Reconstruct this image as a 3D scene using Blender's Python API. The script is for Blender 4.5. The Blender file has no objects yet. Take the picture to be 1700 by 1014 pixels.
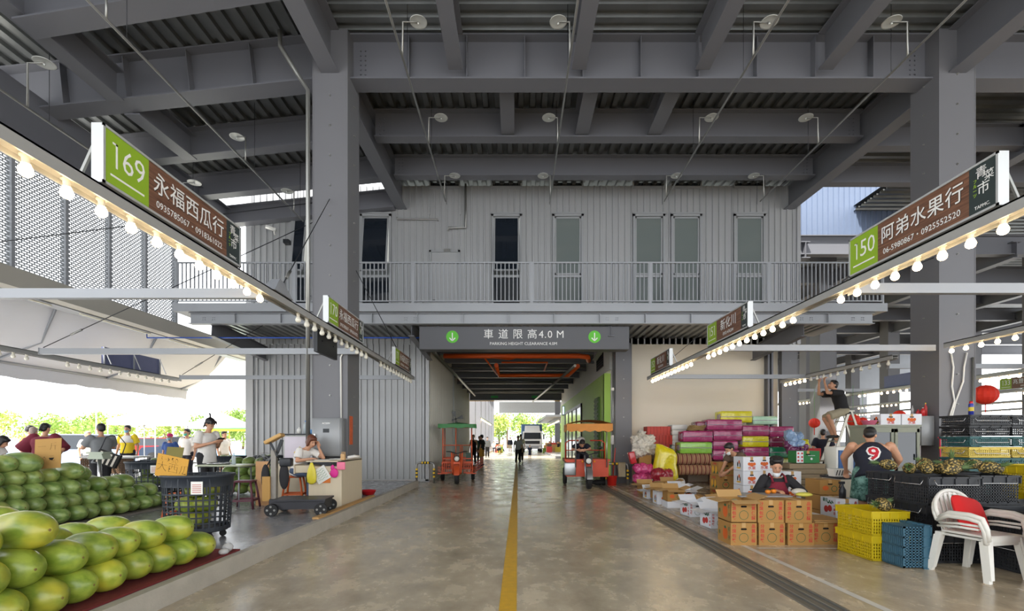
import bpy, math, random
from math import sin, cos, pi, radians, sqrt
from mathutils import Vector, Matrix, Euler
random.seed(7)
SC = bpy.context.scene
COL = SC.collection
F, VX, VY, CH = 803.0, 858.0, 730.0, 1.40      # focal length in pixels, vanishing point, eye height

def W(px, py, D):                  # the point at depth D that shows at (px, py)
    return Vector(((px-VX)*D/F, D, CH+(VY-py)*D/F))
def G(px, py, z=0.0):              # the point on the horizontal plane z
    D = (CH-z)*F/(py-VY)
    return Vector(((px-VX)*D/F, D, z))

# ---------------------------------------------------------------- materials
def L(c):
    return tuple(((v/255.0)/12.92 if v/255.0 <= 0.04045 else ((v/255.0+0.055)/1.055)**2.4) for v in c)
_M = {}
def nodes(name):
    m = bpy.data.materials.new(name); m.use_nodes = True
    nt = m.node_tree
    return m, nt, nt.nodes['Principled BSDF']
def N(nt, t, **kw):
    n = nt.nodes.new(t)
    for k, v in kw.items(): setattr(n, k, v)
    return n
def mat(name, rgb, rough=0.5, metal=0.0, var=0.10, scale=6.0, bump=0.0, bscale=None, spec=0.5, coat=0.0, alpha=1.0, trans=0.0, rand=0.0, stretch=None, detail=3.0):
    if name in _M: return _M[name]
    m, nt, b = nodes(name)
    c = L(rgb)
    tc = N(nt, 'ShaderNodeTexCoord')
    src = tc.outputs['Object']
    if stretch:
        mp = N(nt, 'ShaderNodeMapping'); mp.inputs['Scale'].default_value = stretch
        nt.links.new(src, mp.inputs['Vector']); src = mp.outputs['Vector']
    nz = N(nt, 'ShaderNodeTexNoise'); nz.inputs['Scale'].default_value = scale; nz.inputs['Detail'].default_value = detail
    nt.links.new(src, nz.inputs['Vector'])
    mx = N(nt, 'ShaderNodeMix', data_type='RGBA')
    mx.inputs['A'].default_value = (*[min(1, v*(1-var)) for v in c], 1)
    mx.inputs['B'].default_value = (*[min(1, v*(1+var)) for v in c], 1)
    nt.links.new(nz.outputs['Fac'], mx.inputs['Factor'])
    out = mx.outputs['Result']
    if rand > 0:
        oi = N(nt, 'ShaderNodeObjectInfo'); hs = N(nt, 'ShaderNodeHueSaturation')
        mr = N(nt, 'ShaderNodeMapRange'); mr.inputs['To Min'].default_value = 1-rand; mr.inputs['To Max'].default_value = 1+rand
        nt.links.new(oi.outputs['Random'], mr.inputs['Value']); nt.links.new(mr.outputs['Result'], hs.inputs['Value'])
        nt.links.new(out, hs.inputs['Color']); out = hs.outputs['Color']
    nt.links.new(out, b.inputs['Base Color'])
    b.inputs['Roughness'].default_value = rough
    b.inputs['Metallic'].default_value = metal
    b.inputs['Specular IOR Level'].default_value = spec
    b.inputs['Coat Weight'].default_value = coat
    b.inputs['Alpha'].default_value = alpha
    b.inputs['Transmission Weight'].default_value = trans
    if bump > 0:
        n2 = N(nt, 'ShaderNodeTexNoise'); n2.inputs['Scale'].default_value = bscale or scale*3; n2.inputs['Detail'].default_value = 4
        nt.links.new(src, n2.inputs['Vector'])
        bp = N(nt, 'ShaderNodeBump'); bp.inputs['Strength'].default_value = bump; bp.inputs['Distance'].default_value = 0.02
        nt.links.new(n2.outputs['Fac'], bp.inputs['Height']); nt.links.new(bp.outputs['Normal'], b.inputs['Normal'])
    _M[name] = m
    return m
def glow(name, rgb, strength):
    if name in _M: return _M[name]
    m, nt, b = nodes(name)
    b.inputs['Base Color'].default_value = (*L(rgb), 1)
    b.inputs['Emission Color'].default_value = (*L(rgb), 1)
    b.inputs['Emission Strength'].default_value = strength
    _M[name] = m
    return m

TMPS = bpy.data.scenes.new('scratch')
def evaluate(o):                   # modifiers and text applied in an otherwise empty scratch scene
    TMPS.collection.objects.link(o); vl = TMPS.view_layers[0]; vl.update()
    me = bpy.data.meshes.new_from_object(o.evaluated_get(vl.depsgraph)); TMPS.collection.objects.unlink(o)
    return me
# ---------------------------------------------------------------- mesh builder
class MB:
    def __init__(s): s.v = []; s.f = []; s.mi = []; s.sm = []; s.T = Matrix.Identity(4); s.m = 0; s.smooth = False
    def add(s, vs, fs, smooth=None):
        b = len(s.v); T = s.T
        s.v.extend([tuple(T @ Vector(v)) for v in vs])
        sm = s.smooth if smooth is None else smooth
        for f in fs:
            s.f.append(tuple(b+i for i in f)); s.mi.append(s.m); s.sm.append(sm)
        return s
    def box(s, x0, x1, y0, y1, z0, z1):
        if x0 > x1: x0, x1 = x1, x0
        if y0 > y1: y0, y1 = y1, y0
        if z0 > z1: z0, z1 = z1, z0
        return s.add([(x0,y0,z0),(x1,y0,z0),(x1,y1,z0),(x0,y1,z0),(x0,y0,z1),(x1,y0,z1),(x1,y1,z1),(x0,y1,z1)],
              [(0,3,2,1),(4,5,6,7),(0,1,5,4),(1,2,6,5),(2,3,7,6),(3,0,4,7)], False)
    def cbox(s, c, size):
        return s.box(c[0]-size[0]/2, c[0]+size[0]/2, c[1]-size[1]/2, c[1]+size[1]/2, c[2]-size[2]/2, c[2]+size[2]/2)
    def taperbox(s, x0, x1, y0, y1, z0, z1, dx, dy):   # top larger than the bottom by dx, dy on each side
        return s.add([(x0,y0,z0),(x1,y0,z0),(x1,y1,z0),(x0,y1,z0),(x0-dx,y0-dy,z1),(x1+dx,y0-dy,z1),(x1+dx,y1+dy,z1),(x0-dx,y1+dy,z1)],
              [(0,3,2,1),(4,5,6,7),(0,1,5,4),(1,2,6,5),(2,3,7,6),(3,0,4,7)], False)
    def rbox(s, x0, x1, y0, y1, z0, z1, r, n=3):       # box with rounded edges (all 12)
        hx, hy, hz = (x1-x0)/2, (y1-y0)/2, (z1-z0)/2; cx, cy, cz = (x0+x1)/2, (y0+y1)/2, (z0+z1)/2
        r = min(r, hx, hy, hz); seg = n
        rings = []
        for i in range(2*seg+2):
            if i <= seg: a = -pi/2+(pi/2)*i/seg; zc = -hz+r
            else: a = (pi/2)*(i-seg-1)/seg; zc = hz-r
            rr = r*cos(a); z = zc+r*sin(a)
            ring = []
            for q, (sx, sy) in enumerate(((1,1),(-1,1),(-1,-1),(1,-1))):
                for k in range(seg+1):
                    t = (q+k/seg)*pi/2
                    ring.append((cx+sx*(hx-r)+rr*cos(t), cy+sy*(hy-r)+rr*sin(t), cz+z))
            rings.append(ring)
        return s.loft(rings, True, True, True)
    def loft(s, rings, closed=True, cap0=True, cap1=True, smooth=True):
        n = len(rings[0]); vs = [p for r in rings for p in r]; fs = []
        m = n if closed else n-1
        for i in range(len(rings)-1):
            for j in range(m):
                k = (j+1) % n
                fs.append((i*n+j, i*n+k, (i+1)*n+k, (i+1)*n+j))
        b = len(s.f)
        s.add(vs, fs, smooth)
        nb = len(s.v)-len(vs)
        if cap0: s.f.append(tuple(nb+j for j in reversed(range(n)))); s.mi.append(s.m); s.sm.append(False)
        if cap1: s.f.append(tuple(nb+(len(rings)-1)*n+j for j in range(n))); s.mi.append(s.m); s.sm.append(False)
        return s
    def cyl(s, p0, p1, r0, r1=None, n=12, cap=True, smooth=True):
        r1 = r0 if r1 is None else r1
        p0, p1 = Vector(p0), Vector(p1); d = (p1-p0)
        if d.length < 1e-9: return s
        d.normalize(); u = d.orthogonal().normalized(); w = d.cross(u)
        R = [[tuple(p+(u*cos(2*pi*j/n)+w*sin(2*pi*j/n))*r) for j in range(n)] for p, r in ((p0, r0), (p1, r1))]
        return s.loft(R, True, cap, cap, smooth)
    def tube(s, pts, r, n=8, closed=False):
        pts = [Vector(p) for p in pts]; rings = []; up = None
        L_ = len(pts)
        for i, p in enumerate(pts):
            a = pts[i-1] if (i > 0 or closed) else p; b = pts[(i+1) % L_] if (i < L_-1 or closed) else p
            d = (b-a).normalized()
            if up is None: u = d.orthogonal().normalized()
            else:
                u = up-d*up.dot(d)
                u = u.normalized() if u.length > 1e-6 else d.orthogonal().normalized()
            up = u; w = d.cross(u)
            rr = r[i] if isinstance(r, (list, tuple)) else r
            rings.append([tuple(p+(u*cos(2*pi*j/n)+w*sin(2*pi*j/n))*rr) for j in range(n)])
        if closed: rings.append(rings[0])
        return s.loft(rings, True, not closed, not closed, True)
    def bar(s, p0, p1, w, h, up=(0,0,1)):             # rectangular bar, w across, h along up
        p0, p1 = Vector(p0), Vector(p1); d = (p1-p0).normalized(); up = Vector(up)
        if abs(d.dot(up)) > 0.99: up = Vector((0,1,0))
        a = d.cross(up).normalized(); b = a.cross(d).normalized()
        R = [[tuple(p+a*x*w/2+b*z*h/2) for x, z in ((-1,-1),(1,-1),(1,1),(-1,1))] for p in (p0, p1)]
        return s.loft(R, True, True, True, False)
    def lathe(s, prof, c=(0,0,0), n=20, sx=1.0, sy=1.0, cap0=False, cap1=False, smooth=True):
        R = [[(c[0]+r*sx*cos(2*pi*j/n), c[1]+r*sy*sin(2*pi*j/n), c[2]+z) for j in range(n)] for r, z in prof]
        return s.loft(R, True, cap0, cap1, smooth)
    def ball(s, c, r, n=14, m=9):
        rx, ry, rz = (r, r, r) if not isinstance(r, (tuple, list)) else r
        R = [[(c[0]+rx*cos(a)*cos(2*pi*j/n), c[1]+ry*cos(a)*sin(2*pi*j/n), c[2]+rz*sin(a)) for j in range(n)]
             for a in [(-pi/2+pi*(i+0.02)/(m+0.04)) for i in range(m+1)]]
        return s.loft(R, True, True, True, True)
    def prism(s, poly, axis, a0, a1, smooth=False):   # polygon in the other two axes
        def pt(p, a):
            return {'x': (a, p[0], p[1]), 'y': (p[0], a, p[1]), 'z': (p[0], p[1], a)}[axis]
        return s.loft([[pt(p, a0) for p in poly], [pt(p, a1) for p in poly]], True, True, True, smooth)
    def text(s, body, size, M, extrude=0.0, align='CENTER', sx=1.0, bold=0.0):
        vs, fs = text_geo(body, size, extrude, align, bold)
        T = s.T; s.T = T @ M
        s.add([(v[0]*sx, v[1], v[2]) for v in vs], fs, False); s.T = T
        return s
    def build(s, name, mats, parent=None, **tags):
        me = bpy.data.meshes.new(name)
        me.from_pydata(s.v, [], s.f)
        if not isinstance(mats, (list, tuple)): mats = [mats]
        for m in mats: me.materials.append(m)
        me.polygons.foreach_set('material_index', s.mi)
        me.polygons.foreach_set('use_smooth', s.sm)
        me.update()
        if any(s.sm) and not all(s.sm): pass
        o = bpy.data.objects.new(name, me); COL.objects.link(o)
        if parent is not None: o.parent = parent
        for k, v in tags.items(): o[k] = v
        return o
_T = {}
def text_geo(body, size, extrude, align, bold=0.0):
    key = (body, size, extrude, align, bold)
    if key in _T: return _T[key]
    cu = bpy.data.curves.new('t', 'FONT'); cu.body = body; cu.size = size; cu.extrude = extrude
    cu.align_x = align; cu.align_y = 'CENTER'; cu.resolution_u = 2; cu.offset = bold
    o = bpy.data.objects.new('t', cu); me = evaluate(o)
    r = ([tuple(v.co) for v in me.vertices], [tuple(p.vertices) for p in me.polygons])
    bpy.data.objects.remove(o); bpy.data.curves.remove(cu); bpy.data.meshes.remove(me)
    _T[key] = r
    return r
def TM(loc, x, y):                # matrix placing text: x = reading direction, y = up direction
    x = Vector(x).normalized(); y = Vector(y).normalized(); z = x.cross(y)
    M = Matrix((x, y, z)).transposed().to_4x4(); M.translation = Vector(loc)
    return M

def tag(o, label=None, cat=None, group=None, kind=None):
    if label: o['label'] = label
    if cat: o['category'] = cat
    if group: o['group'] = group
    if kind: o['kind'] = kind
    return o
def thing(name, label, cat, loc=(0,0,0), rz=0.0, group=None):
    o = bpy.data.objects.new(name, None); COL.objects.link(o); o.empty_display_size = 0.1
    o.location = loc; o.rotation_euler = (0, 0, rz)
    return tag(o, label, cat, group)
def kids(o): return [c for c in COL.objects if c.parent == o]
def collect(o):                   # children tree gathered once, for fast copying
    idx = {}
    for c in COL.objects:
        if c.parent is not None: idx.setdefault(c.parent.name, []).append(c)
    def rec(x): return (x, [rec(c) for c in idx.get(x.name, [])])
    return rec(o)
def dup(tree, loc=None, rz=None, label=None, group=None, parent=None, scale=None, rot=None):
    src, ch = tree
    c = src.copy(); COL.objects.link(c); c.parent = parent
    if loc is not None: c.location = loc
    if rz is not None: c.rotation_euler = (0, 0, rz)
    if rot is not None: c.rotation_euler = rot
    if scale is not None: c.scale = (scale,)*3 if isinstance(scale, (int, float)) else scale
    if label: c['label'] = label
    if group: c['group'] = group
    for t in ch: dup(t, parent=c)
    return c
class Kind:                       # first placing moves the prototype itself, later ones copy it
    def __init__(s, o): s.o = o; s.t = collect(o); s.used = False
    def put(s, loc, rz=0.0, label=None, group=None, scale=None, rot=None):
        if not s.used:
            s.used = True; o = s.o; o.location = loc; o.rotation_euler = rot if rot is not None else (0, 0, rz)
            if scale is not None: o.scale = (scale,)*3 if isinstance(scale, (int, float)) else scale
            if label: o['label'] = label
            if group: o['group'] = group
            return o
        return dup(s.t, loc, None if rot is not None else rz, label, group, None, scale, rot)

def ibeam(mb, p0, p1, h, w, tf=0.03, tw=0.02, stiff=0.0):   # p0,p1: bottom centre line
    p0, p1 = Vector(p0), Vector(p1); d = p1-p0; l = d.length; d.normalize()
    a = Vector((d.y, -d.x, 0)).normalized(); u = a.cross(d).normalized()
    if u.z < 0: u = -u
    def slab(x0, x1, z0, z1):
        R = [[tuple(p+a*x+u*z) for x, z in ((x0,z0),(x1,z0),(x1,z1),(x0,z1))] for p in (p0, p1)]
        mb.loft(R, True, True, True, False)
    slab(-w/2, w/2, 0, tf); slab(-w/2, w/2, h-tf, h); slab(-tw/2, tw/2, tf, h-tf)
    if stiff > 0:
        n = int(l/stiff)
        for i in range(1, n+1):
            q = p0+d*(i*l/(n+1))
            R = [[tuple(q+d*y+a*x+u*z) for x, z in ((-w*0.42,tf),(w*0.42,tf),(w*0.42,h-tf),(-w*0.42,h-tf))] for y in (-0.008, 0.008)]
            mb.loft(R, True, True, True, False)
    return mb
def perp_bolts(mb, c, nu, nv, du, dv, u, v, n, r=0.018):
    c, u, v, n = Vector(c), Vector(u), Vector(v), Vector(n)
    for i in range(nu):
        for j in range(nv):
            p = c+u*(i-(nu-1)/2)*du+v*(j-(nv-1)/2)*dv
            mb.cyl(p, p+n*0.022, r, r*0.8, 6)

# lattice panel: rectangle origin o, edges u and v, nu x nv holes, bars of width bw and thickness t
def lattice(mb, o, u, v, nu, nv, bw, t, bv=None):
    o, u, v = Vector(o), Vector(u), Vector(v); n = u.cross(v).normalized()
    U, V = u.normalized(), v.normalized(); bv = bv or bw
    lu, lv = u.length, v.length
    def q(a0, a1, b0, b1):
        vs = []
        for dz in (-t/2, t/2):
            for a, b in ((a0,b0),(a1,b0),(a1,b1),(a0,b1)): vs.append(tuple(o+U*a+V*b+n*dz))
        mb.add(vs, [(0,3,2,1),(4,5,6,7),(0,1,5,4),(1,2,6,5),(2,3,7,6),(3,0,4,7)], False)
    for i in range(nu+1):
        c = (lu-bw)*i/nu if nu else 0
        q(c, c+bw, 0, lv)
    for j in range(nv+1):
        c = (lv-bv)*j/nv if nv else 0
        q(0, lu, c, c+bv)
# ================================================================ materials of the place
steel = mat('grey_painted_steel', (104,105,111), 0.45, 0.0, 0.05, 1.5)
steel_col = mat('column_paint', (108,108,112), 0.5, 0.0, 0.06, 0.8)
steel_lt = mat('light_grey_steel', (150,153,158), 0.4, 0.1, 0.06, 2)
galv = mat('galvanised_deck', (132,134,133), 0.38, 0.75, 0.22, 2.2, stretch=(1,1,1))
zinc = mat('zinc_pipe', (150,150,146), 0.35, 0.7, 0.1, 5)
clad = mat('ribbed_cladding', (168,169,170), 0.42, 0.25, 0.05, 1.2)
clad_d = mat('ribbed_cladding_passage', (182,178,166), 0.5, 0.1, 0.06, 1.2)
cream = mat('cream_plaster', (220,210,192), 0.75, 0, 0.03, 0.8)
white_p = mat('white_plastic', (225,224,218), 0.4, 0, 0.03, 5)
dark_m = mat('dark_metal', (38,40,44), 0.45, 0.3, 0.1, 4)
black_r = mat('black_rubber', (30,30,31), 0.75, 0, 0.2, 8)
orange_pipe = mat('orange_pipe_paint', (240,100,36), 0.45, 0, 0.08, 3)
green_w = mat('green_wall_paint', (172,208,98), 0.6, 0, 0.04, 1)
dark_sign = mat('charcoal_panel', (82,83,88), 0.5, 0, 0.04, 2)
white_ink = mat('white_lettering', (232,232,230), 0.5, 0, 0.01)
blue_pipe = mat('blue_pipe_paint', (40,84,180), 0.45, 0, 0.05)
chrome = mat('chrome', (190,190,190), 0.2, 0.9, 0.05)

def floor_mat(name, base, stain, rough0, rough1, tint, sc=0.45):
    m, nt, b = nodes(name)
    tc = N(nt, 'ShaderNodeTexCoord')
    n1 = N(nt, 'ShaderNodeTexNoise'); n1.inputs['Scale'].default_value = sc; n1.inputs['Detail'].default_value = 9; n1.inputs['Roughness'].default_value = 0.68
    n2 = N(nt, 'ShaderNodeTexNoise'); n2.inputs['Scale'].default_value = sc*4.7; n2.inputs['Detail'].default_value = 8; n2.inputs['Roughness'].default_value = 0.7; n2.inputs['Distortion'].default_value = 0.15
    n3 = N(nt, 'ShaderNodeTexNoise'); n3.inputs['Scale'].default_value = 40; n3.inputs['Detail'].default_value = 3
    mp = N(nt, 'ShaderNodeMapping'); mp.inputs['Scale'].default_value = (1, 0.7, 1)
    nt.links.new(tc.outputs['Object'], mp.inputs['Vector'])
    for n in (n1, n2): nt.links.new(mp.outputs['Vector'], n.inputs['Vector'])
    nt.links.new(tc.outputs['Object'], n3.inputs['Vector'])
    r1 = N(nt, 'ShaderNodeValToRGB')
    r1.color_ramp.elements[0].position = 0.30; r1.color_ramp.elements[0].color = (*L(stain), 1)
    r1.color_ramp.elements[1].position = 0.70; r1.color_ramp.elements[1].color = (*L(base), 1)
    r2 = N(nt, 'ShaderNodeValToRGB')
    r2.color_ramp.elements[0].position = 0.30; r2.color_ramp.elements[0].color = (*L(tint), 1)
    r2.color_ramp.elements[1].position = 0.70; r2.color_ramp.elements[1].color = (*L(base), 1)
    nt.links.new(n1.outputs['Fac'], r1.inputs['Fac']); nt.links.new(n2.outputs['Fac'], r2.inputs['Fac'])
    mx = N(nt, 'ShaderNodeMix', data_type='RGBA'); mx.inputs['Factor'].default_value = 0.5
    nt.links.new(r1.outputs['Color'], mx.inputs['A']); nt.links.new(r2.outputs['Color'], mx.inputs['B'])
    nt.links.new(mx.outputs['Result'], b.inputs['Base Color'])
    mr = N(nt, 'ShaderNodeMapRange'); mr.inputs['From Min'].default_value = 0.3; mr.inputs['From Max'].default_value = 0.7
    mr.inputs['To Min'].default_value = rough0; mr.inputs['To Max'].default_value = rough1
    nt.links.new(n2.outputs['Fac'], mr.inputs['Value']); nt.links.new(mr.outputs['Result'], b.inputs['Roughness'])
    bp = N(nt, 'ShaderNodeBump'); bp.inputs['Strength'].default_value = 0.03; bp.inputs['Distance'].default_value = 0.004
    nt.links.new(n3.outputs['Fac'], bp.inputs['Height']); nt.links.new(bp.outputs['Normal'], b.inputs['Normal'])
    return m
road_m = floor_mat('worn_polished_concrete', (226,211,182), (110,100,85), 0.13, 0.36, (132,121,104), 0.55)
plat_m = floor_mat('smooth_grey_platform', (158,158,160), (122,122,125), 0.16, 0.34, (134,134,137))
stall_m = floor_mat('stall_floor_concrete', (222,203,172), (126,114,97), 0.14, 0.34, (132,120,102), 0.6)
ground_m = floor_mat('pale_yard_concrete', (205,203,198), (176,174,170), 0.6, 0.8, (196,194,188), 0.1)

def st(o, label=None, cat=None, group=None): return tag(o, label, cat, group, 'structure')
YB = -7.0      # the hall goes on this far behind the viewpoint
# ---------------- floors
KX = -2.95
m = MB(); m.box(KX, 2.42, YB, 60, -0.2, 0); st(m.build('floor_roadway', road_m))
m = MB(); m.box(2.74, 42, YB, 60, -0.2, 0); st(m.build('floor_stalls_right', stall_m))
m = MB(); m.box(2.42, 2.74, YB, 16.2, -0.2, -0.012)
dr = st(m.build('floor_drain_channel', mat('drain_dark_concrete', (112,106,94), 0.5, 0, 0.12, 3)))
m = MB()
for x in (2.43, 2.53, 2.63, 2.72): m.box(x-0.008, x+0.008, YB, 16.2, -0.012, 0.002)
m.build('drain_rail', zinc, dr)
m = MB(); m.box(2.42, 2.74, 16.2, 60, -0.2, 0); st(m.build('floor_passage_edge', road_m))
m = MB(); m.box(-13.2, KX-0.09, YB, 14.5, -0.2, 0.18)
st(m.build('floor_platform', plat_m))
m = MB(); m.box(KX-0.09, KX, YB, 14.5, -0.2, 0.185); m.box(-9.0, KX-0.09, 14.5, 14.56, -0.2, 0.185)
kerb = mat('pale_kerb_concrete', (176,170,158), 0.7, 0, 0.22, 5, bump=0.2, bscale=30)
st(m.build('trim_platform_kerb', kerb))
m = MB(); m.box(-13.2, KX, 14.56, 60, -0.2, 0.0); st(m.build('floor_behind_platform', road_m))
m = MB(); m.box(-90, 110, 60, 170, -0.25, -0.02); m.box(-90, -13.2, YB-8, 60, -0.25, -0.02); st(m.build('floor_yard', ground_m))
yl = mat('worn_yellow_paint', (205,160,44), 0.5, 0, 0.25, 14)
m = MB(); m.add([(-0.16,1,0.002),(-0.01,1,0.002),(0.03,16,0.002),(-0.10,16,0.002)], [(0,1,2,3)]); m.add([(-0.10,16,0.002),(0.03,16,0.002),(0.06,33,0.002),(-0.06,33,0.002)], [(0,1,2,3)])
tag(m.build('road_line', yl), 'worn yellow centre line painted along the concrete roadway', 'road marking')
wl = mat('worn_white_paint', (205,200,190), 0.55, 0, 0.15, 10)
m = MB(); m.add([(3.05,1,0.002),(3.13,1,0.002),(2.90,14.5,0.002),(2.84,14.5,0.002)], [(0,1,2,3)])
tag(m.build('floor_line', wl), 'long white stall line running beside the drain channel', 'floor marking')
m = MB(); m.add([(3.12,6.22,0.002),(4.28,6.20,0.002),(4.28,6.26,0.002),(3.10,6.28,0.002)], [(0,1,2,3)])
tag(m.build('floor_line', wl), 'short white cross line on floor in front of the persimmon cartons', 'floor marking')
m = MB(); m.box(-3, 9, 32.9, 33.15, 0.0, 0.004); st(m.build('trim_floor_joint', dark_m))

# ---------------- columns
def column(x0, x1, y0, y1, z0, z1, label, studs=True, flange=True):
    m = MB(); e = 0.006
    m.box(x0, x1, y0, y1, z0, z1)
    for x in (x0-0.004, x1-0.016): m.box(x, x+0.02, y0-e, y1+e, z0, z1)     # welded plate edges
    o = st(m.build('column', steel_col), label, 'column')
    if studs:
        z = z0+0.9
        s = MB(); s.cyl((0,0,0), (0,-0.012,0), 0.02, 0.02, 8); s.cyl((0,-0.012,0), (0,-0.035,0), 0.011, 0.011, 6)
        sb = None
        k = 0
        while z < z1-0.4:
            for (px, py, rz) in (((x0+x1)/2, y0, 0), (x1 if x0 < 0 else x0, (y0+y1)/2, pi/2 if x0 < 0 else -pi/2)):
                if sb is None: c = s.build('stud', zinc, o); sb = c
                else: c = sb.copy(); COL.objects.link(c)
                c.location = (px, py, z); c.rotation_euler = (0, 0, rz)
            z += 0.62
    return o
column(-4.22, -3.50, 10.0, 10.72, 0.18, 9.9, 'big square grey steel column on the platform behind the seated woman')
column(8.73, 9.48, 10.0, 10.72, 0, 9.9, 'big square grey steel column behind the man in the number 9 vest')
column(3.22, 3.74, 15.75, 16.3, 0, 4.55, 'grey steel pillar beside the green wall at the right of the passage mouth')
column(8.74, 9.26, 15.95, 16.15, 0, 4.5, 'grey steel column at the right end of the cream wall')
for (x, y) in ((13.2,20.5),(18.0,20.5),(13.2,29.5),(18.0,29.5),(23,29.5),(9.1,29.5),(28,20.5),(28,29.5),(9.1,40),(13.2,40),(18,40),(23,40),(28,40),(22.5,10.0),(22.5,20.5)):
    column(x-0.35, x+0.35, y, y+0.7, 0, 9.4, 'grey steel column far back in the right hall, among the light rails', studs=False)['group'] = 'columns of the right hall'

# ---------------- roof: decks, girders, beams
def zr(x): return 9.96 if x > -3.86 else 9.96+0.105*(x+3.86)
def deck(name, x0, x1, y0, y1, along, zf, pitch=0.30, h=0.075):
    m = MB(); prof = []
    a0, a1 = (y0, y1) if along == 'x' else (x0, x1)
    a = a0
    while a < a1:
        prof += [(a, 0), (a+pitch*0.42, 0), (a+pitch*0.5, h), (a+pitch*0.92, h)]
        a += pitch
    prof.append((a1, 0))
    if along == 'x':
        R = [[(x, p[0], zf(x)+p[1]) for p in prof] for x in (x0, x1)]
    else:
        R = [[(p[0], y, zf(p[0])+p[1]) for p in prof] for y in (y0, y1)]
    m.loft(R, False, False, False, False)
    R2 = [[(v[0], v[1], v[2]+0.16) if False else (v[0], v[1], zf(v[0])+0.2) for v in r] for r in R]
    m.loft([[R2[0][0], R2[0][-1]], [R2[1][0], R2[1][-1]]], False, False, False, False)
    return st(m.build(name, galv))
deck('ceiling_deck_front', -3.86, 9.11, YB, 10.3, 'x', zr)
deck('ceiling_deck_middle', -3.86, 9.11, 10.3, 16.6, 'y', zr)
deck('ceiling_deck_left', -12.2, -3.86, YB, 10.3, 'y', zr)
deck('ceiling_deck_left_back', -12.2, -3.86, 10.3, 15.6, 'y', zr)
deck('ceiling_deck_right', 9.11, 42, YB, 15.6, 'x', lambda x: 9.96)
deck('ceiling_deck_right_back', 12.6, 42, 15.6, 46, 'x', lambda x: 9.96)
deck('ceiling_deck_right_rear', 9.5, 12.6, 18.2, 46, 'x', lambda x: 9.96)
def beam(name, p0, p1, h, w, label, stiff=0, tf=0.03, bolts=()):
    m = MB(); ibeam(m, p0, p1, h, w, tf, 0.02, stiff)
    for b in bolts: perp_bolts(m, *b)
    return st(m.build(name, steel), label, 'beam')
bx = lambda x, y, z: ((x, y, z), 2, 6, 0.1, 0.1, (1,0,0), (0,0,1), (0,-1,0))
g = lambda a, b, *r, **k: beam('ceiling_girder', a, b, *r, **k)
# main girder across between the big columns, and its runs to either side
g((-3.50,10.35,8.98), (8.73,10.35,8.98), 0.95, 0.42, 'deep grey girder spanning straight between the two big columns', 1.3,
  bolts=(bx(-3.28,10.33,9.45), bx(8.45,10.33,9.45)))
g((-4.22,10.35,8.98), (-12.2,10.35,8.14), 0.95, 0.42, 'deep sloping girder running left from the left big column', 1.5)
g((9.48,10.35,8.98), (22,10.35,8.98), 0.95, 0.42, 'deep girder running right from the right big column', 2.0)
g((-3.86,10.72,8.93), (-3.86,16.6,9.12), 0.92, 0.35, 'deep beam running back from the left big column to the ribbed wall', 0)
g((9.11,10.72,8.93), (9.11,16.6,9.12), 0.92, 0.35, 'deep beam running back from the right big column', 0)
g((-3.86,10.0,8.98), (-3.86,YB,8.98), 0.92, 0.36, 'deep beam coming forward from the left big column', 0)
g((9.11,10.0,8.98), (9.11,YB,8.98), 0.92, 0.36, 'deep beam coming forward from the right big column', 0)
for i, x in enumerate((-1.28, 1.30, 3.88, 6.46)):
    beam('ceiling_joist', (x,10.12,9.14), (x,YB,9.14), 0.78, 0.30,
         ['first','second','third','fourth'][i]+' from the left of four joists running forward from the main girder', 0)['group'] = 'front joists'
for i, x in enumerate((-0.23, 1.68, 3.55)):
    beam('ceiling_joist', (x,10.5,9.28), (x,12.5,9.28), 0.64, 0.34, ['left','middle','right'][i]+' one of three short joists just behind the main girder', 0)['group'] = 'back joists'
beam('ceiling_beam', (-3.68,12.6,9.21), (8.93,12.6,9.21), 0.72, 0.30, 'cross beam behind the main girder, above the roadway', 0, bolts=(bx(-3.5,12.58,9.5), bx(8.7,12.58,9.5)))
beam('ceiling_beam', (-3.68,14.6,9.31), (8.93,14.6,9.31), 0.62, 0.30, 'rearmost cross beam over the roadway, in front of the ribbed wall', 0, bolts=(bx(-3.5,14.58,9.6), bx(8.7,14.58,9.6)))
beam('ceiling_beam', (-4.05,12.6,9.19), (-12.2,12.6,8.33), 0.72, 0.30, 'first sloping cross beam left of the column, behind the sloping girder', 0)
beam('ceiling_beam', (-4.05,14.6,9.25), (-12.2,14.6,8.42), 0.66, 0.30, 'second sloping cross beam left of the column, nearer the ribbed wall', 0)
beam('ceiling_beam', (-4.05,16.0,9.05), (-12.2,16.0,8.2), 0.6, 0.30, 'pale sloping cross beam left of the ribbed wall top', 0)
beam('ceiling_beam', (-8.4,8.25,8.40), (-4.04,8.25,9.10), 0.70, 0.42, 'steeply sloping cross beam at top left, nearest the viewer', 0)
beam('ceiling_beam', (-8.4,10.14,8.50), (-8.4,YB,8.50), 0.62, 0.34, 'lengthwise beam at upper left coming forward of the sloping girder', 0)
beam('ceiling_beam', (-8.4,10.56,8.50), (-8.4,12.45,8.60), 0.62, 0.34, 'short lengthwise beam at upper left between two sloping beams', 0)
beam('ceiling_beam', (-9.6,12.75,8.50), (-9.6,16.6,8.55), 0.5, 0.30, 'lengthwise beam at far upper left over the screen', 0)
for i, x in enumerate((13.4, 17.6, 21.8)):
    beam('ceiling_beam', (x,YB,8.9), (x,15.6,8.9), 0.8, 0.34, ['nearest','middle','farthest'][i]+' lengthwise roof beam in the right hall front bay', 0)
for i, y in enumerate((12.8, 14.6)):
    beam('ceiling_beam', (9.3,y,9.1), (26,y,9.1), 0.6, 0.28, ['front','rear'][i]+' cross beam right of the right big column, under the brown deck', 0)
i = 0
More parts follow.
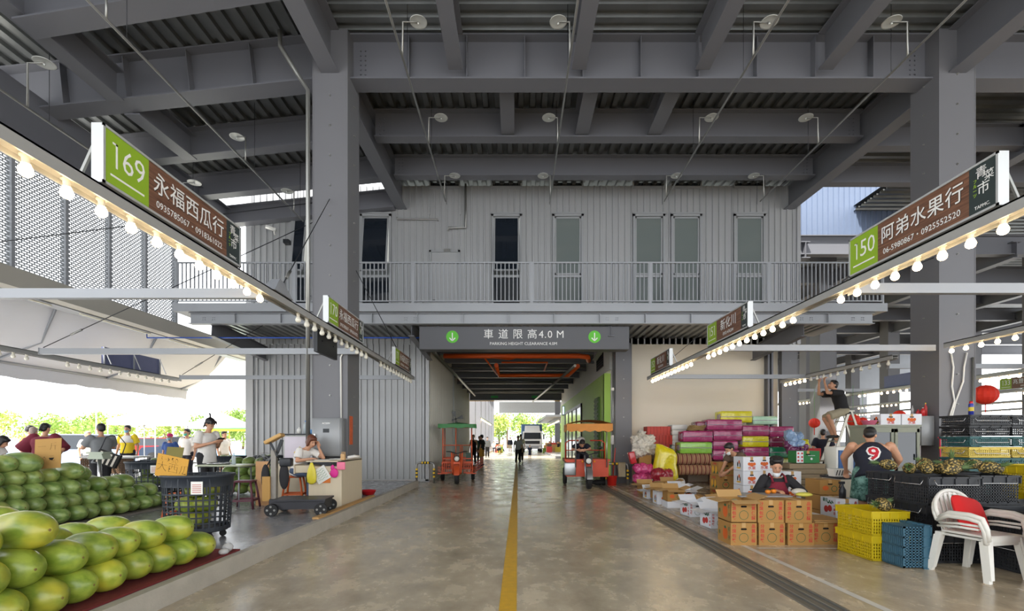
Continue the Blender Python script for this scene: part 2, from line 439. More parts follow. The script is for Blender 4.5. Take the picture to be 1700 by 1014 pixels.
for y in (17.6, 20.8, 24, 27.2, 30.4, 34, 38):
    beam('ceiling_beam', (9.9,y,8.1), (40,y,8.1), 0.7, 0.3, 'cross beam of the roof far back in the right hall', 0)['group'] = 'far roof beams'
for x in (10.4, 13.4, 18, 23, 28):
    beam('ceiling_beam', (x,17.4,7.95), (x,46,7.95), 0.6, 0.32, 'lengthwise beam of the roof far back in the right hall', 0)['group'] = 'far lengthwise roof beams'

# ---------------- ribbed wall, upper storey and ground floor
WY = 16.2
def ribbed(name, x0, x1, z0, z1, y, m_=None, holes=(), pitch=0.2, rib=0.04, pd=0.035, side=None):
    """vertical ribbed sheet facing -Y (or facing +-X when side is given) with rectangular holes"""
    m = MB(); xs = sorted(set([x0, x1]+[h[0] for h in holes]+[h[1] for h in holes]))
    def put(a0, a1, b0, b1):
        n = max(1, int(round((a1-a0)/pitch))); p = (a1-a0)/n; prof = []
        for i in range(n):
            a = a0+i*p
            prof += [(a, 0), (a+p-rib*1.6, 0), (a+p-rib*1.3, -pd), (a+p-rib*0.3, -pd)]
        prof.append((a1, 0))
        m.loft([[(q[0], y+q[1], z) for q in prof] for z in (b0, b1)], False, False, False, False)
    for a, b in zip(xs[:-1], xs[1:]):
        hs = sorted([(h[2], h[3]) for h in holes if h[0] <= a+1e-6 and h[1] >= b-1e-6])
        z = z0
        for h0, h1 in hs:
            if h0 > z: put(a, b, z, h0)
            z = h1
        if z < z1: put(a, b, z, z1)
    m.box(x0, x1, y+0.08, y+0.16, z0, z1) if not holes else None
    o = m.build(name, m_ or clad)
    return st(o)
def wx(px): return (px-VX)*WY/F
def wz(py): return CH+(VY-py)*WY/F
WIN = [(599,650),(816,866),(917,968),(1050,1103),(1113,1164),(1217,1269)]
zf = 4.95; ztop = wz(357)
holes = [(wx(a), wx(b), zf+0.1, ztop) for a, b in WIN]+[(wx(713), wx(764), zf, wz(416))]
holes += [(wx(485), wx(514), zf+0.1, ztop)]
small = [(wx(a), wx(b), wz(311), wz(303)) for a, b in [(713,764)]+WIN[1:]]
ribbed('wall_upper_back', -9.0, wx(1328), 4.6, 9.9, WY, holes=holes+small, pitch=0.212)
m = MB(); m.box(wx(1328)-0.12, wx(1328), WY-0.05, WY+0.1, 4.6, 9.9); m.box(-9.05, -8.85, WY-0.05, WY+0.1, 4.6, 9.9)
st(m.build('trim_wall_corner', clad))
ribbed('wall_skylight_side', 9.5, 14.5, 8.3, 11.9, 18.1, mat('blue_grey_cladding', (92,104,126), 0.5, 0, 0.05), pitch=0.2)
ribbed('wall_lower_left', -8.85, -2.97, 0.0, 4.6, WY, pitch=0.2, rib=0.05, pd=0.05)
m = MB(); m.box(-9.05, -8.80, WY-0.07, WY+0.1, 0, 4.6); m.box(-3.05, -2.93, WY-0.06, WY+0.05, 0, 4.6); m.box(-9.0, -2.95, WY-0.06, WY, 0.02, 0.09)
st(m.build('trim_lower_wall', clad))
m = MB(); m.box(3.74, 8.74, WY, WY+0.15, 0, 4.9); m.m = 1
st(m.build('wall_cream', cream))
m = MB(); m.box(8.28, 8.34, WY-0.25, WY, 0, 4.9); m.box(8.40, 8.46, WY-0.25, WY, 0, 4.9); m.box(8.28, 8.46, WY-0.14, WY-0.11, 0, 4.9)
st(m.build('trim_wall_post', steel), 'open steel channel post against the cream wall', 'post')
# side walls of the upper storey box
m = MB(); m.box(-9.0, -8.95, WY+0.1, 26, 4.6, 9.9); m.box(wx(1328)-0.05, wx(1328), WY+0.1, 26, 4.6, 9.9); st(m.build('wall_upper_sides', clad))
m = MB(); m.box(-9.0, 9.4, WY+1.2, WY+1.3, 4.9, 9.9); st(m.build('wall_room_behind_windows', mat('dim_office_wall', (120,124,124), 0.7)))
m = MB(); m.box(-9.0, -2.97, WY+0.2, 16.6, 0, 4.6); st(m.build('wall_lower_backing', clad_d))

# windows of the upper storey
frame_m = mat('window_frame_grey', (160,162,164), 0.4, 0.2, 0.04)
glass_m = mat('window_blind_glass', (112,120,118), 0.08, 0.0, 0.03, 1, spec=0.8)
glass_d = mat('window_dark_glass', (30,36,44), 0.05, 0.0, 0.2, 1, spec=0.8)
def window(i, x0, x1, z0, z1, dark=False, open_=False):
    fw = 0.07; y = WY
    m = MB()
    for a, b in ((x0, x0+fw), (x1-fw, x1)): m.box(a, b, y-0.09, y+0.06, z0, z1)
    m.box(x0, x1, y-0.09, y+0.06, z1-fw, z1); m.box(x0-0.02, x1+0.02, y-0.12, y+0.02, z1, z1+0.05)
    zt = wz(459); m.box(x0+fw, x1-fw, y-0.05, y+0.05, zt-0.04, zt+0.04)
    o = st(m.build('window_%d' % i, frame_m))
    m = MB(); m.box(x0+fw, x1-fw, y+0.02, y+0.03, z0, zt-0.04)
    m.build('pane', glass_d if dark else glass_m, o)
    s = MB(); a, b = x0+fw+0.01, x1-fw-0.01; h = z1-fw-0.01-(zt+0.05)
    for p, q in ((0, 0.05), (b-a-0.05, b-a)): s.box(a+p, a+q, -0.02, 0.02, -h, 0)
    s.box(a, b, -0.02, 0.02, -0.05, 0); s.box(a, b, -0.02, 0.02, -h, -h+0.05)
    so = s.build('sash', frame_m, o); so.location = (0, y-0.03, z1-fw-0.01)
    s = MB(); s.box(a+0.05, b-0.05, -0.004, 0.004, -h+0.05, -0.05)
    p = s.build('sash_pane', glass_d if dark else glass_m, so)
    if open_: so.rotation_euler = (-0.16, 0, 0)
    return o
for i, (a, b) in enumerate(WIN): window(i+1, wx(a), wx(b), zf+0.1, ztop, dark=(i < 2), open_=(i < 2))
window(7, wx(485), wx(514), zf+0.1, ztop, True, True)
for i, (x0, x1, z0, z1) in enumerate(small):
    m = MB(); m.box(x0, x1, WY-0.1, WY+0.05, z0-0.06, z0); m.box(x0, x0+0.04, WY-0.06, WY, z0, z1); m.box(x1-0.04, x1, WY-0.06, WY, z0, z1)
    o = st(m.build('window_%d' % (8+i), frame_m)); m = MB(); m.box(x0, x1, WY+0.01, WY+0.02, z0, z1); m.build('pane', glass_d, o)
    m = MB()
    for x in (x0, x1): m.box(x-0.02, x+0.02, WY-0.05, WY, ztop, z0-0.06)
    m.build('side_trim', clad, o)
# balcony door
x0, x1, z1 = wx(713), wx(764), wz(416)
m = MB()
for a, b in ((x0, x0+0.07), (x1-0.07, x1)): m.box(a, b, WY-0.07, WY+0.05, zf, z1)
m.box(x0, x1, WY-0.07, WY+0.05, z1-0.07, z1)
d = st(m.build('door_1', frame_m))
m = MB(); m.box(x0+0.07, x1-0.07, WY-0.02, WY+0.03, zf, z1-0.07); lf = m.build('door_leaf', clad, d)
m = MB(); m.cyl((x0+0.2, WY-0.02, zf+1.1), (x0+0.2, WY-0.08, zf+1.1), 0.02); m.box(x0+0.12, x0+0.22, WY-0.09, WY-0.07, zf+1.09, zf+1.12); m.build('handle', dark_m, lf)
m = MB(); m.box((x0+x1)/2-0.02, (x0+x1)/2+0.2, WY-0.12, WY-0.06, z1-0.06, z1+0.02); m.build('door_closer', zinc, d)

# ---------------- balcony
BY, BZ = 13.0, 5.07
m = MB(); m.box(-9.25, 9.95, BY, WY, BZ-0.21, BZ-0.02); m.m = 0
m.box(-9.25, 9.95, BY-0.02, BY+0.02, BZ-0.22, BZ)
st(m.build('floor_balcony_slab', steel_lt))
m = MB(); ibeam(m, (-8.9,BY+0.2,4.55), (9.7,BY+0.2,4.55), 0.3, 0.2, 0.02, 0.015, 1.28)
for x in (-8.4,-2.9,2.6,7.9,9.3): perp_bolts(m, (x-0.13,BY+0.19,4.7), 2, 2, 0.06, 0.06, (1,0,0), (0,0,1), (0,-1,0), 0.012); perp_bolts(m, (x+0.13,BY+0.19,4.7), 2, 2, 0.06, 0.06, (1,0,0), (0,0,1), (0,-1,0), 0.012)
st(m.build('trim_balcony_beam', steel_lt), 'slim steel edge beam under the balcony slab', 'beam')
for i, x in enumerate((-8.4,-2.9,2.6,7.9)):
    m = MB(); ibeam(m, (x,BY+0.3,4.05+0.2), (x,WY,4.05), 0.45, 0.16, 0.02, 0.012)
    st(m.build('balcony_bracket', steel), ['leftmost','second','third','rightmost'][i]+' of the four brackets holding up the balcony', 'bracket', 'balcony brackets')
deckm = MB()
a = -9.0; prof = []
while a < 9.4: prof += [(a,0),(a+0.1,0),(a+0.13,0.05),(a+0.21,0.05)]; a += 0.24
deckm.loft([[(p[0], y, 4.78+p[1]) for p in prof] for y in (BY+0.3, WY)], False, False, False, False); st(deckm.build('ceiling_under_balcony', galv))
def railing(x0, x1, label):
    t = thing('balcony_railing', label, 'railing', (x0, BY+0.06, BZ), 0, 'balcony railings'); l = x1-x0
    m = MB(); m.box(0, l, -0.025, 0.025, 1.09, 1.13); m.build('top_rail', steel_lt, t)
    m = MB(); m.box(0, l, -0.02, 0.02, 0.06, 0.09); m.build('bottom_rail', steel_lt, t)
    m = MB(); n = int(l/0.107)
    for i in range(n): x = l*(i+0.5)/n; m.box(x-0.011, x+0.011, -0.018, 0.018, 0.09, 1.09)
    m.build('baluster_panel', steel_lt, t)
    for x in (0.02, l-0.02):
        m = MB(); m.box(x-0.02, x+0.02, -0.025, 0.025, -0.02, 1.09); m.build('post', steel_lt, t)
xs = [-9.2, -6.0, -2.8, 0.4, 3.6, 6.8, 9.9]
nm = ['leftmost','second from left','third from left','fourth from left','fifth from left','rightmost']
for i in range(6): railing(xs[i], xs[i+1], nm[i]+' section of grey picket railing along the balcony')
# pipes on the upper wall
def pipe(name, pts, r, mt, label, cat='pipe', n=8, group=None):
    m = MB(); m.tube(pts, r, n); return tag(m.build(name, mt), label, cat, group)
y = WY-0.12
pipe('wall_pipe', [W(560,328,y),W(648,328,y)], 0.022, zinc, 'thin horizontal conduit on ribbed wall left of the long beam')
pipe('wall_pipe', [W(659,360,y),W(659,363,y),W(662,363.5,y),W(727,363.5,y),W(727,367,y)], 0.022, zinc, 'short horizontal conduit on ribbed wall above the balcony door')
pipe('wall_pipe', [W(773,305,y),W(773,378,y),W(744,378,y),W(744,383,y)], 0.035, zinc, 'bent white drain pipe on ribbed wall right of the balcony door')
# ================================================================ passage under the building
ribbed_side_m = clad_d
def ribside(name, x, y0, y1, z0, z1, sgn, m_=None, pitch=0.2, pd=0.035):
    m = MB(); n = int((y1-y0)/pitch); prof = []
    for i in range(n):
        a = y0+i*pitch; prof += [(a,0),(a+pitch*0.68,0),(a+pitch*0.74,pd),(a+pitch*0.94,pd)]
    prof.append((y1,0))
    m.loft([[(x+sgn*q[1], q[0], z) for q in prof] for z in (z0, z1)], False, False, False, False)
    m.box(x-sgn*0.12, x-sgn*0.02, y0, y1, z0, z1)
    return st(m.build(name, m_ or clad_d))
ribside('wall_passage_left', -2.97, 16.2, 22.3, 0, 5.0, 1)
ribside('wall_passage_left_rear', -3.35, 22.3, 34, 0, 5.0, 1)
m = MB(); m.box(-3.4, -2.9, 22.3, 22.4, 0, 5.0); st(m.build('trim_passage_return', clad))
m = MB(); m.box(3.1, 3.2, 17.2, 34, 0, 3.76); m.box(3.1, 3.42, 17.15, 17.35, 0, 3.76); gw = st(m.build('wall_green', green_w))
m = MB(); m.box(3.12, 3.25, 16.3, 34, 3.76, 5.0); m.box(3.2, 8.7, 16.36, 16.5, 0, 5.0); st(m.build('wall_passage_right', mat('pale_grey_wall',(206,206,202),0.6)))
m = MB(); lattice(m, (3.10,17.4,4.05), (0,1.4,0), (0,0,0.5), 14, 5, 0.02, 0.02); m.box(3.105,3.115,17.4,18.8,4.05,4.55); tag(m.build('wall_grille', dark_m), 'black ventilation grille high on wall above the green paint', 'grille')
# dark framed windows in the green wall
m = MB()
y = 23.0
for yy in (23.0, 24.9, 26.8, 28.7, 30.6): m.box(3.04, 3.1, yy, yy+0.16, 0, 3.1)
m.box(3.04, 3.1, 23, 30.7, 3.0, 3.14)
o = st(m.build('window_20', dark_m)); m = MB(); m.box(3.07, 3.09, 23.0, 30.7, 0, 3.0); m.build('pane', mat('pale_glass', (170,185,190), 0.1, 0, 0.2, 0.4), o)
m = MB(); m.box(3.03, 3.09, 18.0, 18.9, 0.2, 3.0)
for i in range(18): m.box(3.0, 3.04, 18.05, 18.85, 0.3+i*0.15, 0.38+i*0.15)
st(m.build('door_2', mat('dark_green_louvre', (70,96,40), 0.6)))
m = MB(); m.box(2.95, 3.08, 31.3, 31.9, 3.0, 3.6); o = m.build('wall_monitor', dark_m); tag(o, 'small bright wall monitor above the dark windows of the green wall', 'monitor'); m = MB(); m.box(2.97,3.06,31.28,31.3,3.05,3.55); m.build('screen', glow('pale_screen', (190,215,235), 1.2), o)
deck('ceiling_passage', -3.4, 3.3, 16.3, 34, 'x', lambda x: 5.02)
for i, y in enumerate((17.6, 19.6, 21.8, 24.2, 26.8, 29.4, 32)):
    beam('ceiling_passage_beam', (-3.3,y,4.5), (3.2,y,4.5), 0.5, 0.2, 'cross beam under the ceiling of the covered passage', 0)['group'] = 'passage ceiling beams'
beam('ceiling_passage_beam', (-3.3,33.9,4.18), (3.2,33.9,4.18), 0.8, 0.3, 'last beam at the far end of the covered passage')
m = MB(); m.box(-3.35, 3.1, 33.9, 34.1, 4.12, 4.16); st(m.build('trim_passage_end', yl))
for x in (-1.55, 1.3):
    m = MB(); m.box(x-0.25, x+0.25, 33.6, 33.66, 4.32, 4.46); tag(m.build('exit_sign', glow('green_exit', (24,110,44), 0.08)), ('left' if x < 0 else 'right')+' small green lit sign under the far beam of the passage', 'sign')
op = lambda pts, r, lab: pipe('fire_pipe', pts, r, orange_pipe, lab, 'pipe', 10, 'orange fire pipes')
op([(-2.6,17.2,4.38),(2.2,17.2,4.38),(2.55,17.4,4.38),(2.7,18.2,4.38)], 0.09, 'thick orange pipe crossing the passage ceiling just behind the clearance sign')
op([(-2.0,18.0,4.6),(-0.3,19.2,4.62),(0.4,18.0,4.6)], 0.06, 'bent orange pipe above the thick crossing pipe')
op([(-0.8,18.8,4.3),(-0.8,21.4,4.25),(2.3,21.4,4.25),(2.4,19,4.3)], 0.085, 'orange pipe loop farther down the passage ceiling')
op([(-0.6,19.0,4.44),(1.2,19.0,4.44),(1.2,21.2,4.44)], 0.035, 'thin orange branch pipe in the middle of the passage ceiling')
op([(-1.2,17.6,4.42),(-0.85,20.8,4.2)], 0.03, 'thin rust coloured pipe slanting across the passage ceiling')
pipe('ceiling_pipe', [(2.0,16.6,3.95),(1.1,33,4.0)] , 0.05, zinc, 'long pale pipe slanting down the right of the passage ceiling')
pipe('ceiling_pipe', [(-2.85,16.6,4.42),(-2.85,33,4.42)] , 0.06, zinc, 'long pipe running along the left of the passage ceiling')
for i, y in enumerate((20.5, 25.5, 30.5)):
    pipe('ceiling_pipe', [(-2.8,y,4.455),(2.9,y,4.455)], 0.035, zinc, ['nearest','middle','farthest'][i]+' of three thin grey pipes crossing the passage')

# ---------------- clearance sign
t = thing('clearance_sign', 'long charcoal height clearance board over the passage mouth with two green arrows', 'sign', (0,13.35,0))
X0, X1, Z0, Z1 = -2.69, 3.10, 3.90, 4.53
m = MB(); m.box(X0, X1, 0, 0.42, Z0, Z1); m.build('board', dark_sign, t)
m = MB(); zc = 1.4+(VY-555.5)*13.35/F
[m.text(ch, 0.285, TM(((px-VX)*13.35/F, -0.004, zc), (1,0,0), (0,0,1)), 0.001) for ch, px in zip('車道限高4.0M', (811,835.5,859.5,883.5,898.5,905.5,913,930))]
m.text('PARKING HEIGHT CLEARANCE 4.0M', 0.115, TM(((869-VX)*13.35/F, -0.004, 1.4+(VY-570.5)*13.35/F), (1,0,0), (0,0,1)), 0.001)
m.build('lettering', white_ink, t)
gcirc = mat('bright_green_disc', (88,186,40), 0.5, 0, 0.02)
for px in (751, 987):
    cx = (px-VX)*13.35/F; cz = 1.4+(VY-559)*13.35/F
    m = MB(); m.cyl((cx,0,cz), (cx,-0.008,cz), 0.17, n=32); c = m.build('arrow_disc', gcirc, t)
    m = MB(); m.box(cx-0.014, cx+0.014, -0.014, -0.008, cz-0.10, cz+0.11)
    m.bar((cx,-0.011,cz-0.11), (cx-0.08,-0.011,cz-0.03), 0.006, 0.03, (0,0,1)); m.bar((cx,-0.011,cz-0.11), (cx+0.08,-0.011,cz-0.03), 0.006, 0.03, (0,0,1)); m.build('arrow', white_ink, c)
for x in (-2.2, 0.2, 2.6):
    m = MB(); m.box(x-0.04, x+0.04, 0.1, 0.2, Z1, 4.8); m.build('hanger', steel, t)

# ================================================================ screen, awning on the left
m_, nt, b = nodes('expanded_metal_screen')
tc = N(nt,'ShaderNodeTexCoord'); mp = N(nt,'ShaderNodeMapping'); mp.inputs['Rotation'].default_value = (0, 0, 0)
sx = N(nt,'ShaderNodeSeparateXYZ'); cx = N(nt,'ShaderNodeCombineXYZ'); nt.links.new(tc.outputs['Object'], sx.inputs[0])
nt.links.new(sx.outputs['Y'], cx.inputs['X']); nt.links.new(sx.outputs['Z'], cx.inputs['Y'])
bk = N(nt,'ShaderNodeTexBrick'); bk.inputs['Scale'].default_value = 1.0; bk.inputs['Brick Width'].default_value = 0.105; bk.inputs['Row Height'].default_value = 0.05; bk.inputs['Mortar Size'].default_value = 0.0115; bk.inputs['Mortar Smooth'].default_value = 0.0
nt.links.new(cx.outputs[0], bk.inputs['Vector']); nt.links.new(bk.outputs['Fac'], b.inputs['Alpha'])
b.inputs['Base Color'].default_value = (*L((178,182,186)), 1); b.inputs['Metallic'].default_value = 0.3; b.inputs['Roughness'].default_value = 0.4
screen_m = m_
t = thing('screen_wall', 'expanded metal screen with upright posts high on the open left side', 'screen', (-10.05, 0, 0))
for i in range(8):
    y0 = 14.2-1.15*(i+1)
    m = MB(); m.box(-0.006, 0.006, y0+0.03, y0+1.12, 4.82, 7.0); m.build('mesh_panel', screen_m, t)
    m = MB(); m.box(-0.06, 0.06, y0-0.035, y0+0.035, 4.8, 7.05); m.build('post', steel_lt, t)
m = MB(); m.box(-0.06, 0.06, 14.17, 14.25, 4.8, 7.05); m.build('post', steel_lt, t)
m = MB(); m.box(-10.15,-10.02,3.0,14.3,7.05,8.6); st(m.build('wall_screen_fascia', steel))
beige = mat('beige_grey_beam', (176,172,162), 0.5, 0, 0.04, 2)
m = MB(); m.box(-10.25, -9.9, 3, 18.5, 4.42, 4.8); st(m.build('trim_awning_beam', beige), 'long beige beam under the metal screen', 'beam')
m = MB(); m.box(-10.6, -10.25, 3, 18.5, 4.40, 4.46); m.box(-11.0, -10.9, 3, 18.5, 4.5, 4.62); st(m.build('trim_awning_edge', steel_lt), 'white steel tube that carries the awning', 'beam')
for i in range(4):
    m = MB(); m.cyl((-10.3, 5.6+i*2.9, 4.37), (-10.3, 7.8+i*2.9, 4.37), 0.018); tag(m.build('ceiling_strip_lamp', mat('lamp_tube', (245,240,220), 0.3)), ['nearest','second','third','farthest'][i]+' thin lamp tube under the long awning beam', 'lamp')
fab = mat('grey_white_awning_fabric', (212,213,218), 0.85, 0, 0.04, 1.5, bump=0.15, bscale=2)
t = thing('awning', 'big pale fabric awning sloping out over the left side of the platform', 'awning', (-10.9,3,4.55))
m = MB(); R = []
for i in range(31):
    y = 15.2*i/30; ring = []
    for j in range(9):
        u = j/8; x = -1.5*u; z = -1.27*u-0.10*sin(pi*u)+0.05*sin(y*2.4+u)*sin(pi*u)
        ring.append((x, y, z))
    R.append(ring)
m.loft(R, False, False, False, True); m.build('fabric', fab, t)
m = MB()
m.loft([[(-1.5, 15.2*i/40, -1.27), (-1.52+0.02*sin(i*1.7), 15.2*i/40, -1.62+0.02*sin(i*2.3))] for i in range(41)], False, False, False, True); m.build('valance', fab, t)
m = MB(); m.cyl((-1.5,0,-1.27),(-1.5,15.2,-1.27),0.045); m.build('front_bar', steel_lt, t)
for y in (2.0,5.2,8.4,11.6,14.8):
    m = MB(); m.tube([(0.05,y,-0.02),(-0.8,y+0.5,-0.75),(-1.45,y,-1.3)], 0.03, 8); m.build('folding_arm', steel_lt, t)

# ================================================================ light rails
bulb_on = glow('warm_bulb_glow', (255,222,170), 17.0)
bulb_far = glow('warm_bulb_glow_far', (255,222,170), 9.0)
bulb_off = mat('frosted_bulb_off', (232,228,214), 0.35, 0, 0.02)
socket_m = mat('white_socket', (225,220,205), 0.5, 0, 0.02)
rail_m = mat('rail_grey_metal', (165,165,163), 0.4, 0.2, 0.04, 3)
def bulb_proto(mt, nm):
    m = MB(); m.lathe([(0.0,0),(0.036,0),(0.036,-0.014),(0.024,-0.02),(0.021,-0.055),(0.026,-0.062)], n=12, cap0=False)
    s = m.build('socket', socket_m)
    m = MB(); m.lathe([(0.02,-0.058),(0.026,-0.068),(0.036,-0.088),(0.040,-0.106),(0.034,-0.126),(0.02,-0.139),(0.001,-0.143)], n=14)
    b_ = m.build('bulb', mt, s)
    return s, b_
_B = {}
def rail(x, y0, y1, groups, label, z=3.20, cat_group='light rails', right=True):
    t = thing('light_rail', label, 'light rail', (x, y0, z), 0, cat_group)
    m = MB(); l = y1-y0
    m.box(-0.07, 0.07, 0, l, 0.085, 0.10); m.box(-0.07, -0.055, 0, l, 0, 0.1); m.box(0.055, 0.07, 0, l, 0, 0.1); m.box(-0.055, 0.055, 0, l, 0.03, 0.045)
    m.build('housing', rail_m, t)
    for (a, b, mt) in groups:
        n = int(round((b-a)/0.283))
        for i in range(n+1):
            y = a+(b-a)*i/n
            if mt.name not in _B: s, q = bulb_proto(mt, ''); _B[mt.name] = (s, q); s.parent = t
            else:
                s0, q0 = _B[mt.name]; s = s0.copy(); COL.objects.link(s); s.parent = t; q = q0.copy(); COL.objects.link(q); q.parent = s
            s.location = (0, y-y0, 0.03)
    return t
on, off, far_ = bulb_on, bulb_off, bulb_far
rail(-3.15, 1.2, 14.6, [(2.82,5.93,on),(6.97,10.1,off),(11.2,14.4,off)], 'long light rail over the platform edge carrying stall signs 169, 170 and 171')
rail(4.0, 1.2, 14.6, [(2.84,5.97,on),(7.0,10.1,on),(11.1,14.25,on)], 'long light rail over the right stalls carrying signs 150, 151 and 152')
rail(-10.4, 6.5, 14.9, [(7.0,10.26,off),(11.2,14.45,off)], 'unlit light rail out under the awning at the far left')
rail(8.45, 3.0, 9.5, [(3.6,6.0,on),(7.0,9.4,on)], 'short lit light rail ending at the right big column')
rail(8.45, 10.8, 15.4, [(11.0,13.9,off),(14.2,15.2,on)], 'light rail behind the right big column that the man on the ladder is fixing')
rail(13.6, 10.0, 27.0, [(12.0,15.0,far_),(16.0,19.2,far_),(20.2,23.5,far_),(24,26.8,far_)], 'third light rail from the roadway in the right hall')
rail(18.8, 13.0, 32.0, [(15,18.2,far_),(19.2,22.4,far_),(23.4,26.6,far_),(28,31,far_)], 'fourth light rail from the roadway in the right hall')
rail(24.0, 16.0, 36.0, [(17,20,far_),(21,24.4,far_),(26,29,far_),(31,35,far_)], 'fifth light rail from the roadway in the right hall')
rail(30.0, 20.0, 42.0, [(22,26,far_),(28,32,far_),(34,40,far_)], 'outermost light rail deep in the right hall')
rail(-3.0, 40.0, 62.0, [(41,44.5,far_),(46,49.5,far_),(51,56,far_)], 'lit light rail on the left beyond the passage')
rail(3.9, 44.0, 62.0, [(45,49.5,far_),(51,55.5,far_),(57,61,far_)], 'lit light rail on the right beyond the passage')
def crosstube(x0, x1, y, z, label, h=0.12):
    m = MB(); m.box(x0, x1, y-0.04, y+0.04, z-h/2, z+h/2); m.box(x0-0.01, x0, y-0.05, y+0.05, z-h/2-0.01, z+h/2+0.01)
    return tag(m.build('cross_tube', steel_lt), label, 'steel tube', 'cross tubes')
crosstube(-12.1, -3.23, 6.1, 3.24, 'nearest of the three left cross tubes, under sign 169')
crosstube(-9.8, -3.3, 9.96, 3.22, 'middle left cross tube ending at the left big column')
crosstube(-9.8, -3.23, 14.1, 3.22, 'farthest left cross tube in front of the ribbed wall')
crosstube(4.08, 14, 5.9, 3.24, 'nearest right cross tube passing in front of the right big column')
crosstube(4.08, 8.37, 9.7, 3.24, 'middle right cross tube ending at the right big column')
crosstube(4.08, 8.7, 14.1, 3.24, 'farthest right cross tube in front of the cream wall')
crosstube(9.6, 24, 12.5, 3.3, 'cross tube in the right hall just beyond the right big column')
crosstube(9.3, 30, 19.5, 3.4, 'cross tube in the right hall farther back')
def stay(p0, p1, label):
    p0, p1 = Vector(p0), Vector(p1); m = MB(); m.tube([p0, p1], 0.009, 6)
    o = m.build('stay_rod', dark_m); tag(o, label, 'stay rod', 'stay rods')
    q = p1+(p0-p1)*0.1; m = MB(); m.cyl(q, q+(p0-p1).normalized()*0.25, 0.022, n=8); m.build('turnbuckle', zinc, o)
stay((-3.86,9.97,6.36), (-3.15,6.4,3.36), 'dark stay rod from left column down to the light rail near sign 170')
stay((-4.24,10.1,6.35), (-9.8,7.6,4.3), 'long stay rod from left column out to the metal screen')
stay((-4.24,10.1,5.95), (-9.75,9.96,3.3), 'stay rod from left column down to the end of the middle left tube')
stay((-6.0,14.1,5.6), (-9.75,14.1,3.3), 'stay rod from balcony down to the end of the farthest left tube')
stay((8.7,10.1,6.3), (4.0,5.95,3.34), 'long stay rod from right column down to the rail by sign 150')
stay((8.7,10.1,5.2), (4.0,9.7,3.34), 'stay rod from right column down to the rail by sign 151')
stay((6.2,14.1,5.2), (4.0,14.1,3.34), 'stay rod down to the rail by sign 152')
stay((-3.42,10.3,5.0), (-3.12,14.1,3.34), 'stay rod from left column down to the rail by sign 171')
m = MB(); m.add([(-0.1,-0.25,0),(0.1,-0.25,0),(0.1,0.25,0),(-0.1,0.25,0),(-0.05,-0.03,0.2),(0.05,-0.03,0.2),(0.05,0.06,0.2),(-0.05,0.06,0.2)], [(0,3,2,1),(4,5,6,7),(0,1,5,4),(1,2,6,5),(2,3,7,6),(3,0,4,7)], False)
o = m.build('rail_bracket', steel_lt); o.location = (-3.15,6.35,3.3); tag(o, 'grey gusset bracket where the stay rod meets the left light rail', 'bracket')

# ---------------- stall signs
def wood_mat():
    m, nt, b = nodes('sign_wood_planks')
    tc = N(nt,'ShaderNodeTexCoord'); mp = N(nt,'ShaderNodeMapping'); mp.inputs['Scale'].default_value = (1,1.2,26)
    nz = N(nt,'ShaderNodeTexNoise'); nz.inputs['Scale'].default_value = 2.2; nz.inputs['Detail'].default_value = 5
    nt.links.new(tc.outputs['Object'], mp.inputs['Vector']); nt.links.new(mp.outputs['Vector'], nz.inputs['Vector'])
    r = N(nt,'ShaderNodeValToRGB'); r.color_ramp.elements[0].position = 0.3; r.color_ramp.elements[0].color = (*L((74,48,36)),1); r.color_ramp.elements[1].position = 0.7; r.color_ramp.elements[1].color = (*L((134,94,72)),1)
    nt.links.new(nz.outputs['Fac'], r.inputs['Fac']); nt.links.new(r.outputs['Color'], b.inputs['Base Color']); b.inputs['Roughness'].default_value = 0.5
    return m
wood_s = wood_mat()
lime = mat('lime_green_panel', (138,172,38), 0.5, 0, 0.02)
logo_bg = mat('dark_teal_panel', (44,54,54), 0.5, 0, 0.03)
logo_g = mat('lime_ink', (160,200,50), 0.5, 0, 0.01)
shadow_ink = mat('dark_lettering_edge', (44,30,24), 0.6, 0, 0.01)
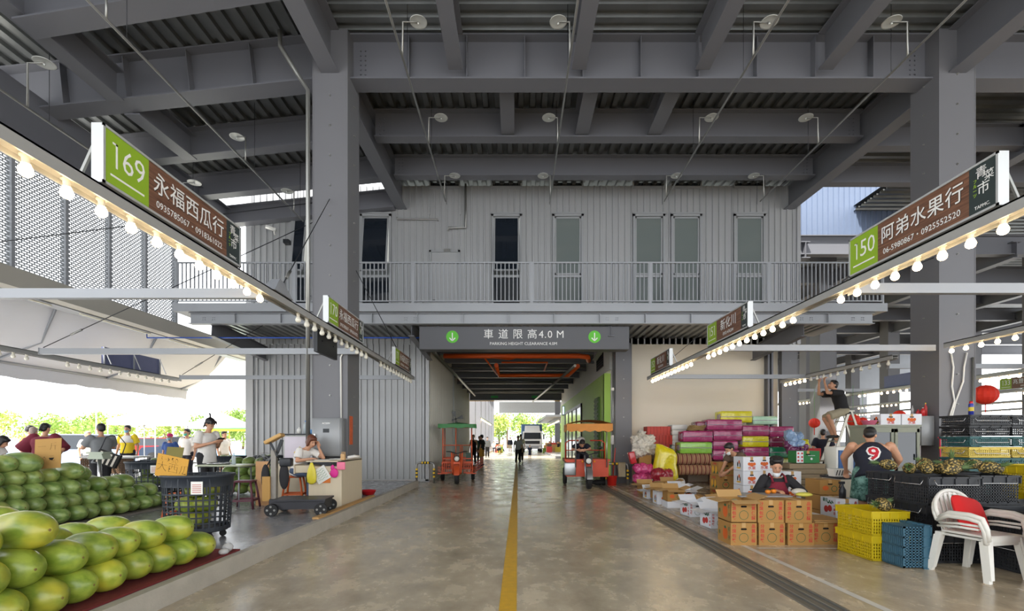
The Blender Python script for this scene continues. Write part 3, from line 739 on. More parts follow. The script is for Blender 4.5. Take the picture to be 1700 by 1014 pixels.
def stall_sign(x, y0, y1, face, num, name, phone, label, group='stall signs', z0=3.31, z1=3.75):
    t = thing('stall_sign', label, 'sign', (x, (y0+y1)/2, z0), 0, group)
    l = y1-y0; h = z1-z0; T = Matrix.Rotation(0 if face > 0 else pi, 4, 'Z')
    def mb(): m = MB(); m.T = T; return m
    # local: y runs in the reading direction, +x is the face
    m = mb(); m.box(-0.05, 0.03, -l/2, l/2, 0, h); 
    for a in ((-l/2, -l/2+0.02, 0, h), (l/2-0.02, l/2, 0, h), (-l/2, l/2, 0, 0.02), (-l/2, l/2, h-0.02, h)): m.box(0.03, 0.04, a[0], a[1], a[2], a[3])
    m.build('frame', mat('sign_frame_aluminium', (196,198,198), 0.35, 0.4, 0.03), t)
    a0 = -l/2+0.02; a1 = a0+h*0.98; a3 = l/2-0.02; a2 = a3-0.24
    m = mb(); m.box(0.03, 0.033, a0, a1, 0.02, h-0.02); p = m.build('number_panel', lime, t)
    c = (a0+a1)/2; M = lambda y, z: TM((0.0345, y, z), (0,1,0), (0,0,1))
    m = mb()
    dw = h*0.27
    for i, ch in enumerate(num):
        yy = c+(i-1)*dw*(1.0 if '1' not in num[1:] else 0.92)
        if ch == '1':
            m.box(0.033, 0.0345, yy+dw*0.02, yy+dw*0.16, h*0.375, h*0.80); m.box(0.033, 0.0345, yy-dw*0.22, yy+dw*0.16, h*0.765, h*0.80)
        else: m.text(ch, h*0.60, M(yy, h*0.58), 0.0005, bold=-0.001, sx=0.95)
    m.box(0.033, 0.035, a0+0.05, a1-0.05, h*0.2, h*0.235); m.build('number', white_ink, p)
    m = mb(); m.box(0.03, 0.033, a1, a2, 0.02, h-0.02); p = m.build('wood_panel', wood_s, t)
    c = (a1+a2)/2; n = len(name); wd = (a2-a1)*0.92; s = min(h*0.50, wd/n*0.98)
    for mt, dx, dy, bo in ((shadow_ink, 0.0, -0.005, 0.002), (white_ink, 0.0012, 0, 0.0006)):
        m = mb()
        for i, ch in enumerate(name):
            y = c+(i-(n-1)/2)*(wd/n if n > 3 else wd/4.2)
            m.text(ch, s, TM((0.0345+dx, y+(0.005 if mt is shadow_ink else 0), h*0.60+dy), (0,1,0), (0,0,1)), 0.0004, bold=bo)
        m.text(phone, h*0.19, TM((0.0345+dx, c+(0.003 if mt is shadow_ink else 0), h*0.22+dy*0.4), (0,1,0), (0,0,1)), 0.0004, bold=bo*0.3, sx=1.0)
        m.build('lettering', mt, p)
    m = mb(); m.box(0.03, 0.033, a2, a3, 0.02, h-0.02); p = m.build('logo_panel', logo_bg, t)
    c = (a2+a3)/2
    m = mb(); m.text('青', h*0.24, M(c-0.01, h*0.78), 0.0005); m.text('菜', h*0.20, M(c+0.06, h*0.66), 0.0005); m.text('市', h*0.26, M(c+0.01, h*0.46), 0.0005); m.text('TAPMC.', h*0.09, M(c, h*0.14), 0.0005); m.build('logo', white_ink, p)
    m = mb()
    for i, ch in enumerate('フルーツ'): m.text(ch, h*0.085, M(c-0.065, h*(0.66-0.09*i)), 0.0005)
    m.build('logo_side_text', logo_g, p)
    for yy in (-l/2+0.05, l/2-0.05):
        m = mb(); m.box(-0.06, -0.05, yy-0.02, yy+0.02, 0.0, h); m.bar((-0.05,yy,h*0.8), (-0.2,yy,0.02), 0.02, 0.02); m.build('brace', zinc, t)
    return t
stall_sign(-3.10, 3.58, 5.37, 1, '169', '永福西瓜行', '0935785067・0918361022', 'nearest left stall sign reading 169 with a brown name board')
stall_sign(-3.10, 7.86, 9.65, 1, '170', '永福西瓜行', '0935785067・0918361022', 'stall sign reading 170 just in front of the left big column')
stall_sign(-3.10, 12.2, 14.05, 1, '171', '永福西瓜行', '0935785067・0918361022', 'far small stall sign reading 171 near the ribbed wall')
stall_sign(3.95, 3.93, 5.7, -1, '150', '阿弟水果行', '06-5980867・0925552520', 'large stall sign reading 150 at the upper right')
stall_sign(3.95, 8.19, 9.94, -1, '151', '新化川', '0932-476204', 'middle right stall sign reading 151')
stall_sign(3.95, 12.4, 14.15, -1, '152', '新化川', '0932-476204', 'farthest right stall sign reading 152 by the cream wall')
stall_sign(18.7, 16.9, 18.7, -1, '133', '兆豐水果行', '0932-476204', 'brown stall sign deep in the right hall beside the red paper lantern', z0=3.31)
def sign_back(x, y0, y1, label):
    t = thing('sign_back', label, 'sign', (x, (y0+y1)/2, 3.31), 0, 'backs of stall signs'); l = y1-y0
    m = MB(); m.box(-0.03, 0.03, -l/2, l/2, 0, 0.44); m.build('panel', mat('blue_grey_sign_back', (98,104,140), 0.5), t)
    for y in (-l/2, 0, l/2): m = MB(); m.box(0.03, 0.06, y-0.015, y+0.015, 0, 0.44); m.bar((0.05,y,0.4), (0.22,y,0), 0.02, 0.02); m.build('brace', steel_lt, t)
sign_back(-10.45, 12.2, 14.1, 'blue grey back of a stall sign under the awning at far left')
sign_back(13.7, 11.2, 13.0, 'blue grey back of a stall sign in the right hall, right edge')
sign_back(13.7, 16.2, 18.0, 'blue grey back of a stall sign above the bent man in the vest')

# ---------------- sprinkler pipes over the roadway
plate_m = mat('pale_sprinkler_plate', (190,192,188), 0.4, 0.3, 0.05)
def sprinkler_run(x, z, ys, y0, y1, label, dz=0.65, side=0.25):
    t = thing('sprinkler_pipe', label, 'sprinkler pipe', (x, y0, z), 0, 'sprinkler pipes')
    m = MB(); m.cyl((0,0,0), (0,y1-y0,0), 0.022, n=10); m.build('main_pipe', zinc, t)
    for y in ys:
        yy = y-y0
        m = MB(); m.tube([(0,yy,0),(0,yy,dz),(side,yy,dz)], 0.018, 8); d = m.build('riser', zinc, t)
        m = MB(); m.lathe([(0.001,0.012),(0.15,0.012),(0.165,0),(0.16,-0.01),(0.14,0.0),(0.001,0.0)], (side,yy,dz), 22); m.ball((side,yy,dz-0.03), 0.022, 8, 6); m.build('heat_plate', plate_m, t)
        m = MB(); m.cyl((0,yy+0.4,0), (0,yy+0.4,9.95-z if x > -5 else zr(x)-z), 0.006, n=5); m.build('hanger_rod', dark_m, t)
for x, n_, s_ in ((-2.15,'leftmost',0.3), (1.0,'second',-0.22), (4.45,'third',0.3), (7.35,'rightmost',-0.3)):
    sprinkler_run(x, 8.6, (9.1,11.8,14.4), 3.0, 14.6, n_+' of four long sprinkler pipes above the roadway', 0.66, s_)
sprinkler_run(-6.45, 8.0, (7.6,11.5,14.0), 3.0, 14.6, 'long sprinkler pipe at upper left passing in front of the column', 0.6, -0.2)
sprinkler_run(-8.7, 7.3, (8.6,12.6), 3.0, 13.0, 'sprinkler pipe at far upper left near the metal screen', 0.8, 0.3)
pipe('blue_pipe', [(-10.4,13.6,5.1),(-10.4,13.6,4.27),(-2.72,13.6,4.27)], 0.018, blue_pipe, 'thin blue pipe running level in front of the ribbed wall')
pipe('down_pipe', [(-4.3,9.96,0.3),(-4.3,9.96,8.6),(-4.5,9.9,8.9),(-4.75,9.7,9.3),(-4.75,9.7,9.6)], 0.045, zinc, 'tall grey down pipe on left edge of the left big column')
pipe('conduit', [(-3.62,9.97,1.85),(-3.63,9.97,3.1),(-3.55,9.97,3.28),(-3.4,9.97,3.3)], 0.018, white_p, 'white conduit rising from the left electric box')
pipe('cable', [(8.95,9.97,3.2),(9.0,9.97,2.9),(8.97,9.97,2.5),(9.02,9.97,2.2),(8.93,9.97,1.9),(8.85,9.97,1.6)], 0.016, white_p, 'left of two loose white cables on the right big column')
pipe('cable', [(9.28,9.97,3.2),(9.22,9.97,2.9),(9.2,9.97,2.6),(9.05,9.97,2.2),(8.95,9.96,1.85),(8.83,9.95,1.6)], 0.016, white_p, 'right of two loose white cables on the right big column')
pipe('conduit', [(9.40,9.97,0.2),(9.40,9.97,3.1)], 0.02, zinc, 'straight grey conduit at the right edge of the right big column')
for i, x in enumerate((8.8, 8.9, 9.0)):
    pipe('elbow_pipe', [(x-0.1,9.93,0.2),(x-0.1,9.93,1.4),(x-0.04,9.9,1.5),(x+0.06,9.9,1.58)], 0.03, zinc, ['left','middle','right'][i]+' of three grey elbow pipes low on the right big column')

# ---------------- electric boxes
def elec(loc, rz, w, h, d, label, handle_left):
    t = thing('electric_box', label, 'electric box', loc, rz)
    gm = mat('electric_box_grey', (142,144,146), 0.4, 0.2, 0.04, 3)
    m = MB(); m.rbox(-w/2, w/2, 0.02, d, 0, h, 0.01, 1); m.build('body', gm, t)
    m = MB(); m.rbox(-w/2+0.02, w/2-0.02, -0.005, 0.02, 0.02, h-0.02, 0.006, 1); dr_ = m.build('door', gm, t)
    m = MB(); m.box(-0.06, 0.06, -0.015, -0.005, h*0.62, h*0.72); m.build('meter_window', dark_m, dr_)
    m = MB(); m.box(-w/2+0.06, -w/2+0.09, -0.03, -0.005, h*0.42, h*0.58); m.build('handle', chrome, dr_)
    m = MB(); m.text('AC220V', h*0.06, TM((0,-0.007,h*0.86), (1,0,0), (0,0,1)), 0.0005, bold=0.001); m.build('lettering', white_ink, dr_)
    return t
elec((-3.83,9.72,1.07), 0, 0.60, 0.77, 0.28, 'grey electric box on the front of the left big column', True)
elec((8.42,10.36,1.28), -pi/2, 0.54, 0.62, 0.30, 'grey electric box on the road side of the right big column', True)
def speaker_panel(): pass
m = MB(); m.box(-0.03, 0.03, -0.44, 0.44, 0, 0.42); perp_bolts(m, (0.03,0,0.21), 2, 1, 0.5, 0.1, (0,1,0), (0,0,1), (1,0,0), 0.015)
o = m.build('black_panel', dark_m); o.location = (-3.32,8.42,2.86); tag(o, 'black metal panel hung under the light rail by sign 170', 'panel')
pd = MB(); pd.box(-0.005, 0.005, -0.012, 0.012, 0.4, 0.5); pd.build('hanger', zinc, o)
# cctv camera and wall lamp
t = thing('security_camera', 'white security camera on ribbed wall at upper left', 'camera', W(452,380,15.95)); m = MB(); m.cyl((-0.16,-0.1,0.04),(0.12,0.0,-0.03),0.06,n=12); m.build('housing', white_p, t); m = MB(); m.tube([(0.05,0,0),(0.05,0.05,-0.15),(0.05,0.14,-0.15)],0.02,6); m.build('bracket', white_p, t)
m = MB(); c = W(477,402,16.05); m.box(c.x-0.09,c.x+0.09,c.y-0.12,c.y+0.1,c.z-0.06,c.z+0.06); tag(m.build('wall_lamp', dark_m), 'small dark lamp on ribbed wall below the security camera', 'lamp')
# ================================================================ people
skin_m = mat('skin', (196,146,116), 0.55, 0, 0.05, 12)
lip_m = mat('lips', (150,84,74), 0.5, 0, 0.03)
eye_m = mat('eye_dark', (28,22,20), 0.3, 0, 0.02)
hair_b = mat('black_hair', (28,25,25), 0.5, 0, 0.2, 30, stretch=(1,1,6))
hair_r = mat('reddish_brown_hair', (96,52,32), 0.5, 0, 0.2, 30)
hair_g = mat('grey_brown_hair', (150,132,122), 0.6, 0, 0.2, 30)
mask_m = mat('face_mask_white', (222,226,228), 0.8, 0, 0.03)
mask_b = mat('face_mask_blue', (130,186,208), 0.8, 0, 0.03)
shoe_d = mat('dark_shoes', (40,38,38), 0.6, 0, 0.1)
shoe_w = mat('pale_shoes', (205,203,198), 0.6, 0, 0.1)
def cloth(name, rgb): return mat('cloth_'+name, rgb, 0.85, 0, 0.10, 14, bump=0.25, bscale=9)
def remesh(mb, voxel, smooth=3):
    me = bpy.data.meshes.new('r'); me.from_pydata(mb.v, [], mb.f); me.update()
    o = bpy.data.objects.new('r', me)
    r = o.modifiers.new('r', 'REMESH'); r.mode = 'VOXEL'; r.voxel_size = voxel; r.use_smooth_shade = True
    if smooth:
        s = o.modifiers.new('s', 'SMOOTH'); s.iterations = smooth; s.factor = 0.5
    out = evaluate(o)
    bpy.data.objects.remove(o); bpy.data.meshes.remove(me)
    return out
def organic(name, mb, mt, parent, voxel, smooth=3, crumple=0.0, cs=6.0):
    me = remesh(mb, voxel, smooth); me.name = name
    if crumple:
        from mathutils import noise
        ns = [v.normal.copy() for v in me.vertices]
        for v, n in zip(me.vertices, ns): v.co += n*crumple*(noise.noise(v.co*cs)+0.5*abs(noise.noise(v.co*cs*2.7))*2)
    me.materials.clear(); me.materials.append(mt)
    o = bpy.data.objects.new(name, me); COL.objects.link(o)
    if parent is not None: o.parent = parent
    return o
def cap(mb, p0, r0, p1, r1, n=10):        # tapered capsule
    p0, p1 = Vector(p0), Vector(p1); d = p1-p0
    if d.length < 1e-5: return mb.ball(p0, r0)
    d.normalize(); u = d.orthogonal().normalized(); w = d.cross(u); R = []
    for k in range(5):
        a = -pi/2+pi/2*(k+0.15)/4.15; R.append((p0+d*r0*sin(a), r0*cos(a)))
    for k in range(5):
        a = pi/2*(k)/4.15; R.append((p1+d*r1*sin(a), r1*cos(a)))
    mb.loft([[tuple(c+(u*cos(2*pi*j/n)+w*sin(2*pi*j/n))*r) for j in range(n)] for c, r in R], True, True, True, True)
def torso(mb, rings, lat):                # rings: (centre, half width, half depth)
    lat = Vector(lat).normalized(); n = 20; out = []
    for i, (c, hw, hd) in enumerate(rings):
        a = Vector(rings[max(0,i-1)][0]); b = Vector(rings[min(len(rings)-1,i+1)][0])
        ax = (b-a).normalized(); f = ax.cross(lat).normalized(); c = Vector(c)
        ring = []
        for j in range(n):
            t = 2*pi*j/n; x, y = cos(t), sin(t)
            e = 0.8; x = math.copysign(abs(x)**e, x); y = math.copysign(abs(y)**e, y)
            ring.append(tuple(c+lat*hw*x+f*hd*y))
        out.append(ring)
    mb.loft(out, True, True, True, True)
def hand(mb, wrist, d, nrm, side, s=1.0, curl=0.5, spread=0.1, fr=0.0085):
    """wrist point, pointing direction, palm normal (towards the palm side), side = +1 when the thumb is towards d x nrm"""
    w = Vector(wrist); d = Vector(d).normalized(); nrm = Vector(nrm); nrm = (nrm-d*nrm.dot(d)).normalized(); t = d.cross(nrm).normalized()*side
    for k in (-0.6, 0.0, 0.6):
        cap(mb, w+t*k*0.02*s, 0.018*s, w+d*0.075*s+t*k*0.042*s, 0.015*s)
    for i, ln in enumerate((0.078, 0.086, 0.08, 0.062)):
        off = (1.5-i)*0.0215*s
        b = w+d*0.08*s+t*off; a1 = curl*0.7; a2 = curl*1.7; a3 = curl*2.4
        dd = (d+t*(1.5-i)*spread).normalized()
        p1 = b+(dd*cos(a1)+nrm*sin(a1))*ln*0.45*s
        p2 = p1+(dd*cos(a2)+nrm*sin(a2))*ln*0.32*s
        p3 = p2+(dd*cos(a3)+nrm*sin(a3))*ln*0.24*s
        cap(mb, b, fr*1.1*s, p1, fr*s, 8); cap(mb, p1, fr*s, p2, fr*0.92*s, 8); cap(mb, p2, fr*0.92*s, p3, fr*0.8*s, 8)
    b = w+d*0.022*s+t*0.026*s
    p1 = b+(t*0.75+d*0.6+nrm*0.25).normalized()*0.042*s; p2 = p1+(t*0.35+d*0.85+nrm*(0.3+curl*0.5)).normalized()*0.032*s
    cap(mb, b, 0.0125*s, p1, 0.0105*s, 8); cap(mb, p1, 0.0105*s, p2, 0.0085*s, 8)
def person(label, loc, rz=0.0, H=1.66, build=1.0, hip=None, chest=None, neck=None, head=None, look=(0,0), arms=None, legs=None,
           top=None, sleeve='short', bottom=None, bl='long', hair=(None,'short'), shoes=None, mask=None, voxel=0.012, group=None, hem=0.0, fingers=True, extra=None, skin=None):
    """front is -Y. joints are local metres; arms/legs: [left(+x), right(-x)] each (elbow, wrist[, hand dir, palm normal, curl]) / (knee, ankle, toe dir)"""
    s = H/1.66; skin = skin or skin_m
    t = thing('person', label, 'person', loc, rz, group)
    V = Vector
    hip = V(hip or (0,0,0.90*s)); chest = V(chest or hip+V((0,0.0,0.32*s))); neck = V(neck or chest+(chest-hip).normalized()*0.17*s)
    head = V(head or neck+V((0,-0.03,0.165))*s)
    up = (neck-hip).normalized(); lat = V((1,0,0)); b = build
    sh = [neck-up*0.045*s+lat*sg*0.165*s*b for sg in (1,-1)]
    hp = [hip+lat*sg*0.085*s*b for sg in (1,-1)]
    if arms is None: arms = [None, None]
    A = []
    for i, sg in enumerate((1,-1)):
        a = arms[i] or ((sg*(0.235*b)*s, 0.03, sh[i].z-0.27*s), (sg*(0.25*b)*s, -0.05, sh[i].z-0.50*s))
        A.append(tuple(a))
    if legs is None: legs = [None, None]
    Lg = []
    for i, sg in enumerate((1,-1)):
        l = legs[i] or ((sg*0.095*s, -0.02, 0.48*s), (sg*0.10*s, 0.02, 0.075*s), (sg*0.15,-1,0))
        Lg.append(tuple(l))
    # ---- body
    m = MB()
    tor = [(hip-up*0.09*s, 0.10*b*s, 0.085*b*s),(hip-up*0.03*s, 0.15*b*s, 0.105*b*s),(hip+up*0.08*s,0.14*b*s,0.10*b*s),(hip.lerp(chest,0.6),0.13*b*s,0.095*b*s),
           (chest,0.15*b*s,0.105*b*s),(chest.lerp(neck,0.55),0.155*b*s,0.09*b*s),(neck-up*0.03*s,0.105*b*s,0.065*b*s),(neck,0.055*s,0.05*s)]
    torso(m, tor, lat)
    cap(m, neck-up*0.05*s, 0.058*s, head-V((0,0,0.03)), 0.048*s)
    for i, sg in enumerate((1,-1)):
        e, w = V(A[i][0]), V(A[i][1])
        cap(m, sh[i], 0.052*s*b, e, 0.038*s*b); cap(m, e, 0.039*s*b, w, 0.025*s)
        hd = V(A[i][2]) if len(A[i]) > 2 else (w-e)
        hn = V(A[i][3]) if len(A[i]) > 3 else V((-sg,0.0,0.0))
        cu = A[i][4] if len(A[i]) > 4 else 0.45
        tw = -1 if (hd.normalized().cross((hn-hd.normalized()*hn.dot(hd.normalized())))).dot(V((0,-1,0))+V((-sg*0.5,0,0.3))) < 0 else 1
        if len(A[i]) > 5: tw = A[i][5]
        hand(m, w, hd, hn, tw, s, cu, fr=max(0.0085, voxel*0.95))
        k, an = V(Lg[i][0]), V(Lg[i][1])
        cap(m, hp[i], 0.085*s*b, k, 0.055*s*b); cap(m, k+V((0,0.005,0)), 0.056*s*b, k.lerp(an,0.35)+V((0,0.015,0)), 0.054*s*b); cap(m, k.lerp(an,0.3)+V((0,0.012,0)), 0.054*s*b, an, 0.036*s)
        td = V(Lg[i][2] if len(Lg[i]) > 2 else (0,-1,0)).normalized()
        cap(m, an+V((0,0,-0.03*s))-td*0.03*s, 0.034*s, an+td*0.13*s+V((0,0,-0.045*s)), 0.026*s)
    # ---- head in its own frame: yaw, pitch down
    Hm = Matrix.Translation(head) @ Matrix.Rotation(look[0], 4, 'Z') @ Matrix.Rotation(look[1], 4, 'X')
    m.T = Hm; q = s*1.03
    m.ball((0,0.018*q,0.035*q), (0.074*q,0.092*q,0.085*q), 16, 12)
    m.ball((0,-0.022*q,-0.028*q), (0.060*q,0.066*q,0.082*q), 16, 12)
    m.ball((0,-0.055*q,-0.085*q), (0.026*q,0.022*q,0.018*q), 10, 8)
    cap(m, (0,-0.080*q,0.012*q), 0.009*q, (0,-0.102*q,-0.028*q), 0.013*q, 8)
    for sg in (1,-1): m.ball((sg*0.077*q,0.012*q,-0.005*q), (0.012*q,0.02*q,0.032*q), 8, 8)
    m.T = Matrix.Identity(4)
    organic('body', m, skin, t, voxel, 3)
    # ---- clothes
    g = 0.016*s if voxel < 0.01 else 0.02*s
    if top:
        m = MB(); lo = hip-up*(0.05+hem)*s
        R = [(lo, tor[1][1]+g*1.7, tor[1][2]+g*1.7)]+[(c, a+g*1.4, d+g*1.4) for c, a, d in tor[2:5]]+[(tor[5][0], tor[5][1]+g, tor[5][2]+g),(neck-up*0.028*s, 0.11*b*s+g*0.5, 0.068*b*s+g*0.4),(neck-up*0.012*s,0.066*s,0.062*s)]
        if sleeve == 'none': R[-3] = (tor[5][0], 0.115*b*s, tor[5][2]+g*0.8); R[-2] = (neck-up*0.028*s, 0.085*b*s, 0.066*b*s)
        torso(m, R, lat)
        if sleeve != 'none':
            for i in range(2):
                e, w = V(A[i][0]), V(A[i][1])
                if sleeve == 'short': p = sh[i].lerp(e, 0.72); cap(m, sh[i], 0.056*s*b+g, sh[i].lerp(e,0.35), 0.056*s*b+g*1.2); m.cyl(sh[i].lerp(e,0.2), p, 0.058*s*b+g*1.1, 0.052*s*b+g*1.7, 12)
                elif sleeve == 'cape': p = e.lerp(w, 0.1); cap(m, sh[i], 0.06*s*b+g, sh[i].lerp(e,0.4), 0.085*s*b); m.cyl(sh[i].lerp(e,0.2), p, 0.08*s*b, 0.115*s*b, 14); m.cyl(sh[i].lerp(e,0.3)+V((0,0,-0.02)), sh[i].lerp(e,0.8)+V((0,0,-0.08)), 0.08*s*b, 0.07*s*b, 14)
                else: cap(m, sh[i], 0.056*s*b+g, e, 0.045*s*b+g); m.cyl(e, e.lerp(w,0.9), 0.045*s*b+g, 0.032*s+g, 12); cap(m, e, 0.045*s*b+g, e.lerp(w,0.3), 0.04*s*b+g)
        organic('shirt', m, top, t, max(0.009, voxel*1.2), 3)
    if bottom:
        m = MB(); hem_r = 0.0
        torso(m, [(hip-up*0.10*s, 0.11*b*s+g, 0.09*b*s+g),(hip-up*0.04*s, tor[1][1]+g, tor[1][2]+g),(hip+up*0.09*s, tor[2][1]+g*0.8, tor[2][2]+g*0.8)], lat)
        for i in range(2):
            k, an = V(Lg[i][0]), V(Lg[i][1])
            if bl == 'shorts': cap(m, hp[i], 0.09*s*b+g, hp[i].lerp(k,0.5), 0.085*s*b+g); m.cyl(hp[i].lerp(k,0.3), hp[i].lerp(k,0.98), 0.085*s*b+g, 0.082*s*b+g*1.5, 14)
            elif bl == 'skirt': pass
            else: cap(m, hp[i], 0.09*s*b+g, k, 0.06*s*b+g); cap(m, k, 0.06*s*b+g, k.lerp(an,0.3), 0.055*s*b+g); m.cyl(k.lerp(an,0.1), k.lerp(an,0.97), 0.058*s*b+g, 0.048*s+g, 12)
        if bl == 'skirt': m.cyl(hip-up*0.02, (hp[0]+hp[1])/2*0.5+(V(Lg[0][1])+V(Lg[1][1]))/4+V((0,0,0.0)), 0.15*b*s, 0.2*b*s, 16)
        organic('shorts' if bl == 'shorts' else ('skirt' if bl == 'skirt' else 'trousers'), m, bottom, t, max(0.010, voxel*1.2), 3)
    if shoes:
        for i in range(2):
            an = V(Lg[i][1]); td = V(Lg[i][2] if len(Lg[i]) > 2 else (0,-1,0)).normalized(); m = MB()
            cap(m, an+V((0,0,-0.028*s))-td*0.035*s, 0.044*s, an+td*0.13*s+V((0,0,-0.042*s)), 0.036*s)
            organic('shoe', m, shoes, t, max(0.010, voxel), 2)
    # ---- hair, face
    hm, style = hair
    if hm:
        m = MB(); m.T = Hm
        if style == 'short':
            m.ball((0,0.028*q,0.052*q), (0.084*q,0.094*q,0.084*q), 16, 12); m.ball((0,0.06*q,0.0), (0.074*q,0.06*q,0.065*q), 14, 10); m.ball((0,-0.028*q,0.09*q),(0.062*q,0.046*q,0.034*q),12,8)
            for sg in (1,-1): m.ball((sg*0.066*q,0.012*q,0.03*q),(0.018*q,0.03*q,0.03*q),8,6)
        elif style == 'puffy':
            m.ball((0,0.042*q,0.066*q), (0.098*q,0.102*q,0.088*q), 16, 12); m.ball((0,0.06*q,0.0), (0.082*q,0.062*q,0.07*q), 14, 10); m.ball((0.0,-0.015*q,0.115*q),(0.075*q,0.06*q,0.04*q),12,8)
            for k in range(9): m.ball((0.065*q*cos(k*0.7),0.04*q+0.055*q*sin(k*0.7),0.115*q),(0.04*q,)*3,8,6)
        elif style == 'bob':
            m.ball((0,0.028*q,0.050*q), (0.09*q,0.098*q,0.086*q), 16, 12); m.ball((0,0.055*q,-0.03*q), (0.088*q,0.062*q,0.085*q), 14, 10); m.ball((0,-0.042*q,0.08*q),(0.07*q,0.040*q,0.038*q),12,8)
            for sg in (1,-1): m.ball((sg*0.078*q,0.0,-0.02*q),(0.024*q,0.05*q,0.085*q),10,10)
        elif style in ('bun','topknot'):
            m.ball((0,0.028*q,0.050*q), (0.086*q,0.096*q,0.084*q), 16, 12); m.ball((0,0.06*q,-0.01*q), (0.076*q,0.055*q,0.075*q), 14, 10); m.ball((0,-0.034*q,0.085*q),(0.066*q,0.042*q,0.034*q),12,8)
            if style == 'bun': cap(m, (0,0.1*q,0.03*q), 0.035*q, (0,0.13*q,-0.08*q), 0.022*q)
            else:
                cap(m, (0,0.07*q,0.12*q), 0.016*q, (0,0.10*q,0.165*q), 0.012*q); cap(m, (0,0.10*q,0.165*q), 0.018*q, (0.02*q,0.15*q,0.175*q), 0.008*q); cap(m, (0,0.10*q,0.16*q), 0.014*q, (-0.03*q,0.13*q,0.19*q), 0.006*q)
                for sg in (1,-1): cap(m, (sg*0.07*q,0.03*q,0.03*q), 0.03*q, (sg*0.08*q,0.04*q,-0.085*q), 0.012*q)
                for k in (-0.05,-0.02,0.02,0.05): cap(m, (k*q,-0.05*q,0.095*q), 0.018*q, (k*1.25*q,-0.080*q,0.048*q), 0.009*q)
        elif style == 'cap':
            m.ball((0,0.02*q,0.055*q), (0.086*q,0.1*q,0.08*q), 16, 12); m.ball((0,-0.095*q,0.05*q),(0.06*q,0.055*q,0.012*q),12,8)
        m.T = Matrix.Identity(4)
        organic('cap' if style == 'cap' else 'hair', m, hm, t, max(0.008, voxel*0.9), 2)
    if voxel < 0.02:
        for sg in (1,-1):
            e = MB(); e.T = Hm; e.ball((sg*0.027*q,-0.079*q,0.008*q), (0.012*q,0.006*q,0.006*q), 8, 6); e.build('eye', eye_m, t)
            e = MB(); e.T = Hm; e.ball((sg*0.029*q,-0.080*q,0.030*q), (0.018*q,0.006*q,0.0035*q), 8, 6); e.build('eyebrow', hair_b, t)
        if not mask: e = MB(); e.T = Hm; e.ball((0,-0.083*q,-0.056*q), (0.022*q,0.008*q,0.006*q), 10, 6); e.build('mouth', lip_m, t)
    if mask:
        e = MB(); e.T = Hm; dz = mask[1]*q
        R = []
        for i in range(7):
            z = (-0.018-0.072*i/6)*q+dz; w_ = (0.062-0.022*(i/6)**1.5)*q; ring = []
            for j in range(11):
                a = -1.15+2.3*j/10; ring.append((w_*sin(a)*1.1, -0.022*q-(0.066+0.016*sin(pi*i/6))*q*cos(a), z))
            R.append(ring)
        e.loft(R, False, False, False, True)
        for sg in (1,-1): e.tube([(sg*0.06*q,-0.055*q,-0.03*q+dz),(sg*0.075*q,-0.01*q,0.0*q),(sg*0.083*q,0.02*q,0.0)], 0.002, 5)
        e.build('face_mask', mask[0], t)
    return t
white_c = cloth('white', (226,222,216)); cream_c = cloth('cream', (214,206,192)); black_c = cloth('black', (34,33,36)); navy_c = cloth('navy', (28,30,44)); brown_c = cloth('brown', (96,76,62))
maroon_c = cloth('maroon', (112,28,48)); grey_c = cloth('grey', (122,124,126)); khaki_c = cloth('khaki', (168,158,134)); jean_c = cloth('jeans', (78,92,116)); apron_c = cloth('apron_maroon', (122,26,46))
teal_c = cloth('teal', (30,92,84)); mustard_c = cloth('mustard', (196,144,52)); yellow_c = cloth('yellow', (226,196,40)); orange_c = cloth('orange', (232,140,60)); blue_c = cloth('blue', (52,80,140)); pink_c = cloth('pink', (210,50,120)); dkblue_c = cloth('dark_blue_dress', (40,48,74))
# green mottled shorts
m_, nt, b = nodes('green_mottled_shorts'); tc = N(nt,'ShaderNodeTexCoord'); nz = N(nt,'ShaderNodeTexNoise'); nz.inputs['Scale'].default_value = 9; nz.inputs['Detail'].default_value = 6; nz.inputs['Roughness'].default_value = 0.75
nt.links.new(tc.outputs['Object'], nz.inputs['Vector']); r = N(nt,'ShaderNodeValToRGB'); r.color_ramp.elements[0].position = 0.42; r.color_ramp.elements[0].color = (*L((18,70,60)),1); r.color_ramp.elements[1].position = 0.62; r.color_ramp.elements[1].color = (*L((120,160,150)),1)
nt.links.new(nz.outputs['Fac'], r.inputs['Fac']); nt.links.new(r.outputs['Color'], b.inputs['Base Color']); b.inputs['Roughness'].default_value = 0.7
mottle = m_

# --- young man with a phone
p = person('young person in white t-shirt with topknot, standing and reading a phone', (-6.28,9.8,0.18), 1.25, 1.66,
   look=(0,0.55), hair=(hair_b,'topknot'), top=white_c, bottom=black_c, shoes=shoe_d, voxel=0.009, hem=0.10, build=1.08,
   neck=(0,-0.02,1.38), head=(0,-0.09,1.53),
   arms=[((0.235,0.0,1.08),(0.07,-0.27,1.17),(-0.35,-1,0.25),(-0.6,0.1,0.8),0.8),((-0.235,0.0,1.08),(-0.07,-0.27,1.17),(0.35,-1,0.25),(0.6,0.1,0.8),0.8)])
m = MB(); m.rbox(-0.075,0.075,-0.05,0.05,-0.005,0.005,0.004,1); o = m.build('phone', dark_m); tag(o, 'dark phone held in both hands of the young person in white', 'phone')
T_ = Matrix.Translation((-6.28,9.8,0.18)) @ Matrix.Rotation(1.25,4,'Z'); q = T_ @ Vector((0,-0.37,1.235)); o.location = q; o.rotation_euler = (-0.5,0,1.25)
m = MB(); Hm_ = Matrix.Translation((0,-0.09,1.53)) @ Matrix.Rotation(0.55,4,'X'); m.T = Hm_
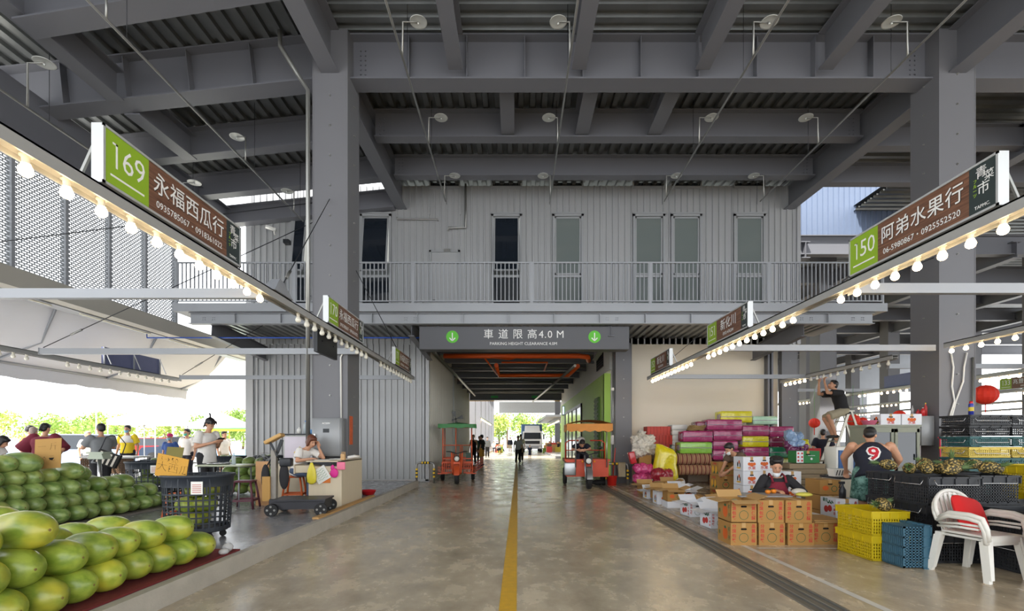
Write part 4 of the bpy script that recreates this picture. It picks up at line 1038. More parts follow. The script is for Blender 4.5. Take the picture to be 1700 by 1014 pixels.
for sg in (1,-1): m.tube([(sg*0.029+0.022*cos(a),-0.097,0.006+0.019*sin(a)) for a in [2*pi*i/12 for i in range(12)]],0.0022,5,True); m.tube([(sg*0.05,-0.095,0.01),(sg*0.078,-0.03,0.01),(sg*0.08,0.01,0.0)],0.002,4)
g_ = m.build('glasses', mat('thin_gold_frame',(150,130,80),0.3,0.8)); g_.parent = p

# --- seated woman
seat_rz = 1.25
woman = person('seated woman in white t-shirt writing at counter, cheek on her hand', (-4.30,9.50,0.18), seat_rz, 1.60,
   hip=(0,0,0.61), chest=(0,-0.10,0.90), neck=(0,-0.20,1.05), head=(0.02,-0.315,1.185), look=(-0.25,0.45), hair=(hair_r,'bob'), top=white_c, bottom=jean_c, shoes=shoe_d, voxel=0.009, hem=0.02,
   arms=[((0.20,-0.44,0.865),(0.115,-0.40,1.07),(-0.15,0.05,1),(-1,0,0.1),0.5),((-0.235,-0.20,0.82),(-0.10,-0.43,0.86),(0.5,-1,-0.05),(0.1,0,-1),0.9)],
   legs=[((0.10,-0.42,0.58),(0.11,-0.36,0.14),(0.1,-1,0)),((-0.10,-0.42,0.58),(-0.11,-0.38,0.14),(-0.1,-1,0))])

# --- woman with the apron
p = person('woman in black top and maroon apron sorting fruit behind the cartons', (4.02,7.55,0.0), -0.12, 1.58,
   hip=(0,0,0.36), chest=(0,-0.03,0.66), neck=(0.0,-0.07,0.835), head=(-0.02,-0.13,0.985), look=(-0.15,0.38), hair=(hair_b,'puffy'), top=black_c, bottom=black_c, shoes=shoe_d, voxel=0.009, build=1.12, sleeve='long', mask=(mask_m,-0.05),
   arms=[((0.36,-0.15,0.60),(0.17,-0.36,0.64),(-0.2,-1,-0.15),(-0.2,0,-1),0.9),((-0.32,-0.14,0.60),(-0.10,-0.36,0.64),(0.5,-0.9,-0.1),(0.2,0,-1),0.9)],
   legs=[((0.2,-0.33,0.40),(0.18,-0.2,0.075)),((-0.2,-0.33,0.40),(-0.18,-0.2,0.075))])
m = MB()
R = []
for z, w_, dep, cy in ((0.20,0.20,0.20,0.0),(0.36,0.205,0.175,0.0),(0.50,0.19,0.165,-0.02),(0.62,0.155,0.168,-0.04),(0.70,0.115,0.158,-0.05),(0.76,0.10,0.14,-0.062)):
    R.append([(w_*sin(a)*1.0, cy-dep*(cos(a)*0.5+0.5), z) for a in [-1.5+3.0*j/14 for j in range(15)]])
m.loft(R, False, False, False, True)
for sg in (1,-1): m.tube([(sg*0.095,-0.20,0.75),(sg*0.10,-0.14,0.84),(sg*0.095,-0.05,0.875),(sg*0.08,0.06,0.80)], 0.016, 6)
a_ = m.build('apron', apron_c); a_.parent = p
m = MB()
for sg in (1,-1): m.tube([(sg*0.12,-0.03,0.835),(sg*0.20,-0.03,0.80)], 0.016, 6)
a_ = m.build('shoulder_trim', yellow_c); a_.parent = p

# --- man in the number 9 vest
p = person('man in navy number 9 vest and green shorts, back turned', (5.42,7.35,0.0), 2.62, 1.72,
   hip=(0,0,0.88), chest=(0,-0.17,1.16), neck=(0,-0.31,1.335), head=(0.0,-0.40,1.46), look=(-0.25,0.55), hair=(hair_b,'short'), top=navy_c, bottom=mottle, bl='shorts', shoes=shoe_d, voxel=0.011, build=1.42, sleeve='none', mask=(mask_m,0.0), hem=0.05,
   arms=[((0.34,-0.42,1.12),(0.30,-0.62,0.90),(0.0,-0.6,-0.8),(-0.3,0.7,-0.6),0.7),((-0.36,-0.38,1.10),(-0.30,-0.60,0.88),(0.0,-0.6,-0.8),(0.3,0.7,-0.6),0.7)],
   legs=[((0.15,-0.04,0.48),(0.17,0.02,0.075)),((-0.15,0.0,0.48),(-0.17,0.05,0.075))])
def back_text(p, body, size, centre, up, nrm, mt, off, bold):
    T0 = p.matrix_world.copy(); shirt = [c for c in COL.objects if c.parent == p and c.name.startswith('shirt')][0]
    from mathutils.bvhtree import BVHTree
    bv = BVHTree.FromPolygons([v.co for v in shirt.data.vertices], [pl.vertices for pl in shirt.data.polygons])
    nrm = Vector(nrm).normalized(); up = Vector(up); up = (up-nrm*up.dot(nrm)).normalized(); x = up.cross(nrm)
    vs, fs = text_geo(body, size, 0.0, 'CENTER', bold)
    # refine
    me = bpy.data.meshes.new('x'); me.from_pydata(vs, [], fs); 
    import bmesh as bmm
    bm = bmm.new(); bm.from_mesh(me); bmm.ops.triangulate(bm, faces=bm.faces); bmm.ops.subdivide_edges(bm, edges=bm.edges, cuts=2, use_grid_fill=True); out = []
    for v in bm.verts:
        q = Vector(centre)+x*v.co.x+up*v.co.y
        h = bv.ray_cast(q+nrm*0.4, -nrm)
        v.co = (h[0]+nrm*off) if h[0] is not None else q
    bm.to_mesh(me); bm.free(); me.materials.append(mt)
    o = bpy.data.objects.new('number', me); COL.objects.link(o); o.parent = shirt
back_text(p, '9', 0.30, (0.0,-0.10,1.12), (0.0,-0.5,0.85), (0,0.9,0.45), mat('white_print',(230,228,224),0.7), 0.005, 0.028)
back_text(p, '9', 0.30, (0.0,-0.10,1.12), (0.0,-0.5,0.85), (0,0.9,0.45), mat('red_print',(190,30,44),0.7), 0.009, 0.006)
shorts = [c for c in COL.objects if c.parent == p and c.name.startswith('shorts')][0]
m = MB()
for dy in (-0.035, -0.005, 0.025):
    m.tube([(-0.262,dy-0.0,0.86),(-0.292,dy+0.01,0.72),(-0.285,dy+0.01,0.60),(-0.288,dy+0.01,0.50)], 0.007, 5)
a_ = m.build('side_stripes', white_c); a_.parent = shorts

# --- man on the ladder
p = person('man in black t-shirt and khaki shorts perched on the stepladder', (8.76,13.30,1.42), -pi/2, 1.66,
   hip=(0,0.18,0.68), chest=(0,0.10,0.98), neck=(0,0.02,1.16), head=(0,-0.07,1.32), look=(0,-0.35), hair=(hair_b,'short'), top=black_c, bottom=khaki_c, bl='shorts', shoes=shoe_d, voxel=0.013, hem=0.03,
   arms=[((0.17,-0.30,1.12),(0.05,-0.30,1.40),(0,0,1),(0,1,0),0.9),((-0.17,-0.30,1.12),(-0.07,-0.36,1.38),(0,0,1),(0,1,0),0.9)],
   legs=[((0.11,-0.24,0.56),(0.10,-0.06,0.10)),((-0.11,-0.20,0.50),(-0.10,0.0,0.10))])
p.scale = (1.12,)*3
def ladder(loc, rz, h, label, spread=0.55):
    t = thing('stepladder', label, 'ladder', loc, rz); al = mat('aluminium_ladder', (176,172,160), 0.4, 0.5, 0.05)
    for s_ in (1,-1):
        m = MB(); m.bar((-spread*1.1, s_*0.26, 0), (-0.03, s_*0.17, h), 0.03, 0.07); m.build('front_rail', al, t)
        m = MB(); m.bar((spread*0.95, s_*0.26, 0), (0.03, s_*0.17, h), 0.03, 0.05); m.build('rear_rail', al, t)
    n = int(h/0.3)
    for i in range(1, n+1):
        z = i*h/(n+1); k = z/h; x = -spread*1.1*(1-k)-0.03*k; w_ = 0.26*(1-k)+0.17*k
        m = MB(); m.box(x-0.04, x+0.04, -w_, w_, z-0.015, z+0.015); m.build('step', al, t)
        if i % 2: x = spread*0.95*(1-k)+0.03*k; m = MB(); m.box(x-0.012, x+0.012, -w_, w_, z-0.012, z+0.012); m.build('brace', al, t)
    m = MB(); m.box(-0.1, 0.1, -0.2, 0.2, h-0.01, h+0.02); m.build('top_cap', al, t)
    return t
ladder((9.05,13.3,0), 0, 2.18, 'tall aluminium stepladder under the light rail, with a man perched on it', 0.75)

# --- brown shirt man behind the cartons
person('man in brown t-shirt with mask bending over an open pear carton', (4.95,10.4,0.0), -1.3, 1.66,
   hip=(0,0.05,0.82), chest=(0,-0.20,1.0), neck=(0,-0.35,1.10), head=(0.02,-0.47,1.20), look=(0,0.6), hair=(hair_b,'short'), top=brown_c, bottom=black_c, shoes=shoe_d, voxel=0.012, mask=(mask_m,0),
   arms=[((0.2,-0.40,0.90),(0.1,-0.60,0.72)),((-0.2,-0.40,0.88),(-0.1,-0.58,0.70))], legs=[((0.1,-0.1,0.48),(0.1,0.0,0.075)),((-0.1,-0.1,0.48),(-0.1,0.0,0.075))])
# ================================================================ people farther off
hang = None
def arms_front(z=1.15, y=-0.28, w=0.1): return [((0.23,0.02,1.13),(w,y,z)),((-0.23,0.02,1.13),(-w,y,z))]
walk = [((0.09,-0.16,0.49),(0.09,-0.12,0.09)),((-0.09,0.0,0.47),(-0.09,0.22,0.12))]
person('large woman in loose maroon top, back turned and hands on hips, among the melon piles', (-10.35,10.6,0.18), pi, 1.56, 1.5, look=(0,0.3), hair=(hair_b,'bun'), top=maroon_c, sleeve='cape', bottom=maroon_c, bl='skirt', shoes=shoe_d, voxel=0.014, hem=0.1,
       arms=[((0.44,0.06,1.02),(0.26,-0.10,0.92)),((-0.44,0.06,1.02),(-0.26,-0.10,0.92))])
person('woman in grey top with short dark hair, seen from behind beside the weighing scale', (-9.02,10.5,0.18), -2.1, 1.55, 1.2, look=(0,0.1), hair=(hair_b,'short'), top=grey_c, bottom=black_c, shoes=shoe_d, voxel=0.014, hem=0.08,
       arms=[((0.26,-0.16,1.05),(0.12,-0.42,1.18)),((-0.26,-0.14,1.05),(-0.10,-0.42,1.14))])
m = MB(); m.box(-0.2,0.2,-0.05,0.05,-0.14,0.14); st_ = m.build('handbag', cloth('bag_black',(34,32,30))); st_.location = (-8.62,10.2,1.0); st_.rotation_euler = (0,0.4,0.3); tag(st_, 'striped handbag hanging at the hip of the woman in grey', 'handbag')
m = MB(); [m.box(-0.16+0.09*i,-0.12+0.09*i,-0.054,0.054,-0.12,0.12) for i in range(4)]; m.build('stripes', cream_c, st_)
m = MB(); m.tube([(-0.2,0,0.14),(-0.25,0.1,0.4),(-0.1,0.2,0.5),(0.15,0.05,0.4),(0.2,0,0.14)],0.01,6); m.build('strap', dark_m, st_)
person('man in white and yellow polo shirt with a blue mask, walking behind the baskets', (-11.26,14.0,0.18), 0.25, 1.62, 1.05, hair=(hair_b,'short'), top=yellow_c, bottom=navy_c, shoes=shoe_d, voxel=0.016, mask=(mask_b,0))
m = MB(); torso(m, [((0,0,1.17),0.185,0.14),((0,0,1.25),0.182,0.135),((0,0,1.33),0.15,0.11),((0,0,1.38),0.08,0.075)], (1,0,0)); 
yo = [o for o in COL.objects if o.name.startswith('person') and o.parent is None][-1]; q_ = m.build('shirt_yoke', white_c); q_.parent = yo; q_.location = (0,0,-0.03)
person('blurred walker in white shirt and grey trousers crossing behind the tables', (-14.2,16.0,0.0), 1.3, 1.66, hair=(hair_g,'short'), top=white_c, bottom=grey_c, shoes=shoe_d, voxel=0.018, legs=walk)
person('man in orange shirt with back turned at the left edge', (-12.3,12.2,0.18), pi-0.3, 1.56, 1.1, look=(0,0.3), hair=(hair_b,'short'), top=orange_c, bottom=black_c, shoes=shoe_d, voxel=0.016, hem=0.08)
person('grey haired shopper half hidden behind the stooping person at left', (-11.6,11.6,0.18), pi+0.2, 1.5, look=(0,0.2), hair=(hair_g,'short'), top=black_c, bottom=black_c, shoes=shoe_d, voxel=0.016)
person('person in white t-shirt and blue apron stooping at the left edge', (-10.9,9.7,0.18), pi/2+0.3, 1.6, 1.1, hip=(0,0.1,0.85), chest=(0,-0.16,1.04), neck=(0,-0.33,1.12), head=(0,-0.47,1.17), look=(0,0.6), hair=(hair_b,'bob'), top=white_c, bottom=blue_c, shoes=shoe_d, voxel=0.014,
       arms=[((0.22,-0.38,0.85),(0.15,-0.5,0.65)),((-0.22,-0.38,0.85),(-0.15,-0.5,0.65))])
person('small person in pink cap and blue shirt with mask, far left yard', (-10.75,15.0,0.0), 0.1, 1.58, 0.95, hair=(pink_c,'cap'), top=blue_c, bottom=navy_c, shoes=shoe_d, voxel=0.016, mask=(mask_b,0))
person('man in white t-shirt with green mask standing next to the person in the pink cap', (-10.9,16.0,0.0), -0.1, 1.74, 1.1, hair=(hair_b,'short'), top=white_c, bottom=navy_c, shoes=shoe_d, voxel=0.016, mask=(mat('face_mask_green',(90,190,170),0.8),0))
person('man in pale t-shirt standing in the yard behind the young person with the phone', (-10.9,18.0,0.0), 1.2, 1.7, hair=(hair_b,'short'), top=white_c, bottom=khaki_c, bl='shorts', shoes=shoe_w, voxel=0.018)
# in the passage
def ff(px, py): return tuple(G(px, py, 0))
person('standing person in dark vest with mask behind the green roofed tricycle', ff(786,770), -0.3, 1.68, hair=(hair_b,'short'), top=black_c, sleeve='none', bottom=black_c, shoes=shoe_d, voxel=0.02, mask=(mask_m,0))
person('man in green t-shirt mostly hidden behind the man in yellow shorts', ff(796,767), 0.5, 1.62, hair=(hair_b,'short'), top=teal_c, bottom=navy_c, shoes=shoe_d, voxel=0.02)
person('man in black t-shirt and mustard yellow shorts beside the green roofed tricycle', ff(800,772.5), -1.9, 1.66, 1.1, hair=(hair_b,'short'), top=black_c, bottom=mustard_c, bl='shorts', shoes=shoe_d, voxel=0.018)
person('man in pale grey shirt and black trousers with mask, left side of the passage', ff(809,759), 0.2, 1.62, hair=(hair_b,'short'), top=grey_c, bottom=black_c, shoes=shoe_d, voxel=0.02, mask=(mask_m,0), sleeve='long')
person('walking man in grey top and dark trousers in the middle of the passage', ff(860,770), 0.15, 1.62, hair=(hair_b,'short'), top=cloth('pale_grey', (176,178,174)), bottom=black_c, shoes=shoe_d, voxel=0.018, legs=walk)
person('taller man in pale shirt walking just behind the man in grey', ff(864.5,766), 0.1, 1.72, hair=(hair_b,'short'), top=cream_c, bottom=black_c, shoes=shoe_w, voxel=0.02, legs=walk)
person('small child in dark blue dress in front of the truck', ff(879.5,762), 0, 1.02, hair=(hair_b,'short'), top=dkblue_c, bottom=dkblue_c, bl='skirt', shoes=shoe_d, voxel=0.02)
person('person in long dark jacket walking alone toward the bright opening', ff(847,751.5), 0.1, 1.66, hair=(hair_b,'short'), top=navy_c, sleeve='long', bottom=khaki_c, bl='shorts', shoes=shoe_w, voxel=0.025, legs=walk)
person('person in cream top and dark trousers walking by the far left stalls', ff(834.5,750), -1.2, 1.6, hair=(hair_b,'short'), top=cream_c, bottom=black_c, shoes=shoe_d, voxel=0.025, legs=walk)
sit = dict(hip=(0,0,0.5), legs=[((0.12,-0.35,0.5),(0.12,-0.3,0.08)),((-0.12,-0.35,0.5),(-0.12,-0.3,0.08))])
person('crouching person in white among the far left stall goods', ff(827,752), 0.6, 1.6, hair=(hair_b,'short'), top=white_c, bottom=black_c, shoes=shoe_d, voxel=0.025, **{**sit, 'hip': (0,0,0.35), 'chest': (0,-0.1,0.62)})
person('seated person in white at the far left stalls, nearest the wall', ff(820,751), 0.3, 1.6, hair=(hair_b,'short'), top=white_c, bottom=navy_c, shoes=shoe_d, voxel=0.025, **sit)
person('seated person in black at the far left stalls, next to the crouching one', ff(825,748), 0.3, 1.66, hair=(hair_b,'short'), top=black_c, bottom=navy_c, shoes=shoe_d, voxel=0.025, **sit)
for i, (px, py, c, l_) in enumerate(((919,751,white_c,'seated vendor in white at the far right stalls'),(926,751,navy_c,'seated vendor in dark clothes at the far right stalls'),(912,752,brown_c,'seated vendor in brown at the far right stalls, nearest the truck'))):
    person(l_, ff(px,py), 0.2, 1.66, hair=(hair_b,'short'), top=c, bottom=black_c, shoes=shoe_d, voxel=0.025, **sit)
# right hall
person('man in dark blue t-shirt seen from behind beyond the stepladder', (10.0,15.8,0), 2.6, 1.72, 1.15, hair=(hair_b,'short'), top=navy_c, bottom=black_c, shoes=shoe_d, voxel=0.016)
person('small figure in white standing right of the man in dark blue', (11.2,17.0,0), 0.5, 1.55, hair=(hair_b,'short'), top=white_c, bottom=navy_c, shoes=shoe_d, voxel=0.02)
person('person in brown top behind the stepladder steps', (11.6,15.3,0), 2.9, 1.5, hair=(hair_r,'bob'), top=brown_c, bottom=black_c, shoes=shoe_d, voxel=0.02)
person('person in dark clothes bending near the grey cabinet', (13.0,16.0,0), 1.9, 1.6, 1.1, hip=(0,0,0.85), chest=(0,-0.1,1.14), neck=(0,-0.2,1.28), hair=(hair_b,'short'), top=black_c, bottom=black_c, shoes=shoe_d, voxel=0.02)

# ================================================================ far goods in the second hall
cart_m = mat('plain_cardboard', (190,150,94), 0.8, 0, 0.08, 4)
lab_far = ['brown','green','white','red']
def far_box(px, py, w, h, c, lab):
    q = G(px, py); m = MB(); m.box(-w/2, w/2, 0, w*0.7, 0, h*0.86); m.box(-w/2-0.01, w/2+0.01, -0.01, w*0.7+0.01, h*0.86, h)
    o = m.build('carton', c); o.location = q; tag(o, lab, 'carton', 'far stall cartons')
fx = [mat('far_green_crate',(96,120,40),0.6), cart_m, mat('far_red_tub',(190,50,40),0.5), mat('far_yellow_crate',(190,170,50),0.6)]
random.seed(3)
for i in range(16):
    px = 905+random.random()*30; far_box(px, 748+random.random()*5, 0.55, 0.3+random.random()*0.9, fx[[1,1,0,2,3,1][i % 6]], 'small box in the goods heap at far right stalls beyond the passage')
for i in range(8):
    px = 815+random.random()*17; far_box(px, 748+random.random()*3, 0.5, 0.3+random.random()*0.6, fx[[2,1,3,0][i % 4]], 'small box in the goods heap at far left stalls beyond the passage')
m = MB(); m.box(2.9, 4.6, 36, 60, 0, 0.16); st(m.build('floor_far_platform_right', plat_m)); m = MB(); m.box(-9, -2.9, 38, 60, 0, 0.16); st(m.build('floor_far_platform_left', plat_m))
for i, y in enumerate((37, 43, 49, 55, 61, 67)):
    column(-3.9, -3.2, y, y+0.7, 0, 8, 'grey column in the left row beyond the passage', False)['group'] = 'left columns beyond the passage'
for i, y in enumerate((55, 67)):
    column(5.3, 6.0, y, y+0.7, 0, 8, 'grey column on the right beyond the passage', False)['group'] = 'right columns beyond the passage'
m = MB(); m.box(-2.6, 14, 70, 70.5, 5.3, 6.9); st(m.build('wall_far_lintel', mat('far_lintel_grey', (176,176,176), 0.6)))
m = MB(); m.box(-4, 14, 38, 70.5, 7.6, 7.7); st(m.build('ceiling_far_hall', steel_lt))
m = MB()
m.box(2.6, 9, 44, 62, 3.5, 3.56); 
for i in range(9): m.box(2.6, 9, 44+i*2.2, 44.1+i*2.2, 3.56, 3.7)
tag(m.build('stall_canopy', steel_lt), 'flat grey stall canopy on the right beyond the passage', 'canopy')

# ================================================================ truck
t = thing('truck', 'white box truck facing the viewer at the far end of the road', 'truck', G(884,751,0))
tw = mat('truck_white', (222,222,220), 0.35, 0, 0.02); tb = mat('truck_blue_box', (60,92,130), 0.5, 0, 0.04)
m = MB(); m.loft([[( -1.1,y0,0.55),(1.1,y0,0.55),(1.1,y0+0.02,1.45),(1.05,y0+0.25,2.35),(-1.05,y0+0.25,2.35),(-1.1,y0+0.02,1.45)] for y0 in (0,)]+[[(-1.1,2,0.55),(1.1,2,0.55),(1.1,2,1.45),(1.05,2,2.35),(-1.05,2,2.35),(-1.1,2,1.45)]], True, True, True, False); m.build('cab', tw, t)
m = MB(); m.add([(-0.95,-0.01,1.5),(0.95,-0.01,1.5),(0.9,0.2,2.2),(-0.9,0.2,2.2)], [(0,1,2,3)]); m.build('windshield', glass_d, t)
m = MB(); m.loft([[(-0.85,0.3,2.35),(0.85,0.3,2.35),(0.85,1.9,2.35),(-0.85,1.9,2.35)],[(-0.8,0.9,3.0),(0.8,0.9,3.0),(0.8,1.9,3.0),(-0.8,1.9,3.0)]], True, True, True, False); m.build('roof_fairing', tw, t)
m = MB(); m.box(-1.18,1.18,2.1,8.5,0.9,3.2); m.build('cargo_box', tb, t)
m = MB(); m.box(-0.8,0.8,-0.03,0,0.95,1.3); [m.box(-0.75,0.75,-0.05,-0.03,0.98+0.1*i,1.02+0.1*i) for i in range(3)]; m.build('grille', dark_m, t)
m = MB(); m.box(-1.1,1.1,-0.12,0.1,0.4,0.75); m.build('bumper', steel_lt, t)
for sg in (1,-1):
    m = MB(); m.box(sg*1.25-0.08,sg*1.25+0.08,0.0,0.08,1.45,2.05); m.bar((sg*1.05,0.1,2.1),(sg*1.25,0.04,2.0),0.03,0.03); m.build('mirror', dark_m, t)
    m = MB(); m.box(sg*0.85-0.14,sg*0.85+0.14,-0.14,-0.1,0.5,0.65); m.build('headlight', white_p, t)
    for y in (0.9, 6.5): m = MB(); m.cyl((sg*0.85,y,0.45),(sg*1.1,y,0.45),0.45,n=20); m.build('wheel', black_r, t)

# ================================================================ outside on the left: yard, cars, trees
leaf = mat('leaf_green', (128,158,70), 0.7, 0, 0.35, 1.2, rand=0.15); leaf2 = mat('leaf_light', (160,176,84), 0.7, 0, 0.35, 1.2, rand=0.15); bark = mat('bark', (110,92,72), 0.9, 0, 0.2, 6)
def tree_proto(seed, h, lm):
    rnd = random.Random(seed); t = thing('tree', '', 'tree')
    m = MB(); m.tube([(0,0,0),(0.1,0.05,h*0.3),(-0.05,0,h*0.6)], [0.16,0.12,0.06], 7); m.build('trunk', bark, t)
    m = MB(); blobs = [(rnd.uniform(-0.32,0.32)*h, rnd.uniform(-0.3,0.3)*h, h*rnd.uniform(0.35,0.85), h*rnd.uniform(0.14,0.24)) for _ in range(9)]
    for bx_, by, bz, r in blobs:
        for k in range(90):
            d = Vector((rnd.gauss(0,1), rnd.gauss(0,1), rnd.gauss(0,1))).normalized()*r*rnd.uniform(0.75,1.1); c = Vector((bx_,by,bz))+d
            a = Vector((rnd.gauss(0,1), rnd.gauss(0,1), rnd.gauss(0,1))).normalized(); b2 = a.cross(d).normalized(); s_ = h*rnd.uniform(0.02,0.045)
            m.add([tuple(c-a*s_), tuple(c+b2*s_*0.6), tuple(c+a*s_), tuple(c-b2*s_*0.6)], [(0,1,2,3)], False)
    m.build('foliage', lm, t); return Kind(t)
TR = [tree_proto(1, 5.0, leaf), tree_proto(2, 5.4, leaf2), tree_proto(3, 4.6, leaf)]
rnd = random.Random(5)
for i in range(30):
    x = -78+i*2.0+rnd.uniform(-0.6,0.6); y = 62+rnd.uniform(-5,6); k = i % 3
    TR[k].put((x, y, -0.05), rnd.uniform(0,6), ['dark green tree in the row at the back of the left yard','yellowish tree in the row at the back of the left yard','low bushy tree in the row at the back of the left yard'][k], 'trees behind the left yard', (1.1,1.1,rnd.uniform(0.8,1.15)))
for i in range(16):
    x = -9+i*1.9+rnd.uniform(-0.6,0.6); y = 84+rnd.uniform(-4,4); k = i % 3
    TR[k].put((x, y, -0.05), rnd.uniform(0,6), ['dark green tree seen through the far end of the passage','yellowish tree seen through the far end of the passage','low bushy tree seen through the far end of the passage'][k], 'trees beyond the passage', 1.25)
def car(loc, rz, col, label, name='car', h=1.5, l=4.4):
    t = thing(name, label, 'car', loc, rz)
    m = MB(); prof = [(-l/2,0.35),(-l/2,0.75),(-l/2+0.15,0.95),(-l*0.22,1.02),(l/2-0.5,1.0),(l/2,0.85),(l/2,0.35)]
    m.prism(prof, 'y', -0.86, 0.86); m.build('body', col, t)
    m = MB(); m.loft([[(-l*0.26,-0.82,1.0),(l*0.42,-0.82,1.0),(l*0.42,0.82,1.0),(-l*0.26,0.82,1.0)],[(-l*0.12,-0.68,h),(l*0.34,-0.68,h),(l*0.34,0.68,h),(-l*0.12,0.68,h)]], True, False, True, False); m.build('cabin_glass', glass_d, t)
    m = MB(); m.box(-l*0.12,l*0.34,-0.68,0.68,h-0.01,h+0.04); m.build('roof', col, t)
    for x in (-l*0.32, l*0.32):
        for y in (-0.8, 0.8): m = MB(); m.cyl((x,y-0.1,0.33),(x,y+0.1,0.33),0.33,n=20); m.build('wheel', black_r, t)
    return t
car((-20.5,30,0), 0.1, mat('car_dark_blue', (40,52,72), 0.3, 0.3), 'dark blue estate car parked in the yard behind the man in yellow', h=1.55)
car((-26,27,0), 0.3, mat('car_white', (220,222,224), 0.3), 'white car in the yard between the two large women')
car((-19,20.5,0), 0.5, mat('car_silver_blue', (150,170,196), 0.3, 0.3), 'silver blue car at the far left edge of the yard', h=1.6)
car((-25,33,0), 0.2, mat('car_red', (170,40,44), 0.3, 0.2), 'red car half hidden behind the dark blue car')
car((-13.5,32,0), -0.1, mat('car_grey_blue', (96,112,138), 0.3, 0.3), 'grey blue car right of the young person with the phone')
def parasol_card(x, y, w_, h, label):
    t = thing('market_tent', label, 'tent', (x, y, 0))
    m = MB(); m.loft([[(-w_/2,-w_/2,2.2),(w_/2,-w_/2,2.2),(w_/2,w_/2,2.2),(-w_/2,w_/2,2.2)],[(-w_/2,-w_/2,2.5),(w_/2,-w_/2,2.5),(w_/2,w_/2,2.5),(-w_/2,w_/2,2.5)],[(-0.05,-0.05,h),(0.05,-0.05,h),(0.05,0.05,h),(-0.05,0.05,h)]], True, False, True, False); m.build('canopy', white_c, t)
    for sx_ in (-1,1):
        for sy in (-1,1): m = MB(); m.cyl((sx_*w_/2*0.97,sy*w_/2*0.97,0),(sx_*w_/2*0.97,sy*w_/2*0.97,2.3),0.03); m.build('pole', steel_lt, t)
parasol_card(-20.5, 27, 2.6, 3.1, 'white market tent in the yard behind the pink cap')
parasol_card(-22, 36, 3.2, 3.4, 'white market tent farther back in the yard')
# cargo tricycles in the yard
t = thing('cargo_tricycle', 'pale three wheeled cargo truck with green and yellow roof in the yard', 'cargo tricycle', (-12.6,22.5,0))
m = MB(); m.box(-1.2,1.2,-0.7,0.7,0.5,0.95); m.build('cargo_bed', mat('pale_blue_body',(130,170,210),0.5), t)
m = MB(); m.box(-1.25,1.25,-0.75,0.75,1.88,1.94); m.build('roof', mat('roof_green',(70,150,80),0.6), t); m = MB(); m.box(-1.26,1.26,-0.77,-0.74,1.8,1.88); m.build('roof_fringe', yellow_c, t)
for x in (-1.15,1.15):
    for y in (-0.65,0.65): m = MB(); m.cyl((x,y,0.9),(x,y,1.9),0.025); m.build('post', yellow_c, t)
for x, y in ((-0.9,-0.7),(-0.9,0.7),(1.0,0)): m = MB(); m.cyl((x,y-0.06,0.28),(x,y+0.06,0.28),0.28,n=16); m.build('wheel', black_r, t)
for i, (x, y) in enumerate(((-33,42),(-27,38),(-22,44),(-15,40),(-40,46))):
    m = MB(); m.cyl((0,0,0),(0,0,6.2),0.07,0.05,8); m.cyl((0,0,6.2),(0.9,0,6.3),0.04,0.03,6); m.box(0.8,1.3,-0.1,0.1,6.24,6.34)
    o = m.build('lamp_post', white_p); o.location = (x,y,0); tag(o, ['second from left','third from left','fourth from left','rightmost','leftmost'][i]+' of the pale lamp posts across the left yard', 'lamp post', 'yard lamp posts')
# ================================================================ melons
def melon_mat(name, g0, g1, yel, amt):
    m, nt, b = nodes(name)
    tc = N(nt,'ShaderNodeTexCoord'); mp = N(nt,'ShaderNodeMapping'); mp.inputs['Scale'].default_value = (2.2, 9, 9)
    nt.links.new(tc.outputs['Object'], mp.inputs['Vector'])
    oi = N(nt,'ShaderNodeObjectInfo')
    n1 = N(nt,'ShaderNodeTexNoise', noise_dimensions='4D'); n1.inputs['Scale'].default_value = 1.6; n1.inputs['Detail'].default_value = 5
    n2 = N(nt,'ShaderNodeTexNoise', noise_dimensions='4D'); n2.inputs['Scale'].default_value = 4.5; n2.inputs['Detail'].default_value = 2
    m7 = N(nt,'ShaderNodeMath', operation='MULTIPLY'); m7.inputs[1].default_value = 17.0; nt.links.new(oi.outputs['Random'], m7.inputs[0])
    nt.links.new(mp.outputs['Vector'], n1.inputs['Vector']); nt.links.new(tc.outputs['Object'], n2.inputs['Vector'])
    nt.links.new(m7.outputs[0], n1.inputs['W']); nt.links.new(m7.outputs[0], n2.inputs['W'])
    r1 = N(nt,'ShaderNodeValToRGB'); r1.color_ramp.elements[0].position = 0.38; r1.color_ramp.elements[0].color = (*L(g0),1); r1.color_ramp.elements[1].position = 0.62; r1.color_ramp.elements[1].color = (*L(g1),1)
    nt.links.new(n1.outputs['Fac'], r1.inputs['Fac'])
    r2 = N(nt,'ShaderNodeMapRange'); r2.inputs['From Min'].default_value = 0.5; r2.inputs['From Max'].default_value = 0.68; r2.inputs['To Max'].default_value = amt
    nt.links.new(n2.outputs['Fac'], r2.inputs['Value'])
    mx = N(nt,'ShaderNodeMix', data_type='RGBA'); nt.links.new(r2.outputs['Result'], mx.inputs['Factor']); nt.links.new(r1.outputs['Color'], mx.inputs['A']); mx.inputs['B'].default_value = (*L(yel),1)
    hs = N(nt,'ShaderNodeHueSaturation'); mr = N(nt,'ShaderNodeMapRange'); mr.inputs['To Min'].default_value = 0.82; mr.inputs['To Max'].default_value = 1.15
    nt.links.new(oi.outputs['Random'], mr.inputs['Value']); nt.links.new(mr.outputs['Result'], hs.inputs['Value']); nt.links.new(mx.outputs['Result'], hs.inputs['Color'])
    nt.links.new(hs.outputs['Color'], b.inputs['Base Color']); b.inputs['Roughness'].default_value = 0.36; b.inputs['Coat Weight'].default_value = 0.15
    return m
mel_y = melon_mat('melon_skin_yellow_green', (112,134,42), (152,168,66), (200,188,60), 0.75)
mel_g = melon_mat('melon_skin_green', (96,124,58), (146,166,96), (160,158,80), 0.5)
scar_m = mat('melon_scar', (120,100,50), 0.7)
